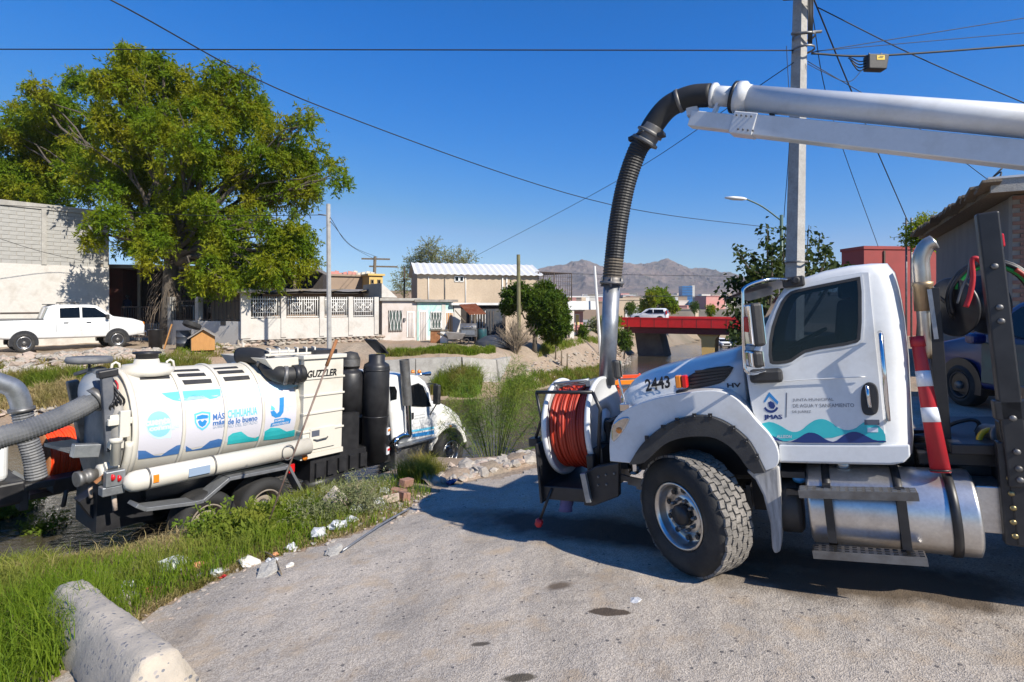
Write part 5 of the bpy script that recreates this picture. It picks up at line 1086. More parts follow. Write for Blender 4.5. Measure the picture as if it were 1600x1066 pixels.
# ------------------------------------------------------------------ buildings and street furniture
class Fac:
    """facade plane through plan points a (left) and b (right); local u along, v into the building, z up (world height)"""
    def __init__(s, pa, ya, pb, yb):
        s.a = Vector(((pa-HX)/F*ya, ya, 0)); b = Vector(((pb-HX)/F*yb, yb, 0)); s.L = (b-s.a).length; d = (b-s.a).normalized(); n = Vector((-d.y, d.x, 0))
        s.M = Matrix.Translation(s.a) @ Matrix((d, n, Vector((0, 0, 1)))).transposed().to_4x4(); s.I = s.M.inverted(); s.e = s.I @ Vector((0, 0, EYE))
    def P(s, px, py, v=0.):
        d = s.I.to_3x3() @ Vector(((px-HX)/F, 1, -(py-HY)/F)); q = s.e+d*((v-s.e.y)/d.y); return q.x, q.z
    def rect(s, x0, y0, x1, y1, v=0.):
        xm, ym = (x0+x1)/2, (y0+y1)/2; return s.P(x0, ym, v)[0], s.P(x1, ym, v)[0], s.P(xm, y1, v)[1], s.P(xm, y0, v)[1]
M['plaster'] = pm('white_plaster', (.53, .505, .465), (.38, .34, .29), 1.1, .9, lo=.5, hi=.78, bump=.15, bscale=20, fine=(9, .06))
M['plasterpink'] = pm('peeling_plaster', (.54, .48, .45), (.44, .38, .33), 1.4, .9, lo=.45, hi=.7, bump=.2, bscale=14)
M['mint'] = pm('mint_plaster', (.38, .62, .56), (.60, .62, .57), 1.8, .85, lo=.45, hi=.68)
M['beige'] = pm('beige_render', (.47, .38, .28), (.42, .33, .24), .8, .95, fine=(7, .07), bump=.1)
M['brownwall'] = pm('brown_render', (.34, .25, .18), (.28, .21, .16), .9, .95, bump=.15)
M['block'] = pm('grey_block', (.37, .362, .34), (.29, .285, .265), 2.2, .95, bump=.3, bscale=24)
M['mortar'] = pm('mortar', (.32, .285, .235), (.25, .225, .19), 2, .95)
M['tinwhite'] = pm('white_tin_roof', (.62, .63, .64), (.54, .54, .53), 2, .5)
M['tinrust'] = pm('rusty_tin', (.36, .115, .04), (.46, .21, .10), 3, .8, lo=.4, hi=.65)
M['tingrey'] = pm('grey_tin', (.30, .28, .26), (.16, .14, .12), 2, .75)
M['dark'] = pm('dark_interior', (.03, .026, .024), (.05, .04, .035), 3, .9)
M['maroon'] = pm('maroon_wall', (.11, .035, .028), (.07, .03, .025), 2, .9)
M['pinkwall'] = pm('faded_pink_wall', (.52, .20, .18), (.46, .26, .22), 2.4, .9)
M['redwall'] = pm('red_wall', (.32, .06, .055), (.24, .05, .045), .8, .85)
M['yellowwall'] = pm('yellow_wall', (.66, .44, .14), (.58, .40, .16), 2, .9)
M['stucco'] = pm('grey_stucco', (.21, .185, .165), (.16, .145, .13), 1.6, .95, bump=.3, bscale=16, stretch=(1, 1, .3))
M['brick'] = pm('brown_brick', (.235, .12, .085), (.30, .175, .125), 9, .9, bump=.2)
M['barwhite'] = pm('white_iron_bar', (.70, .69, .66), None, rough=.6)
M['barblack'] = pm('black_iron_bar', (.04, .035, .03), (.10, .06, .04), 4, .7)
M['greenpole'] = pm('green_lamp_paint', (.06, .11, .09), None, rough=.5)
M['oldpole'] = pm('mossy_pole', (.20, .19, .09), (.13, .11, .07), 3, .95)
M['bluedrum'] = pm('blue_black_drum', (.03, .04, .06), (.07, .07, .07), 3, .5)
M['dish'] = pm('satellite_dish', (.50, .70, .72), None, rough=.5)

def part(mb, name, mat, par, bevel=0, **k): return mb.build(name, mat, par, bevel, **k)
def window(par, u0, u1, z0, z1, v=-.02, glass='glass', frame='barblack', bars=0, name='window', sill=False):
    f = MB(); t = .06
    for a, b, c, d in ((u0, u1, z0, z0+t), (u0, u1, z1-t, z1), (u0, u0+t, z0, z1), (u1-t, u1, z0, z1)): f.box(a, b, v-.04, v+.03, c, d)
    o = part(f, name, M[frame], par); part(MB().box(u0+t, u1-t, v-.005, v+.0, z0+t, z1-t), 'pane', M[glass], o)
    for k in range(bars): x = u0+(u1-u0)*(k+.5)/bars; part(MB().tube(bez([(x, v-.06, z0), (x+.05*(-1)**k, v-.06, z0+(z1-z0)*.3), (x-.05*(-1)**k, v-.06, z0+(z1-z0)*.7), (x, v-.06, z1)], 9), .016, 5), 'bar', M['barwhite'], o)
    return o
def doorp(par, u0, u1, z0, z1, mat, v=-.02, bars=0):
    o = part(MB().box(u0-.06, u1+.06, v-.02, v+.02, z0, z1+.06), 'door_frame', M['barwhite'], par); part(MB().box(u0, u1, v-.035, v-.02, z0+.02, z1), 'door', mat, o)
    for k in range(bars): x = u0+(u1-u0)*(k+.5)/bars; part(MB().tube([(x, v-.06, z0+.05), (x, v-.06, z1)], .014, 5), 'bar', M['barwhite'], o)
    return o
def share(proto, par, loc, rot=None, scale=None):
    c = link(proto.name.split('.')[0], proto.data, par); c.location = loc
    if rot is not None: c.rotation_euler = rot
    if scale is not None: c.scale = scale
    return c
def stone_mesh(name, mat, seed, flat=.7):
    b = bmesh.new(); bmesh.ops.create_icosphere(b, subdivisions=1, radius=.5); r = random.Random(seed)
    for v in b.verts: v.co = v.co*(1+r.uniform(-.28, .22)); v.co.z *= flat
    me = bpy.data.meshes.new(name); b.to_mesh(me); b.free(); me.materials.append(mat); return me

# --- block building on the left
A = Fac(-260, 24.5, 171, 32.6)
tb_ = thing('block_building', 'tall building with bare grey block upper storey above white plastered wall', 'building', A.M)
u1 = A.L; zt0 = A.P(0, 312)[1]; zm_ = A.P(100, 415)[1]
part(MB().box(0, u1, .05, 9, -.6, zm_), 'lower_wall', M['plaster'], tb_); part(MB().box(0, u1, .09, 9, zm_, zt0+.02), 'upper_wall', M['mortar'], tb_)
part(MB().box(0, u1+.04, .0, .30, zt0-.28, zt0+.02), 'concrete_beam', M['concrete'], tb_, .01)
ucol = A.P(69, 380)[0]
for c_ in (ucol, u1-.18, ucol-5.3): part(MB().box(c_-.11, c_+.11, .0, .2, zm_, zt0-.28), 'concrete_column', M['concrete'], tb_)
rows = 14; bh = (zt0-.28-zm_)/rows; bl = .62; proto = None
bm_ = MB().box(0, bl-.018, 0, .06, 0, bh-.018)
for r_ in range(rows):
    for k in range(-1, int(u1/bl)+1):
        u_ = k*bl+(bl/2 if r_ % 2 else 0)
        if u_ < A.P(-10, 400)[0]-bl or u_+bl > u1+.02 or u_ < 0: continue
        if proto is None: proto = part(bm_, 'block', M['block'], tb_, .008); proto.location = (u_, .07, zm_+r_*bh)
        else: q = share(proto, tb_, (u_, .07+rnd.uniform(-.012, .008), zm_+r_*bh)); 
part(MB().box(A.P(0, 489)[0], A.P(63, 489)[0], .0, .06, A.P(30, 489)[1]-.03, A.P(30, 489)[1]+.03), 'wall_pipe', M['barblack'], tb_)

# --- shaded house behind the big tree
B = Fac(168, 35, 500, 38)
th_ = thing('porch_house', 'low dark house with deep shaded porch behind the big tree', 'house', B.M)
L_ = B.L; zr = B.P(200, 416)[1]
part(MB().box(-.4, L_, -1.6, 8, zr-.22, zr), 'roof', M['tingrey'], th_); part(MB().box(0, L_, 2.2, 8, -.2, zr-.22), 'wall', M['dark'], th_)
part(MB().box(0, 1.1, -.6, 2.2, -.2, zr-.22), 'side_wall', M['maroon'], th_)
part(MB().box(0, L_, -1.5, 2.2, -.3, 1.12), 'porch_floor', M['concrete'], th_)
for k in range(5): part(MB().box(2.2+k*2.3, 2.36+k*2.3, -1.3, -1.14, -.2, zr-.22), 'porch_post', M['wood'], th_)
part(MB().box(-.2, .2, -.75, -.62, 1.0, 3.4), 'shop_rack', M['tinrust'], th_)
window(th_, 5.2, 6.6, 1.0, 2.3, 2.18, 'glass'); doorp(th_, 3.4, 4.3, 0, 2.2, M['dark'], 2.18); window(th_, 8.4, 9.8, 1.0, 2.3, 2.18, 'glass')
gr = thing('railing', 'dark iron railing in front of the shaded porch', 'railing', Fac(190, 32.5, 268, 33).M); GL = Fac(190, 32.5, 268, 33).L
part(MB().box(0, GL, -.03, .03, 2.15, 2.21).box(0, GL, -.03, .03, .35, .41), 'rail', M['barblack'], gr, kind='stuff'); bp_ = None
for k in range(22):
    if bp_ is None: bp_ = part(MB().tube([(0, 0, .35), (0, 0, 2.2)], .022, 5), 'bar', M['barblack'], gr)
    else: share(bp_, gr, (GL*k/21, 0, 0))

# --- white fence wall with iron grilles on a stone footing
def zpx(py, Y): return EYE-(py-HY)/F*Y
C = Fac(379, 29, 592, 33.4); CL = C.L
fw_ = thing('fence_wall', 'white plastered fence wall with pillars and white iron grilles', 'fence', C.M)
zw = C.P(480, 497)[1]; zgt = C.P(480, 464)[1]; zb0 = C.P(480, 526)[1]
part(MB().box(0, CL, 0, .22, zb0-.1, zw), 'low_wall', M['plaster'], fw_, .01)
PX = [384, 443, 503, 548, 588]; us = [C.P(p, 480)[0] for p in PX]
for k, u_ in enumerate(us):
    w_ = .24 if k == 0 else .14
    o = part(MB().box(u_-w_, u_+w_, -.06, .3, zb0, zgt+(.18 if k == 0 else .02)), 'pillar', M['plaster'], fw_, .015)
    if k == 0: part(MB().lathe([(.36, 0), (.62, .05), (.62, .15), (.3, .24), (0, .26)], (u_, .12, zgt+.18), (0, 0, 1), 12, sm=False), 'pillar_cap', M['concrete'], o)
bar = None
def grille(par, ua, ub, z0, z1, mat, n, v=.1, orn=True):
    global bar
    f = part(MB().box(ua, ub, v-.015, v+.015, z0+.06, z0+.1).box(ua, ub, v-.015, v+.015, z1-.16, z1-.12), 'grille_rail', mat, par, kind='stuff')
    for k in range(n):
        x = ua+(ub-ua)*(k+.5)/n
        part(MB().tube([(x, v, z0+.02), (x, v, z1)], .021, 5), 'bar', mat, f)
    if orn:
        for t_ in (.3, .68):
            x = ua+(ub-ua)*t_; h = (z1-z0)*.22; zc_ = (z0+z1)/2
            part(MB().tube([(x-h, v-.02, zc_-h), (x+h, v-.02, zc_-h), (x+h, v-.02, zc_+h), (x-h, v-.02, zc_+h)], .022, 5, closed=True).tube([(x-h, v-.02, zc_-h), (x, v-.02, zc_+h*.3), (x+h, v-.02, zc_-h)], .02, 5).tube([(x-h, v-.02, zc_+h), (x, v-.02, zc_-h*.3), (x+h, v-.02, zc_+h)], .02, 5), 'grille_ornament', mat, f)
for k in range(4): grille(fw_, us[k]+.2, us[k+1]-.16, zw, zgt, M['barwhite'], int((us[k+1]-us[k])/.14))
D = Fac(262, 31.5, 379, 29)
f2 = thing('fence_wall', 'shaded white low wall with dark railing beside the tree trunk', 'fence', D.M)
part(MB().box(0, D.L, 0, .22, -.1, zw-.15), 'low_wall', M['plaster'], f2, .01); 
for p in (265, 308): u_ = D.P(p, 490)[0]; part(MB().box(u_-.14, u_+.14, -.04, .28, -.1, zgt), 'pillar', M['concrete'], f2, .015)
for a_, b_ in ((268, 304), (312, 374)): grille(f2, D.P(a_, 490)[0], D.P(b_, 490)[0], zw-.15, zgt-.1, M['barblack'], 10, orn=False)
q = D.P(351, 505); part(MB().box(q[0]-.3, q[0]+.1, -.02, 0, q[1]-.12, q[1]+.1), 'wall_sign', M['ink'], f2)
# stone footing under the fence: stones one by one
E_ = Fac(372, 28.9, 600, 33.6)
sw = thing('stone_wall', 'rough stone retaining wall under the white fence', 'retaining wall', E_.M)
zf0 = C.P(480, 560)[1]
part(MB().box(0, E_.L, .12, .8, zf0-.5, zb0-.06), 'wall_core', M['mortar'], sw)
sms = [stone_mesh('stone', M['rockpink'] if i % 2 else M['rock'], 40+i, .8) for i in range(6)]
nrow = 6; hz_ = (zb0-.06-zf0)/nrow
for r_ in range(nrow):
    u_ = rnd.uniform(-.1, .1)
    while u_ < E_.L:
        w_ = rnd.uniform(.28, .52); o = link('stone', rnd.choice(sms), sw); o.location = (u_+w_/2, .1, zf0+hz_*(r_+.5)+rnd.uniform(-.03, .03)); o.scale = (w_*1.05, .3, hz_*1.25); o.rotation_euler = (rnd.uniform(-.3, .3), rnd.uniform(-.3, .3), rnd.uniform(-.4, .4)); u_ += w_*.97
# sheet roofs behind the fence
for nm, lb, a_, y_, b_, y2_, pz, col in (('sheet_roof', 'sagging grey sheet roof behind the white grilles', 398, 34.0, 590, 36.5, 455, 'tingrey'), ('sheet_roof', 'dark flat sheet roof behind the pillar with stone cap', 330, 32.5, 398, 34, 452, 'barblack')):
    S = Fac(a_, y_, b_, y2_); o = thing(nm, lb, 'roof', S.M); z_ = S.P((a_+b_)/2, pz)[1]
    part(MB().loft([[Vector((S.L*k/8, 0, z_-.18+.1*vnoise(np.array([k*.8]), np.array([1.]), 1.)[0])) for k in range(9)], [Vector((S.L*k/8, 2.5, z_+.12)) for k in range(9)], [Vector((S.L*k/8, 2.5, z_+.2)) for k in range(9)], [Vector((S.L*k/8, 0, z_-.05+.1*vnoise(np.array([k*.8]), np.array([1.]), 1.)[0])) for k in range(9)]], cap=False, closed=False, sm=False), 'sheet', M[col], o)
    part(MB().box(.3, S.L-.3, 1.5, 1.7, 0, z_), 'back_wall', M['brownwall'], o)
    for k in range(4): part(MB().beam((S.L*(k+.4)/4, -.1, z_+.0), (S.L*(k+.8)/4, .3, z_+.16), .3, .05), 'loose_board', M['wood'], o)

def simple_house(name, lb, fac, pz_top, depth, wallm, roofm, zb=-.4, over=.15, cat='house'):
    o = thing(name, lb, cat, fac.M); zt_ = fac.P(*pz_top)[1]
    part(MB().box(0, fac.L, 0, depth, zb, zt_), 'wall', wallm, o); part(MB().box(-over, fac.L+over, -over, depth+over, zt_+.002, zt_+.16), 'roof', roofm, o)
    return o, zt_
H1 = Fac(408, 43, 580, 47); h1, _ = simple_house('flat_roof_house', 'plain brown flat roofed house behind the fence and dish', H1, (500, 431), 9, M['brownwall'], M['brownwall'])
for a_, w_, mt in ((462, 36, 'plaster'), (525, 30, 'pinkwall'), (555, 22, 'plaster')):
    u_, z_ = H1.P(a_, 428); lo = MB()
    for k in range(6): lo.obox((u_+k*.35, 1.5+.2*math.sin(k), z_+.1+.08*math.sin(k*2.)), (.34, .1, .35+.1*math.sin(k*3)), Matrix.Rotation(.2*math.sin(k*1.7), 3, 'Y'))
    w__ = lo.build('laundry', M[mt], None); w__.matrix_world = H1.M; w__['label'] = {462: 'white washing hung on the brown roof left of the pole', 525: 'pink washing hung on the brown roof beside the pole', 555: 'pale washing hung near the yellow block'}[a_]; w__['category'] = 'laundry'; w__['kind'] = 'thing'
H2 = Fac(577, 45, 598, 45.6); h2, z2 = simple_house('yellow_block', 'small yellow building with two dark windows above the roofs', H2, (588, 431), 4, M['yellowwall'], M['yellowwall'], cat='building')
for a_ in (579, 589.5): r_ = H2.rect(a_, 437, a_+5, 444); window(h2, *r_, v=-.02, frame='wood')
# pink and mint row houses
R1 = Fac(597, 34, 651, 35.2); r1, zr1 = simple_house('row_house', 'peeling pinkish white house with barred window and pale door', R1, (625, 470), 6, M['plasterpink'], M['concrete'], -.6, .2)
x = R1.rect(607, 485, 628, 518); window(r1, x[0], x[1], x[2], x[3], -.02, 'glassgrey', 'barblack', 8)
x = R1.rect(637, 488, 646, 527); doorp(r1, x[0], x[1], x[2], x[3], M['plasterpink'], -.02, 4)
part(MB().box(*R1.P(630, 495)[:1], R1.P(633, 495)[0], -.12, 0, R1.P(630, 502)[1], R1.P(630, 497)[1]), 'meter_box', M['steel'], r1)
part(MB().prism([(R1.P(597,462)[0]-.02, zr1+.2), (R1.P(597,462)[0]+1.0, zr1+.2), (R1.P(597,462)[0]-.02, zr1+1.1)], lambda a, b, w: Vector((a, w, b)), 0, 4), 'gable', M['plaster'], r1)
R2 = Fac(652, 35.2, 708, 36.4); r2_, zr2 = simple_house('row_house', 'mint green house with pale door and ornate barred window', R2, (680, 472), 6, M['mint'], M['tingrey'], -.6, .25)
x = R2.rect(656, 487, 666, 535); doorp(r2_, x[0], x[1], x[2], x[3], M['plasterpink'], -.02, 4); x = R2.rect(672, 487, 690, 514); window(r2_, x[0], x[1], x[2], x[3], -.02, 'glassgrey', 'barwhite', 8)
x = R2.rect(697, 489, 707, 523); doorp(r2_, x[0], x[1], x[2], x[3], M['plywood'], -.02, 3); x = R2.rect(690, 475, 696, 535); part(MB().box(x[0], x[1], -.03, 0, x[2], x[3]), 'wall_pilaster', M['plaster'], r2_)
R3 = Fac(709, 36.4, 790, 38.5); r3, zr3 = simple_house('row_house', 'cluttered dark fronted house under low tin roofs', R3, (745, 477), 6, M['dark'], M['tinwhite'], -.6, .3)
part(MB().box(0, .5, -.05, 0, -.5, zr3), 'wall_pilaster', M['plaster'], r3)
for k in range(9): u_ = R3.P(735+k*4.2, 510)[0]; part(MB().tube([(u_, -.2, -.2), (u_, -.2, 1.9)], .02, 5), 'bar', M['barwhite' if k < 6 else 'barblack'], r3)
part(MB().box(R3.P(758,510)[0], R3.P(784,510)[0], -.1, -.05, -.3, 2.0), 'gate', M['bluedrum'], r3)
aw = thing('awning', 'rusty corrugated tin awning propped on a wooden post', 'awning', Fac(712, 34.5, 760, 34.5).M); AW = Fac(712, 34.5, 760, 34.5)
qa = [AW.P(714, 476), AW.P(741, 474.5), AW.P(760, 490), AW.P(734, 491)]
rg = []
for k in range(25):
    t_ = k/24; a = Vector((qa[0][0], 1.2, qa[0][1])).lerp(Vector((qa[1][0], 1.2, qa[1][1])), t_); b = Vector((qa[3][0], -.6, qa[3][1])).lerp(Vector((qa[2][0], -.6, qa[2][1])), t_); d = Vector((0, 0, .03*(-1)**k)); rg.append([a+d, b+d, b+d-Vector((0, 0, .02)), a+d-Vector((0, 0, .02))])
part(MB().loft(rg, sm=False), 'tin_sheet', M['tinrust'], aw); u_, z_ = AW.P(743, 492); part(MB().beam((u_, -.5, -.3), (u_, -.5, z_), .1, .1, (0, 1, 0)), 'post', M['wood'], aw); part(MB().beam((AW.P(712, 485)[0], -.4, AW.P(712, 485)[1]), (AW.P(728, 503)[0], -.4, AW.P(728, 503)[1]), .06, .06), 'brace', M['wood'], aw)
def prop(name, lb, cat, px, py, Y, mb, mat, group=None):
    p = at(px, py, Y); p.z = zg1(p.x, p.y)-.02; o = mb.build(name, mat, None, .012); o.location = p; o['label'] = lb; o['category'] = cat
    if group: o['group'] = group
    return o
o = prop('barbecue_grill', 'grey metal barbecue grill with lid standing under the rusty awning', 'grill', 732, 535, 33.6, MB().box(-.55, .55, -.3, .3, .5, .95).lathe([(.0, -.5), (.33, -.5), (.33, .5), (0, .5)], (0, 0, .98), (1, 0, 0), 16), M['steel'])
for a_ in (-.5, .5):
    for b_ in (-.25, .25): part(MB().tube([(a_, b_, 0), (a_, b_, .55)], .03, 6), 'leg', M['barblack'], o)
part(MB().box(-.4, .4, -.34, -.3, .62, .9), 'grill_door', M['galv'], o); part(MB().tube([(-.3, -.33, 1.1), (-.3, -.42, 1.12), (.3, -.42, 1.12), (.3, -.33, 1.1)], .02, 6), 'handle', M['chrome'], o)
bx_ = prop('wooden_box', 'small brown and white cabinet left out by the mint house', 'box', 686, 537, 33.8, MB().box(-.5, .1, -.3, .3, 0, .75), M['rust']); part(MB().box(.11, .55, -.3, .3, 0, .7), 'drawer_unit', M['barwhite'], bx_, .01); part(MB().box(-.56, .58, -.35, .35, .752, .80), 'top', M['wood'], bx_)
w_ = prop('water_drum', 'teal plastic drum beside the grill', 'drum', 753, 535, 33.8, MB().lathe([(0, 0), (.3, 0), (.32, .1), (.3, .5), (.32, .55), (.3, 1.0), (0, 1.02)], n=18), M['greenteal']); part(MB().lathe([(.31, 0), (.33, .03), (.0, .06)], (0, 0, 1.0), (0, 0, 1), 18), 'lid', M['bluedrum'], w_)
b_ = prop('tarpaulin_heap', 'dark blue tarpaulin heap in front of the gate', 'tarpaulin', 772, 541, 33, MB().loft([[Vector((math.cos(a)*r*1.1, math.sin(a)*r*.6, h+.05*math.sin(3*a))) for a in np.linspace(0, 2*PI, 13)[:-1]] for r, h in ((1.1, 0), (1.0, .35), (.6, .6), (.2, .68))]), M['bluedrum'])
o = prop('wheelbarrow', 'old wheelbarrow leaning in the clutter before the awning', 'wheelbarrow', 712, 536, 33.2, MB().loft([[Vector((-.4, -.3, .35)), Vector((.4, -.3, .35)), Vector((.4, .3, .35)), Vector((-.4, .3, .35))], [Vector((-.6, -.42, .8)), Vector((.6, -.42, .7)), Vector((.6, .42, .7)), Vector((-.6, .42, .8))]], sm=False), M['tingrey']); part(MB().lathe([(.1, -.05), (.2, -.05), (.2, .05), (.1, .05)], (.65, 0, .2), (0, 1, 0), 16, close=True), 'wheel', M['rubber'], o)
for s_ in (-.25, .25): part(MB().tube([(.65, s_*.3, .2), (-.3, s_, .35), (-1.1, s_, .75)], .025, 6), 'handle', M['wood'], o)
# two storey house with white tin roof and its cage
S2 = Fac(652, 41, 840, 43.5); s2 = thing('two_storey_house', 'long beige upper storey with white tin gable roof', 'house', S2.M)
ze = S2.P(745, 427)[1]; zb_ = S2.P(745, 473)[1]; zrd = S2.P(760, 414, 2.6)[1]
part(MB().box(0, S2.L, 0, 5.2, -.4, ze), 'wall', M['beige'], s2)
part(MB().prism([(0, ze), (5.2, ze), (2.6, zrd-.02)], lambda a, b, w: Vector((w, a, b)), S2.L-.12, S2.L), 'gable', M['plaster'], s2); part(MB().prism([(0, ze), (5.2, ze), (2.6, zrd-.02)], lambda a, b, w: Vector((w, a, b)), 0, .12), 'gable', M['plaster'], s2)
for s_ in (0, 1):
    rg = []
    for k in range(41):
        x = -.25+(S2.L+.6)*k/40; d = .035*(-1)**k; a = (-.35, ze-.08) if not s_ else (5.55, ze-.08); rg.append([Vector((x, a[0], a[1]+d)), Vector((x, 2.6, zrd+.06+d)), Vector((x, 2.6, zrd+d)), Vector((x, a[0], a[1]-.06+d))])
    part(MB().loft(rg, sm=False), 'roof', M['tinwhite'], s2)
x = S2.rect(710, 431.5, 724.5, 440.5); window(s2, x[0], (x[0]+x[1])/2, x[2], x[3], -.02, 'glass', 'barwhite'); window(s2, (x[0]+x[1])/2+.02, x[1], x[2], x[3], -.02, 'glass', 'barwhite')
for p in (669.5, 695, 727.5, 785, 791.5): u_ = S2.P(p, 450)[0]; part(MB().tube([(u_, -.05, zb_), (u_, -.05, ze-.3)], .035 if p < 780 else .05, 6), 'wall_pipe', M['barwhite' if p != 695 else 'steel'], s2)
part(MB().box(S2.L, S2.L+.03, .8, 1.9, zb_, ze-.25), 'upper_door', M['barwhite'], s2)
cg = Fac(841, 43.5, 893, 45.5); ca_ = thing('balcony_cage', 'dark wire cage balcony beside the beige house', 'cage', cg.M); z0 = cg.P(865, 473)[1]; z1 = cg.P(865, 426)[1]
part(MB().box(-.2, cg.L+.2, -.1, 4, z0-.25, z0), 'balcony_slab', M['tinwhite'], ca_)
for v_ in (0, 3.8):
    for k in range(16): part(MB().tube([(cg.L*k/15, v_, z0), (cg.L*k/15, v_, z1)], .05 if k in (0, 7, 15) else .018, 5), 'bar', M['barblack'], ca_)
    for k in range(8): z_ = z0+(z1-z0)*k/7; part(MB().tube([(0, v_, z_), (cg.L, v_, z_)], .04 if k == 7 else .014, 5), 'cross_bar', M['barblack'], ca_)
for k in range(7): part(MB().tube([(cg.L*k/6, 0, z1), (cg.L*k/6, 3.8, z1)], .03, 5), 'roof_bar', M['barblack'], ca_)
for u_ in (.1, cg.L-.1): part(MB().box(u_-.1, u_+.1, 0, .2, -.9, z0-.25), 'column', M['plaster'], ca_)
P3 = Fac(873, 46, 911, 48); p3, zp3 = simple_house('pink_house', 'small faded pink house with pale porch slab', P3, (890, 487), 5, M['pinkwall'], M['plasterpink'], -1.2, .1)
part(MB().box(-.6, P3.L+.2, -1.4, 5, zp3+.17, zp3+.9), 'parapet', M['tinwhite'], p3); x = P3.rect(899, 492, 904, 508); doorp(p3, x[0], x[1], x[2], x[3], M['yellowwall'])
part(MB().box(0, .5, -1.3, -1.1, -1.2, zp3+.17), 'column', M['plaster'], p3); part(MB().box(0, 1.1, -.03, 0, -1, zp3), 'panel', M['plasterpink'], p3)
x = P3.P(892, 522); part(MB().prism([(x[0], x[1]-.3), (x[0]+.8, x[1]-.3), (x[0]+.5, x[1]+.2), (x[0]+.2, x[1]+.1)], lambda a, b, w: Vector((a, w, b)), -.012, -.006), 'wall_paint', M['greyprint'], p3)
# low concrete wall on the far bank
LW = [at(585, 565, 26.6), at(650, 560, 26.6), at(720, 558, 27), at(772, 562, 28.2), at(800, 556, 32), at(832, 553, 36)]
lw = thing('low_wall', 'low cracked concrete wall along the far canal bank', 'wall', LW[0]); m = MB()
for a, b in zip(LW, LW[1:]):
    a, b = a-LW[0], b-LW[0]; m.prism([(0, 0), (1, 0)] , lambda *_: Vector(), 0, 0) if False else None
    d = (b-a).normalized(); n = Vector((-d.y, d.x, 0))*.16
    m.loft([[a-n, a+n, a+n*2.5-Vector((0, 0, 1.5)), a-n*2.5-Vector((0, 0, 1.5))], [b-n, b+n, b+n*2.5-Vector((0, 0, 1.5)), b-n*2.5-Vector((0, 0, 1.5))]], sm=False)
part(m, 'wall_run', M['concrete'], lw, 0)
for k in range(3): q = at(1082-215-4+k*8, 560, 33.8)  # fence posts by the bank
for k in range(3):
    q = at(868+k*9, 540, 36); q.z = zg1(q.x, q.y); o = MB().tube([(0, 0, -.2), (.03, 0, 1.0)], .05, 6).build('fence_post', M['wood'], None); o.location = q; o['label'] = 'short wooden post on the far bank below the round green shrub'; o['category'] = 'post'; o['group'] = 'short posts on the far bank'

# --- props on the far street
p = at(441, 446, 30.5); sdh = thing('satellite_dish', 'pale blue satellite dish on the fence wall', 'satellite dish', p)
part(MB().lathe([(0, .1), (.1, .09), (.2, .05), (.3, 0)], (0, 0, 0), (.5, .85, -.1), 24, cap=False), 'dish', M['dish'], sdh); part(MB().tube([(0, 0, 0), (.1, .2, -.2), (.1, .2, -.8)], .03, 6), 'mount', M['steel'], sdh); part(MB().tube([(-.05, .05, -.25), (-.25, -.4, -.1)], .015, 6), 'feed_arm', M['steel'], sdh)
q = at(318, 532, 27.0); q.z = zg1(q.x, q.y)
dh = thing('dog_house', 'orange plywood dog house with grey pitched roof', 'dog house', Matrix.Translation(q) @ Matrix.Rotation(.5, 4, 'Z'))
part(MB().prism([(-.5, 0), (.5, 0), (.5, .65), (0, 1.0), (-.5, .65)], lambda a, b, w: Vector((a, w, b)), -.6, .6), 'walls', M['plywood'], dh)
part(MB().box(-.52, -.505, -.6, .6, 0, .65), 'side_panel', M['wood'], dh)
for s_ in (-1, 1): part(MB().beam((s_*.33, -.75, .82), (s_*.33, .75, .82), .8, .05, (s_*.57, 0, .82)), 'roof_board', M['tingrey'], dh)
o = tyre_mb(.42, .24, .24, 28).build('tyre', M['rubber'], None); o.matrix_world = Matrix.Translation(at(300, 508, 26.9)) @ Matrix.Rotation(.25, 4, 'Y') @ Matrix.Rotation(1.25, 4, 'X'); o['label'] = 'old tyre lying on top of the dog house roof'; o['category'] = 'tyre'
q = at(287, 533, 27.2); q.z = zg1(q.x, q.y); dr = thing('drum', 'dark dented oil drum left of the dog house', 'drum', q)
part(MB().lathe([(0, 0), (.33, 0), (.33, .28), (.35, .3), (.33, .32), (.33, .6), (.35, .62), (.33, .64), (.33, .92), (.345, .94), (.33, .93), (.3, .9), (0, .9)], n=22), 'barrel', M['bluedrum'], dr)
q = at(256, 532, 27.6); q.z = zg1(q.x, q.y); o = MB().beam((0, 0, 0), (.35, .1, 1.3), .1, .05).build('plank', M['plywood'], None); o.location = q; o['label'] = 'yellow plank leaning against the shaded wall by the trunk'; o['category'] = 'plank'
q = at(243, 530, 28.0); q.z = zg1(q.x, q.y); o = MB().lathe([(0, 0), (.3, 0), (.34, 1.0), (.36, 1.02), (.0, 1.06)], n=16).build('waste_bin', M['black'], None); o.location = q; o['label'] = 'black rubbish bin in the shade in front of the trunk'; o['category'] = 'bin'
# tyre lying in the rubble, log wheel etc. come with the litter

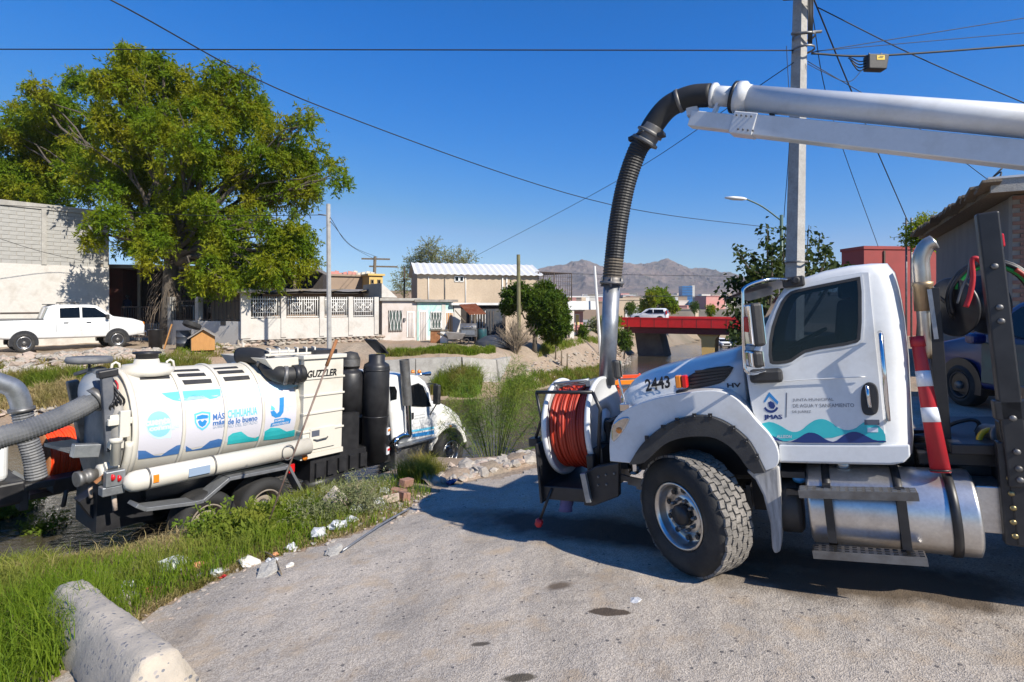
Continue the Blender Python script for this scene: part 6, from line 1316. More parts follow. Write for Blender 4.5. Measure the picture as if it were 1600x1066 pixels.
# --- person in the shade of the porch
def person(M_, lb, shirt, trousers):
    o = thing('person', lb, 'person', M_)
    me = bpy.data.meshes.new('body'); b = bmesh.new()
    J = [((0,0,.95),.15),((0,0,1.15),.14),((0,0,1.38),.16),((0,0,1.5),.07),((0,-.02,1.62),.10),((0,-.02,1.72),.08),((-.19,0,1.40),.065),((-.24,.02,1.14),.05),((-.2,-.12,.94),.04),((.19,0,1.40),.065),((.24,.02,1.14),.05),((.2,-.12,.94),.04),((-.1,0,.9),.09),((-.11,0,.5),.065),((-.11,.02,.08),.05),((-.11,-.14,.04),.04),((.1,0,.9),.09),((.11,0,.5),.065),((.11,.02,.08),.05),((.11,-.14,.04),.04)]
    E = [(0,1),(1,2),(2,3),(3,4),(4,5),(2,6),(6,7),(7,8),(2,9),(9,10),(10,11),(0,12),(12,13),(13,14),(14,15),(0,16),(16,17),(17,18),(18,19)]
    me.from_pydata([j[0] for j in J], E, []); me.materials.append(trousers)
    ob = link('body', me, o); ob.modifiers.new('skin', 'SKIN'); ob.modifiers.new('sub', 'SUBSURF').levels = 1
    for i, j in enumerate(J): me.skin_vertices[0].data[i].radius = (j[1], j[1]*.8)
    me.skin_vertices[0].data[0].use_root = True
    part(MB().loft([[Vector((math.cos(a)*rx, math.sin(a)*ry, z)) for a in np.linspace(0, 2*PI, 15)[:-1]] for rx, ry, z in ((.19,.14,.9),(.18,.135,1.1),(.22,.15,1.38),(.17,.11,1.48),(.08,.07,1.52))]), 'shirt', shirt, o)
    part(MB().lathe([(0, .12), (.07, .1), (.1, .04), (.105, -.02)], (0, .01, 1.68), (0, 0, 1), 14), 'hair', M['black'], o)
    part(MB().lathe([(0, .02), (.018, .0), (.02, -.03)], (0, -.105, 1.62), (0, 0, 1), 8), 'nose', pm('skin', (.30, .17, .11), None, rough=.6), o)
    return o
q = at(199, 500, 34.6); q.z = 1.13; person(Matrix.Translation(q) @ Matrix.Rotation(.4, 4, 'Z'), 'person in dark clothes standing in the shade behind the white pickup', pm('navy_shirt', (.012, .016, .04), None, rough=.9), pm('dark_trousers', (.02, .02, .028), None, rough=.9))

# --- vehicles
def car(name, lb, cat, M_, L, prof, W_, r, wheels, paint, wins, extra=None, roofw=.12, zroof=1.0, steel=False, trim='blackplastic', flare=0, group=None):
    o = thing(name, lb, cat, M_, group)
    def ys(z): return W_-roofw*max(0, (z-zroof))/.6
    rg = []
    for yy, ins in ((1, .07), (.97, .02), (.9, 0), (.5, -.02), (0, -.03), (-.5, -.02), (-.9, 0), (-.97, .02), (-1, .07)):
        rg.append([Vector((a, yy*ys(b), b)) for a, b in (inset(prof, ins) if ins else prof)])
    body = MB().loft(rg).build('body', paint, o)
    for s_ in (-1, 1):
        f = lambda a, b, w, s_=s_: Vector((a, s_*(ys(b)+w), b))
        for x in wheels: part(MB().prism([(x+(r+.10)*math.cos(a), r+(r+.10)*math.sin(a)) for a in np.linspace(-.25, PI+.25, 18)], f, -.3, .004+flare), 'wheel_arch', M['black'], o)
        for x in wheels: truck_wheel('wheel', o, Vector((x, s_*(W_-.10), r)), r, .24, r*.6, dict(tyre=M['rubber'], rim=M['black'] if steel else M['alu'], hub=M['steel'], nut=M['steel']), 0, lugs=0, holes=0 if steel else 5, dish=.05, tread=False, side=s_)
        for nm, pl, mt in wins: part(MB().prism(pl, f, -.03, .006), nm, M[mt], o)
    if extra: extra(o, ys)
    return o
def pickup_extra(o, ys):
    part(MB().box(-2.95, -2.88, -.85, .85, .55, .75), 'rear_bumper', M['chrome'], o, .02); part(MB().box(2.86, 2.98, -.88, .88, .5, .74), 'front_bumper', M['chrome'], o, .03)
    for s_ in (-1, 1):
        part(MB().box(-2.86, -2.72, s_*.93-.04, s_*.93+.04, .98, 1.22), 'tail_lamp', M['redlens'], o, .03); part(MB().box(2.66, 2.86, s_*.86-.08, s_*.86+.08, .98, 1.16), 'headlight', M['amber'], o, .03)
        part(MB().obox((1.3, s_*1.06, 1.42), (.14, .18, .2)), 'mirror', M['blackplastic'], o, .03); part(MB().box(-2.7, -1.05, s_*.90-.04, s_*.90+.04, 1.32, 1.36), 'bed_rail', M['blackplastic'], o, .01)
        for x in (-.35, .5): part(MB().box(x, x+.18, s_*.965-.02, s_*.965+.02, 1.16, 1.2), 'door_handle', M['black'], o)
        for x in (-.6, .29, 1.4): part(MB().box(x-.006, x+.006, s_*.955-.012, s_*.955+.012, .66, 1.36), 'door_gap', M['black'], o)
    part(MB().box(-2.885, -2.87, -.75, .75, .82, 1.25), 'tailgate', M['white_dirty'], o, .01); part(MB().box(-2.9, -2.885, -.12, .12, 1.1, 1.17), 'tailgate_handle', M['black'], o)
    part(MB().prism([(-1.06, 1.38), (-1.0, 1.38), (-.84, 1.82), (-.9, 1.82)], lambda a, b, w: Vector((a, w, b)), -.72, .72), 'rear_window', M['glassgrey'], o)
    part(MB().box(-.9, -.6, -.6, .6, 1.93, 1.97).tube([(-.4, -.5, 1.93), (-.4, -.4, 2.02), (.3, -.4, 2.02), (.3, -.5, 1.93)], .025, 6).tube([(-.4, .5, 1.93), (-.4, .4, 2.02), (.3, .4, 2.02), (.3, .5, 1.93)], .025, 6).tube([(-.3, -.45, 2.02), (-.3, .45, 2.02)], .03, 6).tube([(.2, -.45, 2.02), (.2, .45, 2.02)], .03, 6), 'roof_rack', M['black'], o, kind='stuff')
    part(MB().box(-1.2, -1.0, -.8, .8, 1.3, 1.36), 'bed_lip', M['black'], o)
pk_prof = [(-2.88,.62),(-2.88,1.3),(-2.7,1.32),(-1.05,1.33),(-.86,1.86),(-.66,1.93),(.72,1.93),(.95,1.90),(1.58,1.42),(2.4,1.30),(2.78,1.18),(2.88,1.0),(2.86,.62),(2.2,.52),(-2.2,.55)]
pa, pb = at(73, 548, 26.0), at(212, 540, 28.7); hd = math.atan2(pb.y-pa.y, pb.x-pa.x); pc = (pa+pb)/2+Vector((-math.sin(hd), math.cos(hd), 0))*.97+Vector((-.75, -.35, 0)); pc.z = zg1(pc.x, pc.y)+.02
car('pickup_truck', 'white crew cab pickup parked on the dirt street by the block wall', 'pickup', Matrix.Translation(pc) @ Matrix.Rotation(hd, 4, 'Z') @ Matrix.Diagonal((1.06, 1.08, 1.17, 1)), 5.8, pk_prof, .97, .40, (-1.72, 1.72), M['white'],
    [('side_window', [(-.48,1.38),(-.48,1.80),(.26,1.84),(.26,1.38)], 'glass'), ('side_window', [(.34,1.38),(.34,1.84),(.84,1.81),(1.36,1.44),(1.36,1.38)], 'glass')], pickup_extra, .14, 1.3)
van_prof = [(-2.4,.4),(-2.42,1.0),(-2.2,1.62),(-1.8,1.74),(0,1.76),(.6,1.62),(1.35,1.10),(2.0,.95),(2.35,.78),(2.42,.55),(2.35,.32),(-2.3,.32)]
def van_extra(o, ys):
    for s_ in (-1, 1):
        part(MB().obox((2.2, s_*.80, .74), (.26, .18, .14)), 'headlight', M['amber'], o, .04); part(MB().obox((.95, s_*1.02, 1.08), (.2, .2, .16)), 'mirror', M['bluecar'], o, .05)
        part(MB().prism([(1.0,.42),(1.0,1.02),(-.05,1.05),(-.05,.42)], lambda a, b, w, s_=s_: Vector((a, s_*(ys(b)+w), b)), -.02, .008), 'front_door', M['greenteal'], o, .01)
        part(MB().prism([(-.1,.42),(-.1,1.05),(-1.2,1.08),(-1.2,.5)], lambda a, b, w, s_=s_: Vector((a, s_*(ys(b)+w), b)), -.02, .008), 'rear_door', M['bluecar'], o, .01)
    part(MB().box(2.36, 2.5, -.8, .8, .38, .6), 'front_bumper', M['bluecar'], o, .05)
wp = at(1500, 640, 8.5); hv = math.atan2(.87, -.49)+.55
Rv = Matrix.Rotation(math.radians(86), 4, 'Z'); off = Rv @ Vector((1.42, .90, 0)); vc = wp-off; vc.z = zg1(wp.x, wp.y)+.02
car('minivan', 'dark blue minivan with greenish front door parked behind the near truck', 'car', Matrix.Translation(vc) @ Rv, 4.8, van_prof, .9, .325, (-1.45, 1.42), M['bluecar'], [('side_window', [(-.05,1.10),(0,1.62),(.52,1.55),(1.05,1.14)], 'glass'), ('side_window', [(-1.2,1.14),(-1.2,1.64),(-.1,1.63),(-.12,1.12)], 'glass')], van_extra, .2, 1.0, steel=True)
suv_prof = [(-2.2,.4),(-2.25,1.0),(-2.1,1.55),(-1.9,1.72),(-.2,1.74),(.35,1.62),(.95,1.12),(1.9,1.0),(2.2,.8),(2.25,.45),(2.1,.32),(-2.1,.32)]
def suv_extra(o, ys):
    for s_ in (-1, 1): part(MB().box(-2.24, -2.05, s_*.86-.05, s_*.86+.05, .95, 1.45), 'tail_lamp', M['redlens'], o, .03); part(MB().box(2.08, 2.24, s_*.75-.1, s_*.75+.1, .75, .92), 'headlight', M['clearlens'], o, .03)
    part(MB().prism([(-2.27,1.12),(-2.14,1.58),(-2.06,1.58),(-2.2,1.12)], lambda a, b, w: Vector((a, w, b)), -.7, .7), 'rear_window', M['glass'], o)
    part(MB().prism([(.99,1.15),(.42,1.6),(.36,1.55),(.9,1.12)], lambda a, b, w: Vector((a, w, b)), -.72, .72), 'windscreen', M['glass'], o)
    part(MB().box(2.2, 2.27, -.6, .6, .55, .9), 'grille', M['black'], o)
sw_ = [('side_window', [(-.55,1.14),(-.5,1.6),(-.1,1.6),(.6,1.14)], 'glass'), ('side_window', [(-1.9,1.16),(-1.75,1.6),(-.62,1.6),(-.64,1.14)], 'glass')]
# --- red bridge
BA, BB = 66.5, 54.5
ba = at(980, 498, BA); bb = at(1260, 498, BB+4); bdv = (bb-ba).normalized(); bang = math.atan2(bdv.y, bdv.x)
bl_ = (bb-ba).length; zd = at(1050, 497, 64.5).z
brg = thing('bridge', 'red road bridge over the canal with yellow tapered pier', 'bridge', Matrix.Translation((ba.x, ba.y, 0)) @ Matrix.Rotation(bang, 4, 'Z'))
part(MB().box(-1, bl_, 0, .35, zd-1.15, zd), 'parapet', M['red'], brg, .03); part(MB().box(-1, bl_, 8.7, 9.05, zd-1.15, zd), 'parapet', M['red'], brg, .03)
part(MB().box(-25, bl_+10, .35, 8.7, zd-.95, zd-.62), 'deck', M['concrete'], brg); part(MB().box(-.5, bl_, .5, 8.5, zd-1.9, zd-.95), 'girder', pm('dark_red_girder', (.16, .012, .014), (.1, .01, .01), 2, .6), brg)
for k in range(12): part(MB().box(bl_*k/12, bl_*k/12+.05, -.02, .0, zd-1.15, zd-.1), 'panel_joint', M['maroon'], brg)
part(MB().box(-1, bl_, -.04, .0, zd-.1, zd+.03), 'coping', M['red'], brg)
def pier(u0, u1, name, mat):
    zb = -4.8; uc = (u0+u1)/2; h = (u1-u0)/2
    return part(MB().prism([(uc-h, zd-1.9), (uc+h, zd-1.9), (uc+h*.62, zd-2.5), (uc+h*.5, zb), (uc-h*.5, zb), (uc-h*.62, zd-2.5)], lambda a, b, w: Vector((a, w, b)), .8, 8.2), name, mat, brg, .02)
BI = brg.matrix_world.inverted()
def bu(px): d = BI.to_3x3() @ Vector(((px-HX)/F, 1, 0)); e = BI @ Vector((0, 0, 0)); return (e+d*((.9-e.y)/d.y)).x
pier(bu(1089), bu(1124), 'pier', M['yellowwall'])
part(MB().prism([(bu(985), zd-1.7), (bu(1024), zd-1.7), (bu(1036), -4.8), (bu(992), -4.8)], lambda a, b, w: Vector((a, w, b)), 3.2, 8.4), 'abutment', pm('shade_dark_abutment', (.16, .15, .14), (.1, .095, .09), .8, .95), brg)  # concrete colour darkened to stand for the shade under the deck
q = at(1014, 500, 65.); car('suv', 'silver white suv driving across the red bridge', 'car', Matrix.Translation((q.x+.9, q.y+3.2, zd-.62)) @ Matrix.Rotation(bang+PI, 4, 'Z'), 4.5, suv_prof, .92, .36, (-1.4, 1.4), M['white'], sw_, suv_extra, .18, 1.05)
q = at(1127, 541, 105.); q.z = float(zfloor(np.array(q.y)))+.03; car('suv', 'small white suv standing in the canal beyond the bridge', 'car', Matrix.Translation(q) @ Matrix.Rotation(-PI/2+.1, 4, 'Z'), 4.5, suv_prof, .92, .36, (-1.4, 1.4), M['white'], sw_, suv_extra, .18, 1.05)
# orange barrier in the canal
q = at(1000, 592, 30); q.z = float(zfloor(np.array(q.y)))+.03; ob_ = thing('barrier', 'low orange barrier boards standing in the canal behind the hood', 'barrier', Matrix.Translation(q) @ Matrix.Rotation(.25, 4, 'Z'))
part(MB().box(-1.6, 1.4, -.03, .03, .18, .42), 'board', M['amber'], ob_, .01); part(MB().box(-1.6, 1.4, -.03, .03, .52, .70), 'board', M['orangehose'], ob_, .01)
for u_ in (-1.3, 0, 1.2): part(MB().box(u_-.05, u_+.05, .03, .1, 0, .75).box(u_-.06, u_+.06, -.3, .35, 0, .06), 'foot', M['orangehose'], ob_, .01)

# --- brick corner house on the right and the red building
wallA = Vector((10.25, 11.2, 0)); sdir = Vector((.49, .872, 0))
NB = thing('corner_house', 'stucco house with brick front pier and sagging tiled eave', 'house', Matrix.Translation(wallA) @ Matrix((sdir, Vector((.872, -.49, 0)), Vector((0, 0, 1)))).transposed().to_4x4())
HN = 4.55
part(MB().box(.02, 8, .0, 6, .2, HN), 'side_wall', M['stucco'], NB)
fx = [(-.28, -.02)]
part(MB().box(-.26, .0, -.02, 4.2, .2, HN), 'front_wall', M['mortar'], NB)
pb_ = None; bw_, bhh = .235, .085
for r_ in range(47):
    for k in range(15):
        y_ = k*(bw_+.012)+(bw_/2 if r_ % 2 else 0)-.02
        z_ = .55+r_*(bhh)
        if pb_ is None: pb_ = part(MB().box(0, .06, 0, bw_, 0, bhh-.014), 'brick', M['brick'], NB, .004); pb_.location = (-.285, y_, z_)
        elif k < 6: share(pb_, NB, (-.285+rnd.uniform(-.008, .006), y_, z_))
m = MB()
for r_ in range(47):
    for k in range(6, 16): y_ = k*(bw_+.012)+(bw_/2 if r_ % 2 else 0)-.02; m.box(-.285, -.225, y_, y_+bw_, .55+r_*bhh, .55+r_*bhh+bhh-.014)
part(m, 'brick_field', M['brick'], NB, kind='stuff')
m = MB()
for r_ in range(30): m.box(2.6+(.06 if r_ % 2 else 0), 3.0+(.06 if r_ % 2 else 0), -.05, 0, .4+r_*.075, .4+r_*.075+.062)
part(m, 'brick_jamb', M['brick'], NB, kind='stuff')
window(NB, 3.05, 4.3, 1.7, 3.0, -.03, 'glass', 'barblack')
part(MB().box(-.9, 8.2, -.45, 6, HN+.02, HN+.13), 'roof_deck', M['wood'], NB); part(MB().box(-.95, -.88, -.5, 6, HN-.02, HN+.24), 'fascia', M['concrete'], NB); part(MB().box(-.98, -.8, -.55, 6, HN+.24, HN+.28), 'roof_edge', M['tinwhite'], NB)
tl = None
for k in range(22):
    u_ = -.9+k*.42
    if tl is None: tl = part(MB().obox((0, 0, 0), (.44, .30, .06), Matrix.Rotation(.2, 3, 'Y')), 'roof_tile', M['wood'], NB, .008); tl.location = (u_, -.52, HN+.14)
    else: share(tl, NB, (u_, -.52+rnd.uniform(-.05, .05), HN+.14+rnd.uniform(-.03, .05)), (rnd.uniform(-.15, .15), rnd.uniform(-.1, .1), rnd.uniform(-.1, .1)))
part(MB().tube(bez([(-.6, -.3, HN+.28), (-.5, -.25, HN+.45), (-.4, -.35, HN+.38), (-.35, -.2, HN+.55), (-.2, -.3, HN+.42)], 16), .015, 6), 'roof_wire', M['wire'], NB)
RB = Fac(1350, 27, 1475, 27.4); rb, _ = simple_house('red_building', 'red walled building behind the truck cab roof', RB, (1400, 390), 1.6, M['redwall'], M['redwall'], cat='building', over=.05); u_ = RB.P(1381, 395)[0]; part(MB().box(u_-.04, u_+.04, -.06, 0, 1, 5), 'down_pipe', M['barblack'], rb)
for p_ in (1416, 1424): q = at(p_, 400, 25); o = MB().tube([(0, 0, 0), (0, 0, q.z+1.75)], .045, 6).tube([(-.15, 0, q.z+1.5), (.15, 0, q.z+1.5)], .03, 5).build('vent_pipe', M['steel'], None); o.location = (q.x, q.y, 0); o['label'] = 'thin roof mast beside the red building, ' + ('nearer the cab' if p_ == 1416 else 'nearer the stucco house'); o['category'] = 'mast'

# --- poles and lamp
def taper_pole(name, lb, p, top, r0, r1, mat, n=8, cat='utility pole', **k):
    o = thing(name, lb, cat, p, **k); part(MB().tube([(0, 0, -.3), top], [r0, r1], n, sm=False), 'pole_shaft', mat, o); return o
bp = at(1238, 440, 11.0); zb0_ = zg1(bp.x, bp.y); tp = at(1258, -8, 11.0)
pole = taper_pole('utility_pole', 'tall square concrete utility pole behind the near truck cab', Vector((bp.x, bp.y, zb0_)), Vector((tp.x-bp.x, 0, tp.z-zb0_)), .20, .135, M['poleconc'], 4)
pole.rotation_euler = (0, 0, .5)
ptop = Vector((tp.x, tp.y, tp.z))
def pp(py): p = at(0, py, 11.0); t_ = (p.z-zb0_)/(tp.z-zb0_); return Vector((bp.x+(tp.x-bp.x)*t_, 11.0, p.z))
def loc_(v): return pole.matrix_world.inverted() @ v
bpy.context.view_layer.update()
for py in (58, 78, 410): part(MB().lathe([(.20, -.02), (.215, -.02), (.215, .02), (.20, .02)], loc_(pp(py)), (0, 0, 1), 12, close=True), 'pole_band', M['steel'], pole)
m = MB(); m.tube([loc_(pp(57)+Vector((-.3, -.1, 0))), loc_(pp(57)+Vector((.3, -.1, .05)))], .03, 6); part(m, 'band_arm', M['steel'], pole)
m = MB(); c_ = pp(2); m.beam(loc_(c_+Vector((-.5, -.15, 0))), loc_(c_+Vector((1.2, -.15, .1))), .1, .1); part(m, 'cross_arm', M['barblack'], pole)
m = MB()
for k in range(4): m.tube([loc_(pp(0)+Vector((-.02+.03*k, -.16, 0))), loc_(pp(30)+Vector((.03*k-.03, -.2, 0))), loc_(pp(76)+Vector((.02*k, -.19, 0)))], .014, 5)
part(m, 'cable_drop', M['wire'], pole, kind='stuff')
lb_ = at(515, 545, 25.5); zl_ = zg1(lb_.x, lb_.y); lt_ = at(513, 319, 25.5)
lp = taper_pole('utility_pole', 'slim pale grey pole standing before the white fence', Vector((lb_.x, lb_.y, zl_)), Vector((lt_.x-lb_.x, 0, lt_.z-zl_)), .12, .10, M['poleconc'], 8); part(MB().tube([(0, 0, lt_.z-zl_-.55), (-.5, -.1, lt_.z-zl_-.5)], .03, 6), 'bracket', M['steel'], lp)
wb = at(811, 480, 34); zz = zg1(wb.x, wb.y); wt = at(810, 398, 34); o = taper_pole('utility_pole', 'old mossy wooden pole rising out of the round green shrub', Vector((wb.x, wb.y, zz)), Vector((wt.x-wb.x, 0, wt.z-zz)), .14, .11, M['oldpole'])
wb = at(939, 515, 46); zz = zg1(wb.x, wb.y); wt = at(929, 416, 46); o = taper_pole('utility_pole', 'leaning pale pole on the far bank left of the bridge', Vector((wb.x, wb.y, zz)), Vector((wt.x-wb.x, 0, wt.z-zz)), .15, .1, M['barwhite'])
wb = at(582, 450, 50); zz = zg1(wb.x, wb.y); wt = at(586, 401, 50); o = taper_pole('utility_pole', 'dark wooden pole with crossarms above the yellow building', Vector((wb.x, wb.y, zz)), Vector((wt.x-wb.x, 0, wt.z-zz)), .18, .14, M['wood']); 
for dz in (.2, .9): part(MB().beam((-1.2+dz, 0, wt.z-zz-dz), (1.4+dz, 0, wt.z-zz-dz-.05), .12, .14), 'cross_arm', M['wood'], o)
wb = at(631, 465, 46); zz = zg1(wb.x, wb.y); wt = at(632, 416, 46); o = taper_pole('utility_pole', 'thin dark pole behind the pinkish row house roof', Vector((wb.x, wb.y, zz)), Vector((wt.x-wb.x, 0, wt.z-zz)), .08, .06, M['barblack'])
sl0 = at(1222, 430, 28); zz = zg1(sl0.x, sl0.y); sl1 = at(1221, 336, 28); sl2 = at(1163, 311, 28); sl3 = at(1133, 309, 28)
sl = thing('street_lamp', 'green street lamp with long arm beside the concrete pole', 'street lamp', Vector((sl0.x, sl0.y, zz))); O_ = Vector((sl0.x, sl0.y, zz))
part(MB().tube([(0, 0, 0), sl1-O_], [.11, .08], 10), 'lamp_post', M['greenpole'], sl); part(MB().tube(bez([sl1-O_-Vector((0, 0, .3)), (sl1.lerp(sl2, .5))-O_, sl2-O_+Vector((.2, 0, -.05)), sl2-O_], 12), .04, 8), 'lamp_arm', M['greenpole'], sl)
part(MB().loft([[Vector((sl2.x+(sl3.x-sl2.x)*t_, sl2.y+w_*math.cos(a), sl2.z+(sl3.z-sl2.z)*t_+h_*math.sin(a)))-O_ for a in np.linspace(0, 2*PI, 11)[:-1]] for t_, w_, h_ in ((-.1, .06, .05), (.1, .16, .09), (.6, .18, .10), (1., .08, .04))]), 'lamp_head', M['barwhite'], sl)

# --- town at the foot of the mountain
bt = thing('office_tower', 'blue glass office block far beyond the bridge', 'building', at(1076, 462, 420)); s_ = 420/F
part(MB().box(-10*s_, 6*s_, 0, 9, -8, 21.5*s_-6.5*s_+.0), 'glass_body', pm('blue_curtain_wall', (.03, .12, .32), (.05, .17, .38), .3, .15), bt); part(MB().box(6*s_+.1, 11*s_, 2, 9, -8, 16*s_), 'stair_tower', M['plaster'], bt)
for k in range(5): part(MB().box(-10*s_-.1, 6*s_+.05, -.15, -.02, -2+k*2., -1.7+k*2.), 'floor_band', M['bluedrum'], bt)
tr_ = random.Random(3); cube = {}
for mt in ('plaster', 'plasterpink', 'beige', 'brownwall', 'tinwhite', 'pinkwall', 'mortar'): me_ = MB().box(-.5, .5, -.5, .5, 0, 1).box(-.5, .5, -.52, .5, 1, 1.08); ob2 = me_.build('far_house', M[mt], None); cube[mt] = ob2.data; bpy.data.objects.remove(ob2)
names = {'plaster': 'white', 'plasterpink': 'pale', 'beige': 'beige', 'brownwall': 'brown', 'tinwhite': 'bright white', 'pinkwall': 'pinkish', 'mortar': 'grey'}
zone = ((600, 700, 'behind the grey tree'), (845, 900, 'behind the wire cage balcony'), (900, 940, 'left of the steel mast pipe'), (968, 990, 'between the mast pipe and the bridge suv'), (990, 1040, 'above the bridge suv'), (1040, 1062, 'left of the blue office tower'), (1090, 1150, 'right of the blue office tower'))
for k in range(96):
    za, zb_2, zn = zone[k % 7]; near_ = (k//7) % 2
    Y = math.exp(tr_.uniform(math.log(150), math.log(420))) if near_ else math.exp(tr_.uniform(math.log(450), math.log(1400))); px = tr_.uniform(za, zb_2); X = (px-HX)/F*Y; mt = list(cube)[(k*3+k//7) % 7]
    w_ = tr_.uniform(6, 14)*(1+Y/1500); h_ = tr_.uniform(2.8, 6.5)*(1+Y/2200); o = link('far_house', cube[mt], None); o.location = (X, Y, zg1(X, Y)-.3); o.scale = (w_, tr_.uniform(6, 10), h_); o.rotation_euler = (0, 0, tr_.uniform(-.5, .5))
    o['label'] = f'{names[mt]} boxy house in the {"nearer" if near_ else "farther"} town {zn}'; o['category'] = 'house'; o['group'] = 'houses of the far town'
# ------------------------------------------------------------------ vegetation
def polys(name, v, idx, mat, parent=None, **props):
    """mesh from arrays: vertices (N,3), index rows (all of the same length)"""
    me = bpy.data.meshes.new(name); k = idx.shape[1]; nf = len(idx)
    me.vertices.add(len(v)); me.vertices.foreach_set('co', np.asarray(v, np.float32).ravel())
    me.loops.add(nf*k); me.loops.foreach_set('vertex_index', idx.astype(np.int32).ravel())
    me.polygons.add(nf); me.polygons.foreach_set('loop_start', np.arange(nf, dtype=np.int32)*k)
    for m in (mat if isinstance(mat, (list, tuple)) else [mat]): me.materials.append(m)
    me.update(calc_edges=True); return link(name, me, parent, **props)
def in_poly(P_, n):
    P_ = np.array(P_); lo, hi = P_.min(0), P_.max(0); out = np.zeros((0, 2))
    while len(out) < n:
        q = nr.uniform(lo, hi, (n*3, 2)); out = np.concatenate([out, q[inside(q[:, 0], q[:, 1], P_.tolist())]])
    return out[:n]
def blades(base, h, w, lean, ang=None):
    """grass blades: 5 vertices, 3 triangles each"""
    n = len(base); a = nr.uniform(0, 2*PI, n) if ang is None else ang; f = nr.uniform(0, 2*PI, n)
    d = np.stack([np.cos(a), np.sin(a), 0*a], 1); s = np.stack([np.cos(f), np.sin(f), 0*a], 1)*w[:, None]/2; up = np.array([0, 0, 1.])
    m = base+up*h[:, None]*.6+d*(lean*h*.28)[:, None]; t = base+up*(h*(1-.32*lean))[:, None]+d*(lean*h*.95)[:, None]
    v = np.stack([base-s, base+s, m+s*.75, m-s*.75, t], 1).reshape(-1, 3); o = np.arange(n)[:, None]*5
    return v, np.concatenate([o+[0, 1, 2], o+[0, 2, 3], o+[3, 2, 4]], 0)
def grass(name, lb, P_, n, h0, h1, mat, w=.011, cut=None, lean=(.15, .9), patch=.5, clump=0, kind='stuff'):
    xy = in_poly(P_, int(n*1.7))
    if cut is not None: xy = xy[cut(xy[:, 0], xy[:, 1])]
    k = vnoise(xy[:, 0], xy[:, 1], .9, 31)*.6+vnoise(xy[:, 0], xy[:, 1], .3, 32)*.4; xy = xy[k > -patch+nr.uniform(-.35, .25, len(k))][:n]
    k = vnoise(xy[:, 0], xy[:, 1], .8, 33)*.5+.5; z = zg(xy[:, 0], xy[:, 1]); b = np.stack([xy[:, 0], xy[:, 1], z-.01], 1); m_ = len(b)
    h = (h0+(h1-h0)*np.clip(k+nr.normal(0, .22, m_), 0, 1.3)); v, i = blades(b, h, nr.uniform(.6, 1.3, m_)*w, nr.uniform(*lean, m_))
    o = polys(name, v, i, mat); o['label'] = lb; o['category'] = 'grass'; o['kind'] = kind; return o
def leaf_quads(c, d, L, Wd, droop=0.):
    """rhombic leaves from c along d"""
    n = len(c); r = nr.normal(size=(n, 3)); s = np.cross(d, r); s /= np.linalg.norm(s, axis=1)[:, None]+1e-9
    L = L[:, None]; Wd = Wd[:, None]; m = c+d*L*.45
    v = np.stack([c, m+s*Wd/2, c+d*L-np.array([0, 0, 1.])*droop*L, m-s*Wd/2], 1).reshape(-1, 3); o = np.arange(n)[:, None]*4
    return v, o+np.array([[0, 1, 2, 3]])
def sprays(blobs, n_spray, per, tw, leafL, leafW, droop=.5, shell=.45, flat=1.):
    """blobs: (centre, radius); twigs with leaves along them spread through the blobs"""
    C_ = np.array([b[0] for b in blobs]); R_ = np.array([b[1] for b in blobs]); p_ = R_**2/np.sum(R_**2)
    bi = nr.choice(len(blobs), n_spray, p=p_); u = nr.normal(size=(n_spray, 3)); u /= np.linalg.norm(u, axis=1)[:, None]
    rr = R_[bi]*(shell+(1-shell)*nr.uniform(0, 1, n_spray)**.6)*nr.uniform(.75, 1.12, n_spray); c = C_[bi]+u*rr[:, None]*np.array([1, 1, flat])
    d = u*.8+nr.normal(size=(n_spray, 3))*.5; d[:, 2] -= droop; d /= np.linalg.norm(d, axis=1)[:, None]
    t = nr.uniform(0, 1, (n_spray, per)); L = tw*nr.uniform(.6, 1.3, n_spray)
    bend = np.array([0, 0, -1.])*(t**2)[:, :, None]*(L*droop*.5)[:, None, None]
    lp = c[:, None]+d[:, None]*(t*L[:, None])[:, :, None]+bend; ld = d[:, None]*.5+nr.normal(size=(n_spray, per, 3))*.6; ld[:, :, 2] -= droop*.5
    ld = ld.reshape(-1, 3); ld /= np.linalg.norm(ld, axis=1)[:, None]; lp = lp.reshape(-1, 3); m_ = len(lp)
    return leaf_quads(lp, ld, leafL*nr.uniform(.6, 1.35, m_), leafW*nr.uniform(.6, 1.3, m_)), c, d*L[:, None]
def limb(m, a, b, r0, r1, wob=.08, n=7, k=6):
    a, b = Vector(a), Vector(b); L = (b-a).length; pts = []
    for i in range(n):
        t = i/(n-1); p = a.lerp(b, t); p.z += .12*L*math.sin(t*PI)*.6
        if 0 < i < n-1: p += Vector((rnd.uniform(-1, 1), rnd.uniform(-1, 1), rnd.uniform(-1, 1)))*wob*L*.5
        pts.append(p)
    m.tube(pts, [r0+(r1-r0)*i/(n-1) for i in range(n)], k)
    return pts
LEAF = leafm('tree_leaf', (.10, .175, .010), (.175, .26, .014), (.27, .27, .016), .5, .5)
LEAFD = leafm('dark_leaf', (.030, .055, .020), (.06, .09, .03), (.075, .10, .03), .35, 1.2)
LEAFE = leafm('evergreen_leaf', (.04, .085, .010), (.08, .135, .012), (.11, .15, .015), .3, .9)
LEAFG = leafm('grey_leaf', (.20, .22, .12), (.30, .30, .17), (.17, .20, .08), .35, 1.5)
LEAFW = leafm('weed_leaf', (.10, .17, .02), (.17, .25, .03), (.23, .25, .04), .45, 1.2)
GRASS = leafm('green_blade', (.11, .19, .014), (.19, .26, .022), (.25, .25, .06), .45, .8)
GRASSY = leafm('yellowing_blade', (.12, .19, .02), (.20, .25, .035), (.28, .22, .08), .45, 1.)
STRAW = leafm('straw_blade', (.34, .26, .13), (.45, .36, .19), (.22, .2, .06), .3, 1.2)
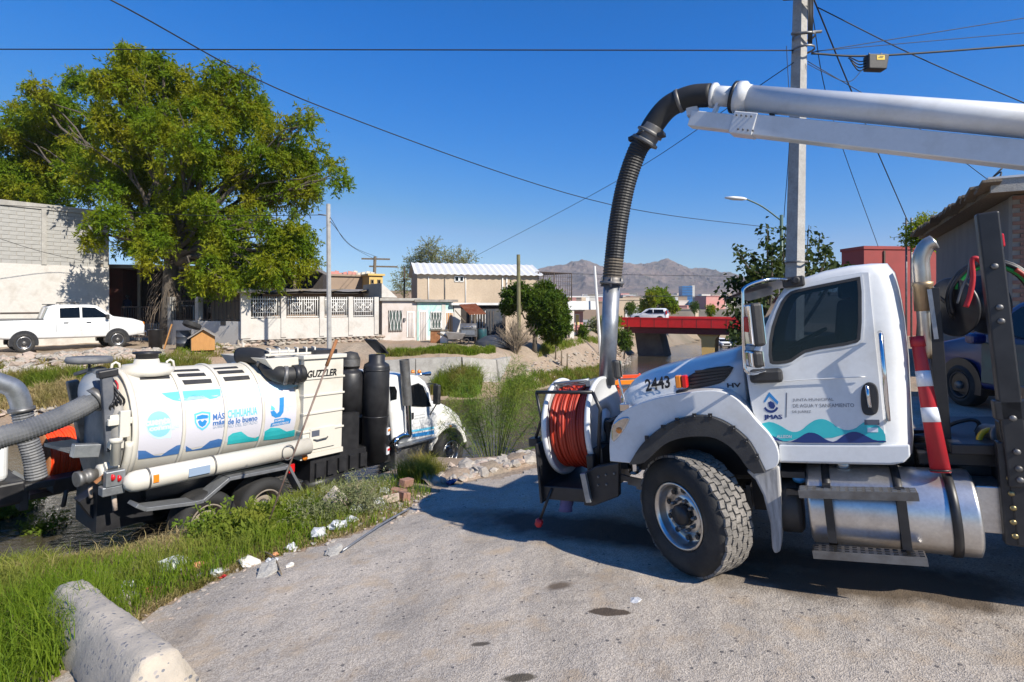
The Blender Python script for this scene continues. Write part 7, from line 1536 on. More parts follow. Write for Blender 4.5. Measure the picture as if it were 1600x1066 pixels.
REED = leafm('feathery_stem', (.10, .19, .025), (.16, .26, .04), (.19, .24, .04), .4, 1.)
TWIG = pm('dry_twig', (.30, .24, .17), (.2, .16, .11), 6, .9)
TWIGD = pm('dark_twig', (.11, .085, .065), (.16, .12, .08), 6, .9)
STEM = pm('green_stem', (.10, .14, .03), (.14, .15, .05), 5, .7)

def tree(name, lb, base, fork, blobs, n_spray, per, tw, lL, lW, leaf, r0=.4, droop=.5, trunks=1, cat='tree', group=None, bark='bark', twigs=0, shell=.45, sub=2, leafblobs=None):
    base = Vector(base); o = thing(name, lb, cat, base, group); m = MB(); fork = Vector(fork)
    f = fork-base
    for k in range(trunks): m.tube([Vector((0.05*k, 0, -.4)), f*.35+Vector((rnd.uniform(-.1, .1), rnd.uniform(-.1, .1), 0)), f*.7+Vector((rnd.uniform(-.1, .1)*r0*3, 0, 0)), f], [r0*1.35, r0*1.05, r0*.92, r0*.8], 10)
    for c_, r_ in blobs:
        if leafblobs and c_[0] < base.x-6.5 and rnd.random() < .75: continue
        c = Vector(c_)-base; pts = limb(m, f-Vector((0, 0, r0)), c, r0*rnd.uniform(.28, .5), r0*.1, .10)
        for k in range(sub): limb(m, pts[3+k % 3], c+Vector((rnd.uniform(-1, 1), rnd.uniform(-1, 1), rnd.uniform(-.6, .9)))*r_*.8, r0*.14, r0*.04, .12, 5, 5)
    part(m, 'trunk', M[bark] if isinstance(bark, str) else bark, o)
    (v, i), c, d = sprays([(Vector(c_)-base, r_) for c_, r_ in (leafblobs or blobs)], n_spray, per, tw, lL, lW, droop, shell)
    polys('crown', v, i, leaf, o)
    if twigs:
        tv = []; s = nr.choice(len(c), min(twigs, len(c)), replace=False); m = MB()
        for j in s[:twigs]: m.tube([c[j]-d[j]*.4, c[j]+d[j]*.5, c[j]+d[j]*1.0], [.016, .012, .006], 4, cap=False)
        part(m, 'twig', TWIGD, o, kind='stuff')
    return o
# the big tree over the far street: crown volumes read off the photograph, each at its own depth
YT = 32.0
bl = []
for px, py, r in ((200,84,16),(218,86,16),(244,96,18),(208,108,34),(248,118,34),(185,150,48),(140,145,34),(118,185,40),(235,165,55),(285,160,52),(330,140,42),(372,150,38),(345,190,52),(400,200,46),(300,215,60),(240,230,62),(180,215,52),(75,170,38),(45,200,38),(95,215,48),(25,240,42),(55,275,50),(110,285,52),(160,290,50),(215,300,52),(20,300,38),(75,310,34),(275,285,58),(335,265,58),(395,255,52),(445,225,40),(470,195,24),(492,178,15),(455,265,46),(495,250,34),(515,275,22),(480,295,36),(440,310,44),(395,315,48),(340,330,52),(285,345,54),(230,350,46),(185,352,34),(150,362,22),(250,385,40),(310,390,48),(365,380,50),(420,365,44),(462,360,28),(480,385,14),(340,420,42),(385,415,40),(430,405,44),(470,392,32),(400,430,34),(460,410,18),(330,445,20),(358,440,24),(215,385,26),(-30,230,50),(30,268,40),(70,240,46),(100,250,42),(62,300,38),(15,215,32),(130,255,40),(38,180,26)):
    dy = rnd.uniform(-1, 1)*3.2*math.sqrt(max(.05, 1-((px-255)/300)**2)); Y = YT+dy+(3.6 if px < 150 else 0)-(1. if py > 335 else 0); p = at(px, py, Y); bl.append((p, r/F*Y*.92))
q = at(264, 528, YT); q.z = zg1(q.x, q.y); fk = at(268, 395, YT)
sb_ = []
for c_, r_ in bl:
    for k in range(6):
        u = Vector((rnd.gauss(0, 1), rnd.gauss(0, 1), rnd.gauss(.25, 1))).normalized(); sb_.append((c_+u*r_*rnd.uniform(.55, .95), r_*rnd.uniform(.28, .45)))
big = tree('big_tree', 'large spreading light green tree above the parked pickup', q, fk, bl, 20000, 14, .6, .24, .08, LEAF, .46, .5, bark='bark', twigs=400, shell=.25, leafblobs=sb_)
m = MB()
for k in range(70):
    a = rnd.uniform(0, 2*PI); z0 = rnd.uniform(1.8, 4.6); r_ = rnd.uniform(.4, .9); p = Vector((math.cos(a)*r_, math.sin(a)*r_, z0)); m.tube([p, p+Vector((math.cos(a)*.3, math.sin(a)*.3, -.4)), p+Vector((math.cos(a)*.45, math.sin(a)*.45, -rnd.uniform(.8, 1.5)))], [.02, .015, .006], 4, cap=False)
part(m, 'hanging_twig', TWIGD, big, kind='stuff')
# round evergreen shrub, bare bush, trees behind
def bb_(lst, Y, dY=.8): return [(at(px, py, Y+rnd.uniform(-dY, dY)), r/F*Y) for px, py, r in lst]
q = at(835, 535, 35); q.z = zg1(q.x, q.y); tree('evergreen_shrub', 'dense round dark green shrub before the beige house', q, at(835, 505, 35), bb_(((800,462,14),(812,452,10),(795,480,10),(830,470,16),(850,460,17),(868,472,16),(848,488,20),(872,495,17),(878,512,12),(862,515,16),(840,505,14),(855,478,20),(868,524,10)), 35), 4600, 12, .35, .17, .08, LEAFE, .14, .1, cat='shrub')
q = at(806, 546, 32.5); q.z = zg1(q.x, q.y); o = thing('bare_bush', 'bare straw coloured bush of upright twigs beside the round shrub', 'bush', q); m = MB()
for k in range(150):
    a = rnd.uniform(0, 2*PI); sp = rnd.uniform(.1, 1.25); h = rnd.uniform(1.0, 2.3)*(1.15-.35*sp); p1_ = Vector((math.cos(a)*sp*.35, math.sin(a)*sp*.3, h*.5)); p2_ = Vector((math.cos(a)*sp*1.1, math.sin(a)*sp*.8, h)); m.tube([(math.cos(a)*.1, math.sin(a)*.1, 0), p1_, p2_], [.022, .016, .006], 4, cap=False)
    for j in range(3): e = p1_.lerp(p2_, rnd.uniform(.2, .9)); m.tube([e, e+Vector((rnd.uniform(-.3, .3), rnd.uniform(-.3, .3), rnd.uniform(.15, .4)))], [.009, .004], 3, cap=False)
part(m, 'twigs', TWIG, o, kind='stuff')
q = at(680, 470, 56); q.z = zg1(q.x, q.y); tree('grey_tree', 'thin greyish half bare tree behind the beige house', q, at(680, 440, 56), bb_(((672,390,14),(668,403,14),(650,410,14),(690,405,14),(712,405,14),(730,408,10),(640,425,12),(660,425,14),(625,440,10),(637,450,12)), 56, 1.5), 1300, 8, .9, .2, .08, LEAFG, .2, .0, twigs=300, shell=.2)
q = at(1027, 500, 88); q.z = zg1(q.x, q.y); tree('street_tree', 'green tree standing beyond the red bridge', q, at(1027, 478, 88), bb_(((1020,462,9),(1034,460,9),(1027,470,11),(1042,472,9),(1012,474,9),(1050,478,8)), 88, 1.5), 900, 10, .7, .34, .2, LEAF, .25, .2, group=None)
for px, py, Y, rr, lb, lf in ((958,500,60,10,'yellowish scrub at the left end of the red bridge',LEAF),(935,505,58,9,'low brown scrub left of the steel mast pipe',LEAFG),(975,525,58,9,'dark bush below the left end of the bridge',LEAFE),(985,478,95,7,'dark tree behind the suv on the bridge',LEAFE),(1005,482,100,8,'rounded dark tree behind the bridge parapet',LEAFE),(1110,482,95,5,'light green bush behind the bridge parapet',LEAF),(1085,476,120,5,'small tree in front of the blue office tower',LEAFE),(955,470,110,8,'hazy tree far behind the leaning pole',LEAFE),(905,516,48,7,'green bush beside the pink house wall',LEAFE)):
    q = at(px, py+rr, Y); q.z = max(zg1(q.x, q.y), q.z-4); tree('bush', lb, q, at(px, py+rr*.5, Y), bb_(((px-rr*.6,py,rr*.7),(px+rr*.5,py-rr*.2,rr*.75),(px,py+rr*.3,rr*.8),(px-rr*.3,py+rr,rr*.8),(px+rr*.5,py+rr*1.1,rr*.7),(px,py+rr*1.8,rr*.7)), Y, .4), 380, 10, .45, .2, .11, lf, .08, .15, cat='bush')
# leafy tree behind the pole: upright leafy shoots
YL = 14.2; q = at(1195, 480, YL); q.z = zg1(q.x, q.y)
shoots = [[(1195,450),(1170,420),(1150,388)],[(1195,450),(1185,420),(1172,395)],[(1200,450),(1199,400),(1199,352)],[(1205,450),(1206,410),(1207,380)],[(1225,450),(1224,400),(1228,352)],[(1240,450),(1258,410),(1264,352)],[(1240,450),(1252,420),(1262,392)],[(1245,450),(1275,415),(1281,366)],[(1270,450),(1288,410),(1290,385)],[(1195,460),(1160,445),(1138,442)],[(1190,470),(1150,470),(1125,458)],[(1190,480),(1165,490),(1130,478)],[(1190,500),(1160,520),(1140,510)],[(1185,500),(1165,535),(1142,520)],[(1190,470),(1165,455),(1150,430)],[(1300,440),(1300,425),(1305,412)],[(1300,440),(1315,425),(1325,418)],[(1195,465),(1180,440),(1165,425)],[(1195,480),(1175,470),(1160,462)],[(1215,450),(1212,430),(1216,400)],[(1190,480),(1170,505),(1150,495)]]
lt = thing('leafy_tree', 'young tree with upright leafy shoots behind the concrete pole', 'tree', q); m = MB(); cs = []; ds = []
for sh_ in shoots:
    dy = rnd.uniform(-.6, .6); P_ = bez([Vector(q)+Vector((0, 0, .2))]+[at(a, b, YL+dy) for a, b in sh_], 18)
    m.tube([p-q for p in P_], [.05-.042*i/(len(P_)-1) for i in range(len(P_))], 5)
    for i in range(150):
        t = rnd.uniform(.30, 1)*(len(P_)-1.01); j = int(t); p = P_[j].lerp(P_[j+1], t-j)-q; th_ = .20*(1.1-t/len(P_)*.75)
        cs.append(p+Vector((rnd.gauss(0, th_), rnd.gauss(0, th_), rnd.gauss(0, .08)))); ds.append((rnd.gauss(0, .7), rnd.gauss(0, .7), rnd.gauss(-.25, .5)))
part(m, 'trunk', M['bark'], lt); cs = np.array(cs); ds = np.array(ds); ds /= np.linalg.norm(ds, axis=1)[:, None]; v, i = leaf_quads(cs, ds, nr.uniform(.09, .17, len(cs)), nr.uniform(.06, .12, len(cs)), .2); polys('crown', v, i, LEAFD, lt)
q = at(1436, 365, 24); tree('bush', 'yellowish tree top behind the red building roof', Vector((q.x, q.y, 1)), at(1436, 380, 24), bb_(((1436,362,12),(1448,352,10),(1424,370,8),(1452,368,10)), 24, .5), 500, 8, .5, .12, .06, LEAF, .1, .1, twigs=60, cat='tree')

# grass: near verge, bank and far strips
def not_road(x, y): a, b = edge_wobble(x, y); return ~inside(a, b, ROADP)
VERGE = [(-12,1.5),(-3.5,1.5),(-3.5,5.0),(-2.9,6.0),(-2.1,6.75),(-1.3,7.5),(-1.25,8.5),(-2.2,9.3),(-3.6,8.9),(-4.6,8.5),(-5.9,7.75),(-8,7.4),(-12,7.5)]
def bare(x, y):  # straw heap and trodden earth before the tank's rear wheels
    return ~((((x+5.0)/1.25)**2+((y-7.35)/.55)**2 < 1+.4*vnoise(x, y, .3, 3)))
grass('grass', 'bright green grass on the verge left of the ramp', VERGE, 42000, .10, .34, GRASS, .0095, lambda x, y: not_road(x, y) & bare(x, y), patch=.42)
grass('grass', 'long grass round the fallen concrete barrier', [(-8,2.5),(-3.3,2.5),(-3.3,4.6),(-4.2,5.6),(-6,6.4),(-8.5,6)], 15000, .25, .55, GRASS, .010, lambda x, y: not_road(x, y), patch=.8)
grass('grass', 'dry straw lying beside the truck rear wheels', [(-6.9,7.0),(-5.2,6.7),(-3.6,7.2),(-3.5,8.2),(-4.7,8.3),(-6.3,7.8)], 9000, .05, .14, STRAW, .010, None, (.8, 2.0), .9)
grass('grass', 'dry yellowing grass fringe along the asphalt edge', [(-3.75,4.9),(-3.3,5.0),(-2.7,6.1),(-1.9,6.8),(-1.1,7.5),(-1.2,8.2),(-2.0,7.75),(-2.9,7.0),(-3.6,6.2)], 11000, .03, .12, STRAW, .009, not_road, (.6, 1.8), .5)
def oP(*pts): return [tuple(on(a, b)[:2]) for a, b in pts]
grass('grass', 'green reedy grass strip on the far bank behind the truck tank', oP((-60,640),(0,622),(130,612),(210,600),(320,590),(330,575),(200,580),(120,590),(0,602),(-60,610)), 9000, .35, .9, GRASSY, .03, None, (.1, .6), .9)
grass('grass', 'brown dry growth at the left water edge', oP((-60,660),(0,650),(100,640),(140,615),(60,615),(-60,630)), 4500, .25, .7, STRAW, .03, None, (.1, .8), .8)
grass('grass', 'bright green grass on the terrace below the row houses', oP((585,560),(640,558),(720,556),(775,552),(770,546),(700,545),(650,548),(605,552)), 8000, .10, .42, GRASS, .03, None, (.1, .7), .45)
grass('grass', 'tall green growth below the low wall at the water edge', oP((672,618),(690,592),(745,590),(752,612),(740,622)), 4500, .4, 1.15, GRASSY, .03, None, (.1, .6), .9)
grass('grass', 'yellow green weeds along the far water line', oP((780,625),(850,606),(900,595),(960,583),(960,572),(900,580),(850,588),(790,600)), 6000, .2, .6, GRASSY, .035, None, (.2, .9), .55)
grass('grass', 'scattered weeds on the far bank crest', oP((840,560),(960,548),(960,538),(900,532),(850,538)), 3500, .15, .5, GRASS, .035, None, (.2, .9), .1)
grass('grass', 'patchy weeds on the dirt bank by the dog house', oP((310,560),(375,560),(372,545),(330,540),(250,560)), 1600, .1, .35, GRASSY, .03, None, (.2, .9), .1)
grass('grass', 'pale weeds over the rubble below the parked pickup', oP((-40,585),(90,580),(240,570),(240,560),(100,566),(-40,572)), 1500, .1, .35, GRASSY, .03, None, (.2, .9), -.05)
grass('grass', 'tuft of yellow green grass at the ramp foot', [(-2.05,9.3),(-1.35,9.0),(-1.15,9.5),(-1.7,9.9)], 1500, .2, .5, GRASSY, .010, None, (.2, .9), .95)
grass('grass', 'dead straw stems mixed through the verge grass', VERGE, 9000, .08, .34, STRAW, .008, lambda x, y: not_road(x, y) & (vnoise(x, y, .7, 77) > .05), (.3, 1.4), .9)
# weeds and bushes on the verge
def weed(name, lb, px, py, r, h, leaf, n, lL, lW, stem=STEM, droop=.2, lift=0., cat='weed', per=12, twl=.22):
    q = on(px, py); o = thing(name, lb, cat, q); m = MB(); bl_ = []
    for k in range(max(5, int(n/22))):
        a = rnd.uniform(0, 2*PI); s_ = r*math.sqrt(rnd.uniform(0, 1)); hh = h*rnd.uniform(.5, 1)*(1-.35*(s_/r)**2); c = Vector((math.cos(a)*s_, math.sin(a)*s_, hh)); m.tube([(c.x*.2, c.y*.2, -.03), (c.x*.6, c.y*.6, hh*.5), c], [.012, .009, .004], 4, cap=False); bl_.append((c*.93, .09+.08*h)); bl_.append((Vector((c.x*.7, c.y*.7, hh*.6)), .08+.07*h))
    part(m, 'stems', stem, o, kind='stuff'); (v, i), _, _ = sprays(bl_, n, per, twl, lL, lW, droop, .1); polys('leaves', v, i, leaf, o); return o
weed('grey_bush', 'grey green rounded bush beside the broken ramp edge', 553, 800, .48, .42, LEAFG, 420, .05, .014, TWIG)
weed('grey_bush', 'smaller pale grey bush left of the rounded one', 490, 816, .45, .26, LEAFG, 260, .05, .014, TWIG)
weed('leafy_weed', 'broad leaved weed hiding the truck rear wheels', 425, 828, .55, .2, LEAFW, 260, .085, .04)
weed('leafy_weed', 'light green weed at the foot of the leaning rod', 375, 834, .45, .2, LEAFW, 240, .07, .03)
weed('leafy_weed', 'yellow green weed growing by the twig ball', 335, 840, .4, .24, LEAFW, 220, .06, .03)
weed('leafy_weed', 'tall leafy weed at the left picture edge', 8, 812, .7, .80, LEAFW, 420, .085, .036)
weed('leafy_weed', 'small leafy weed standing before the dark water', 62, 838, .35, .4, LEAFW, 120, .07, .03)
# feathery shrub in the water before the second truck
q = at(772, 722, 12.6); q.z = max(float(zfloor(np.array(q.y))), zg1(q.x, q.y)); o = thing('feathery_shrub', 'tall feathery green shrub rising from the water edge', 'shrub', q); m = MB(); bs = []; an = []
for px, py in ((700,615),(722,590),(745,575),(700,640),(690,665),(765,600),(795,580),(820,570),(835,585),(815,600),(800,630),(840,610),(845,640),(850,700),(860,690),(735,625),(715,605),(780,590),(805,565),(730,650),(760,640),(790,600),(825,590),(812,578),(740,600)):
    e = at(px, py, 12.6+rnd.uniform(-.7, .7))-q; P_ = bez([Vector((0, 0, -.1)), e*.4+Vector((0, 0, .12*e.z)), e*.8+Vector((0, 0, .04*e.z)), e], 14); m.tube(P_, [.016-.012*i/(len(P_)-1) for i in range(len(P_))], 5, cap=False)
    for k in range(290):
        t = rnd.uniform(.25, 1)**.8*(len(P_)-1.01); j = int(t); p = P_[j].lerp(P_[j+1], t-j); bs.append(p+Vector((rnd.gauss(0, .07), rnd.gauss(0, .07), rnd.gauss(0, .05))))
part(m, 'stems', STEM, o, kind='stuff'); bs = np.array(bs); n_ = len(bs); d = nr.normal(size=(n_, 3))*.35+np.array([0, 0, .25]); d /= np.linalg.norm(d, axis=1)[:, None]; v, i = leaf_quads(bs, d, nr.uniform(.15, .38, n_), np.full(n_, .008), .25); polys('fronds', v, i, REED, o)

# ------------------------------------------------------------------ rubble, stones, litter
STN = [stone_mesh('stone', M['rock'] if i % 3 else M['rockpink'], 90+i, .7) for i in range(8)]
def rubble(name, lb, P_, n, s0, s1, mat, seed, sink=.25):
    xy = in_poly(P_, n); z = zg(xy[:, 0], xy[:, 1]); m = MB(); r = random.Random(seed)
    for (x, y), zz in zip(xy, z):
        s_ = s0+(s1-s0)*r.random()**2.5; me = STN[r.randrange(8)]; R_ = Matrix.Rotation(r.uniform(0, 6.3), 3, 'Z') @ Matrix.Rotation(r.uniform(-.6, .6), 3, 'X'); sc = Vector((s_*r.uniform(.8, 1.5), s_*r.uniform(.7, 1.2), s_*r.uniform(.5, 1)))
        m.add([Vector((x, y, zz+s_*sink))+R_ @ Vector((v.co.x*sc.x, v.co.y*sc.y, v.co.z*sc.z)) for v in me.vertices], [tuple(p.vertices) for p in me.polygons], False, 0 if r.random() < .6 else 1)
    o = m.build(name, mat, None, fix=False); o['label'] = lb; o['category'] = 'rubble'; o['kind'] = 'stuff'
RM = [M['rock'], M['rockpink']]
rubble('rubble', 'broken concrete rubble on the bank below the pickup', oP((-60,600),(90,592),(250,574),(255,552),(180,549),(90,558),(-60,560)), 1500, .06, .5, RM, 1)
rubble('rubble', 'pale stones on the left bank slope', oP((-60,655),(60,650),(140,625),(210,600),(140,595),(-60,612)), 700, .06, .35, RM, 2)
rubble('rubble', 'stony far bank slope before the bridge', oP((790,615),(900,592),(985,570),(985,545),(930,548),(850,560),(790,590)), 1000, .05, .3, RM, 3)
rubble('rubble', 'stones heaped beside the dog house', oP((318,545),(372,560),(375,540),(345,532)), 140, .1, .4, RM, 4)
rubble('gravel', 'loose gravel along the asphalt edge', [(-3.7,4.6),(-3.3,4.6),(-2.6,6.2),(-1.2,7.5),(-1.0,8.6),(-1.6,8.4),(-2.2,7.2),(-3.2,6.2)], 420, .015, .07, RM, 5)
rubble('gravel', 'small loose chippings scattered on the asphalt', [(-3,2.5),(4,2.5),(3.5,5),(1,6),(-1,7),(-2.5,5.5)], 420, .008, .026, [M['rock'], M['ink']], 6, .3)
RID = [(-1.35,9.0),(-.75,9.05),(.0,9.5),(.75,10.1),(.95,10.7),(.1,10.4),(-.6,9.9),(-1.3,9.7)]
rubble('rubble', 'low ridge of earth and broken stone at the ramp foot', RID, 1100, .04, .24, RM, 7)
# the ridge's larger blocks stand singly
xy = in_poly(RID, 26)
for k, (x, y) in enumerate(xy):
    o = link('stone', STN[k % 8], None); s_ = rnd.uniform(.16, .34); o.location = (x, y, zg1(x, y)+s_*.22); o.scale = (s_*1.4, s_, s_*.9); o.rotation_euler = (rnd.uniform(-.4, .4), rnd.uniform(-.4, .4), rnd.uniform(0, 6))
    o['label'] = 'pale stone block in the ridge at the ramp foot'; o['category'] = 'stone'; o['group'] = 'stone blocks of the ridge'
mo = MB(); rp = [Vector((x, y, 0)) for x, y in ((-1.6,9.2),(-.95,9.3),(-.3,9.65),(.35,10.15),(.9,10.6))]; rg = []
for k, p in enumerate(bez(rp, 24)):
    d = Vector((.75, .6, 0)).normalized(); n_ = Vector((-d.y, d.x, 0)); w_ = .42; h_ = .15+.05*math.sin(k*1.3); rg.append([p+n_*w_*s_+Vector((0, 0, zg1(p.x+n_.x*w_*s_, p.y+n_.y*w_*s_)+(h_*(1-s_*s_)+.03*math.sin(k*2.1+s_*5)) - .03)) for s_ in (-1, -.6, -.2, .2, .6, 1)])
mo.loft(rg, cap=False, closed=False); o = mo.build('earth_ridge', M['ground'], None, fix=False); o['kind'] = 'structure'
def placed(mb, name, mat, q, lb, cat, group=None, bevel=0, rot=None):
    o = mb.build(name, mat, None, bevel); o.location = q
    if rot: o.rotation_euler = rot
    o['label'] = lb; o['category'] = cat
    if group: o['group'] = group
    return o
# lump of old concrete, bricks at the ridge
q = on(540, 800); q = on(523, 800); o = link('boulder', STN[2], None); o.location = q+Vector((0, 0, .12)); o.scale = (.36, .3, .62); o['label'] = 'pale grey boulder between the two grey bushes'; o['category'] = 'boulder'
for k, (px, py, lb) in enumerate(((622,776,'broken red brick leftmost in the brick heap'),(634,768,'broken red brick on top of the brick heap'),(630,782,'broken red brick lying flat before the brick heap'),(612,786,'pinkish brick fragment by the asphalt corner'))):
    q = on(px, py); placed(MB().obox((0, 0, .06), (.24, .12, .12)), 'brick', M['brick'] if k < 3 else M['rockpink'], q+Vector((0, 0, .0 if k != 1 else .08)), lb, 'brick', None, .01, (.1*k, .15, k*1.1))
# fallen concrete barrier
fa, fb_ = on(104, 968), on(262, 1130, 1.5); br_ = thing('concrete_barrier', 'fallen rough concrete barrier lying in the grass', 'barrier', fa); d = (fb_-fa); L_ = d.length; d.normalize(); n_ = Vector((-d.y, d.x, 0)).normalized(); rg = []
for k in range(34):
    t = k/33; p = d*(L_*t-.15); e = min(1, math.sqrt(max(.02, 1-(max(0, .12-t)/.12)**2))); ring = []
    for j in range(20):
        a = 2*PI*j/20; cx = math.copysign(abs(math.cos(a))**.42, math.cos(a)); cz = math.copysign(abs(math.sin(a))**.42, math.sin(a)); ww = .25-.13*max(0, cz)
        rr = 1+.05*vnoise(np.array([t*14.]), np.array([j*.7]), 1., 41)[0]+.03*vnoise(np.array([t*40.]), np.array([j*1.7]), 1., 42)[0]; ring.append(p+n_*cx*ww*e*rr+Vector((0, 0, .10+cz*.30*e*rr)))
    rg.append(ring)
part(MB().loft(rg), 'concrete_block', M['aggregate'], br_)
# leaning rusty rod
r0_, r1_ = on(407, 838), at(526, 531, 7.9); o = thing('rusty_rod', 'long rusty rod leaning before the truck tank', 'rod', r0_); part(MB().tube([Vector((0, 0, -.1)), (r1_-r0_)*.5+Vector((.01, 0, -.01)), (r1_-r0_)*.86], [.013, .014, .015], 8), 'shaft', pm('dull_rod', (.16, .10, .08), (.28, .22, .18), 8, .7, metal=.4), o); part(MB().tube([(r1_-r0_)*.855, (r1_-r0_)], [.026, .024], 8), 'rod_sleeve', M['rust'], o)
q = on(290, 828); o = thing('twig_ball', 'round brown ball of dead twigs by the truck rear wheel', 'tumbleweed', q); m = MB()
for k in range(150):
    a, b = rnd.uniform(0, 2*PI), rnd.uniform(-1, 1); c = Vector((math.cos(a)*math.sqrt(1-b*b), math.sin(a)*math.sqrt(1-b*b), b)); t_ = c.orthogonal().normalized(); t_.rotate(Matrix.Rotation(rnd.uniform(0, 6), 3, c)); m.tube([(c*math.cos(s_)+t_*math.sin(s_))*.27*rnd.uniform(.85, 1.08)+Vector((0, 0, .27)) for s_ in np.linspace(0, rnd.uniform(.8, 2.2), 7)], .006, 4, cap=False)
part(m, 'twigs', TWIGD, o, kind='stuff'); part(MB().lathe([(.12, -.06), (.2, -.08), (.215, 0), (.2, .08), (.12, .06)], (0, 0, .27), (.3, -.9, .2), 20, close=True), 'root_core', TWIGD, o)
o = tyre_mb(.40, .25, .24, 28).build('tyre', M['rubber'], None); q = on(140, 572); o.location = q+Vector((0, 0, .16)); o.rotation_euler = (PI/2-.35, 0, .3); o['label'] = 'old tyre half buried in the rubble below the pickup'; o['category'] = 'tyre'
for px, py, qx, qy, r_, mt, lb, nm in ((75,825,178,858,.035,'black','black hose lying in the grass at the left','hose'),(535,868,640,800,.012,'galv','thin grey pipe lying along the asphalt edge','pipe'),(402,866,440,905,.008,'wood','crooked dry stick lying at the asphalt edge','stick')):
    a, b = on(px, py), on(qx, qy); o = MB().tube(bez([Vector((0, 0, .05)), (b-a)*.5+Vector((.03, .05, .08)), (b-a)+Vector((0, 0, .05))], 10), r_, 8).build(nm, M[mt], None); o.location = a; o['label'] = lb; o['category'] = nm
a, b = on(130, 812), on(178, 820); o = MB().beam((0, 0, .15), (b-a)+Vector((0, 0, .1)), .12, .1).build('beam', M['rockpink'], None); o.location = a; o['label'] = 'short pale beam lying in the mud behind the truck tail'; o['category'] = 'beam'
def crumple(me_n, seed, flat, mat, k=.35):
    b = bmesh.new(); bmesh.ops.create_icosphere(b, subdivisions=2, radius=.5); r = random.Random(seed)
    for v in b.verts: v.co *= 1+r.uniform(-k, k); v.co.z *= flat
    me = bpy.data.meshes.new(me_n); b.to_mesh(me); b.free(); me.materials.append(mat); return me
film = pm('white_plastic_film', (.60, .61, .63), (.45, .46, .47), 9, .35); clear = pm('clear_plastic', (.45, .48, .47), (.6, .62, .6), 8, .12); paper = pm('paper', (.70, .68, .62), (.55, .5, .42), 7, .8); oran = pm('orange_scrap', (.62, .17, .02), (.66, .45, .3), 12, .7)
for nm, px, py, s_, fl_, mt, lb in (('plastic_bag',497,842,.26,.8,film,'white carrier bag with dark print at the verge end'),('plastic_bag',530,828,.26,.6,film,'crumpled white bag beside the carrier bag'),('plastic_bag',548,818,.2,.6,film,'flat white bag under the grey pipe'),('plastic_bag',586,792,.24,.7,film,'pale bag below the round grey bush'),('plastic_bag',560,800,.22,.6,clear,'clear bag below the round grey bush'),
    ('paper_scrap',455,861,.15,.9,film,'small white and pink wrapper on the grass edge'),('paper_scrap',390,886,.2,.7,paper,'torn cream paper at the verge edge by the stick'),('plastic_sheet',275,893,.32,.8,clear,'clear plastic sheet tangled in the grass'),('rag',310,893,.16,1.1,oran,'orange and white rag in the grass'),('paper_scrap',312,906,.11,.8,film,'white scrap just below the orange rag'),('plastic_bottle',343,900,.2,.5,clear,'flattened clear bottle with red label'),('paper_scrap',347,904,.09,.4,M['conered'],'small red scrap by the clear bottle'),
    ('paper_cup',197,924,.17,1.1,film,'white crushed cup in the grass by the barrier'),('stone',206,942,.22,.5,M['rock'],'pale rounded stone at the barrier end'),('paper_scrap',240,932,.24,.4,M['rust'],'brown crumpled wrapper beside the pale stone'),('paper_scrap',992,943,.11,.3,film,'white crumpled paper lying on the open asphalt'),('paper_scrap',452,888,.1,.5,paper,'small pale scrap by the asphalt edge'),('slab',420,897,.25,.2,M['concrete'],'flat grey slab piece under the dry stick'),('slab',522,866,.2,.15,M['concrete'],'small flat grey slab at the asphalt edge'),
    ('rag',183,857,.16,.7,oran,'orange scrap at the end of the black hose'),('paper_scrap',425,880,.12,.6,film,'white scrap above the flat grey slab'),('plastic_bag',600,772,.2,.7,clear,'grey plastic rubbish by the brick heap'),('rag',705,757,.18,.5,M['bluecar'],'dark blue rag beside the stone ridge'),('paper_scrap',694,754,.12,.5,film,'white scrap left of the dark blue rag'),('rag',430,870,.1,.5,oran,'small orange scrap below the leaning rod')):
    q = on(px, py); o = link(nm, crumple(nm, px*7+py, fl_, mt), None); o.location = q+Vector((0, 0, s_*.22)); o.scale = (s_*1.1, s_*.85, s_*.8); o.rotation_euler = (0, .2, px*.37); o['label'] = lb; o['category'] = nm.replace('_', ' ')
rag = T.M @ T.P(884, 782, .6); o = MB().loft([[Vector((.07*math.cos(a)*(1+.3*math.sin(3*a+k)), .05*math.sin(a), -.045*k)) for a in np.linspace(0, 2*PI, 11)[:-1]] for k in range(5)]).build('rag', pm('lilac_cloth', (.10, .09, .22), (.16, .14, .28), 6, .9), None); o.location = rag+Vector((0, 0, .06)); o['label'] = 'dusty lilac rag hanging under the hose reel'; o['category'] = 'rag'

# ------------------------------------------------------------------ cables
def wire(lb, pts, r=.012, sag=0., name='cable'):
    P_ = [at(a, b, y) for a, b, y in pts]; Q = []
    if len(P_) == 2: P_ = [P_[0].lerp(P_[1], t)-Vector((0, 0, sag*4*t*(1-t))) for t in np.linspace(0, 1, 15)]
    else: P_ = bez(P_, 30)
    o = thing(name, lb, 'cable', P_[0]); part(MB().tube([p-P_[0] for p in P_], r, 5), 'strand', M['wire'], o)
wire('thick level cable crossing the sky left of the concrete pole', [(-120,77,12.5),(1240,79,11)], .014)
wire('long sagging cable from the top edge down to the street lamp', [(150,-12,9),(515,172,13),(955,320,20),(1222,358,27.8)], .014)
wire('thick cable bundle running right past the splice box', [(1268,84,11),(1375,87,11.3),(1640,68,12)], .022)
wire('upper thin cable rising right from the pole', [(1268,82,11),(1640,22,12)], .009)
wire('middle thin cable rising right from the pole', [(1275,80,11),(1640,48,12)], .008)
wire('twisted cable slanting down right to the corner house', [(1278,12,11),(1440,92,11.6),(1640,178,12.4)], .012)
wire('steep dark cable dropping behind the boom to the red building', [(1272,0,11),(1340,165,14),(1418,345,20)], .016)
wire('thin cable dropping to the roof masts', [(1266,2,11),(1300,180,14),(1372,385,20)], .010)
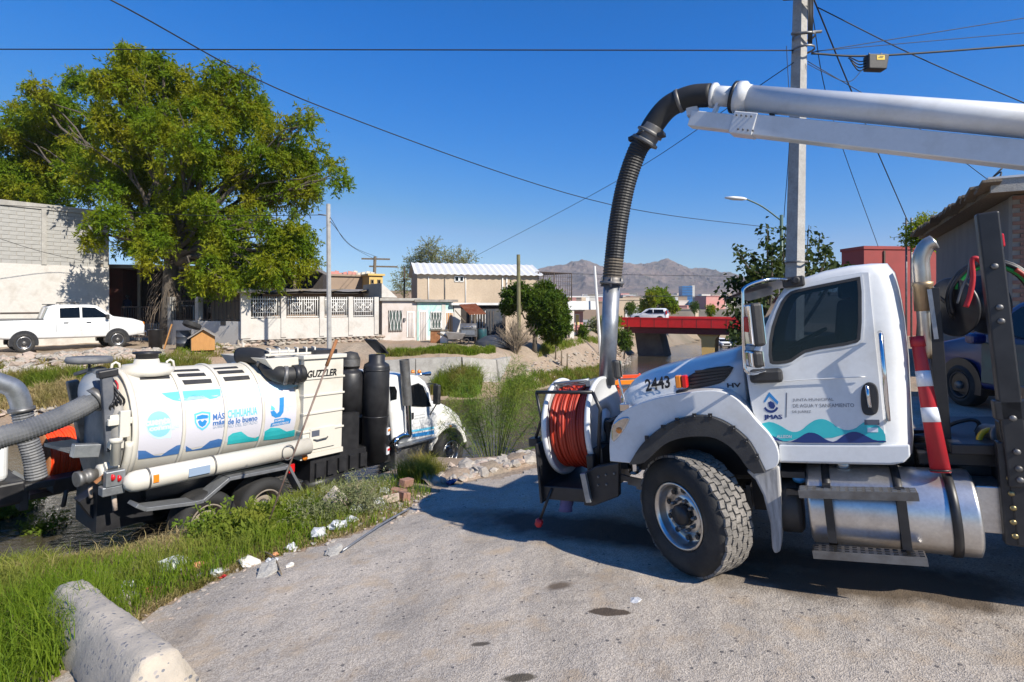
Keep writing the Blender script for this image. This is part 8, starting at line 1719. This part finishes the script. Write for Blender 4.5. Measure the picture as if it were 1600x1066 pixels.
wire('cable slanting from the pole to the far wooden pole', [(1240,98,11),(960,285,20),(740,402,34)], .010)
wire('thin cable to the stucco house roof', [(1262,96,11),(1420,190,11.4),(1545,282,11.8)], .008)
wire('slack loop of cable hanging by the pole', [(1262,100,11),(1285,112,11),(1325,128,11),(1350,106,11)], .007)
wire('thin cable down the left side of the concrete pole', [(1229,72,11),(1234,200,11),(1225,340,11.2)], .007)
wire('cable along the top of the block wall to the slim pole', [(-40,318,25),(170,330,29),(330,337,27),(505,336,25.4)], .016)
wire('cable crossing the block wall diagonally', [(-40,360,24),(60,392,26),(130,408,28)], .012)
wire('left wire from the slim pole to the crossarm pole', [(516,340,25.4),(545,382,36),(583,404,50)], .014)
wire('right wire from the slim pole to the crossarm pole', [(516,346,25.4),(552,386,36),(590,402,50)], .014)
wire('distant wire before the mountain above the bridge', [(890,428,60),(1150,432,75)], .03)
wire('lower distant wire before the mountain', [(930,462,60),(1160,464,75)], .03)
sp = at(1368, 99, 11.2); sb = thing('splice_box', 'black cable splice box with yellow label hanging from the cable', 'splice box', sp); s_ = 11.2/F
part(MB().prism([(-15*s_, -11*s_), (13*s_, -12*s_), (17*s_, 10*s_), (12*s_, 12*s_), (-15*s_, 12*s_)], lambda a, b, w: Vector((a, w, b)), -.1, .1), 'case', M['blackplastic'], sb, .02); part(MB().box(-3*s_, 9*s_, -.106, -.1, 2*s_, 9*s_), 'label_plate', M['yellow'], sb)
part(MB().box(-1*s_, 6*s_, -.109, -.106, 4.6*s_, 5.6*s_).box(1*s_, 7*s_, -.109, -.106, 6.6*s_, 7.6*s_), 'label_print', M['ink'], sb)
for k in range(4): part(MB().tube(bez([Vector((-15*s_, 0, (-8+4*k)*s_)), Vector((-24*s_, .05, (-10+5*k)*s_)), Vector((-34*s_-k*3*s_, .05, (2+4*k)*s_))], 8), .012, 5), 'cable_tail', M['wire'], sb)
for k in (-10, 9): part(MB().tube([(k*s_, 0, 12*s_), (k*s_, 0, 16*s_)], .015, 6), 'hanger', M['steel'], sb)
# ------------------------------------------------------------------ air
hz_m = bpy.data.materials.new('haze_air'); hz_m.use_nodes = True; hn = hz_m.node_tree.nodes; hn.remove(hn['Principled BSDF'])
pv = hn.new('ShaderNodeVolumePrincipled'); pv.inputs['Color'].default_value = (.80, .88, 1, 1); pv.inputs['Density'].default_value = 0.00013; hz_m.node_tree.links.new(pv.outputs[0], hn['Material Output'].inputs['Volume'])
hz_o = MB().box(-3050, 3050, -100, 3050, -70, 222).build('haze', hz_m, None); hz_o['kind'] = 'stuff'; hz_o['label'] = 'thin blue haze before the mountains'; hz_o['category'] = 'haze'
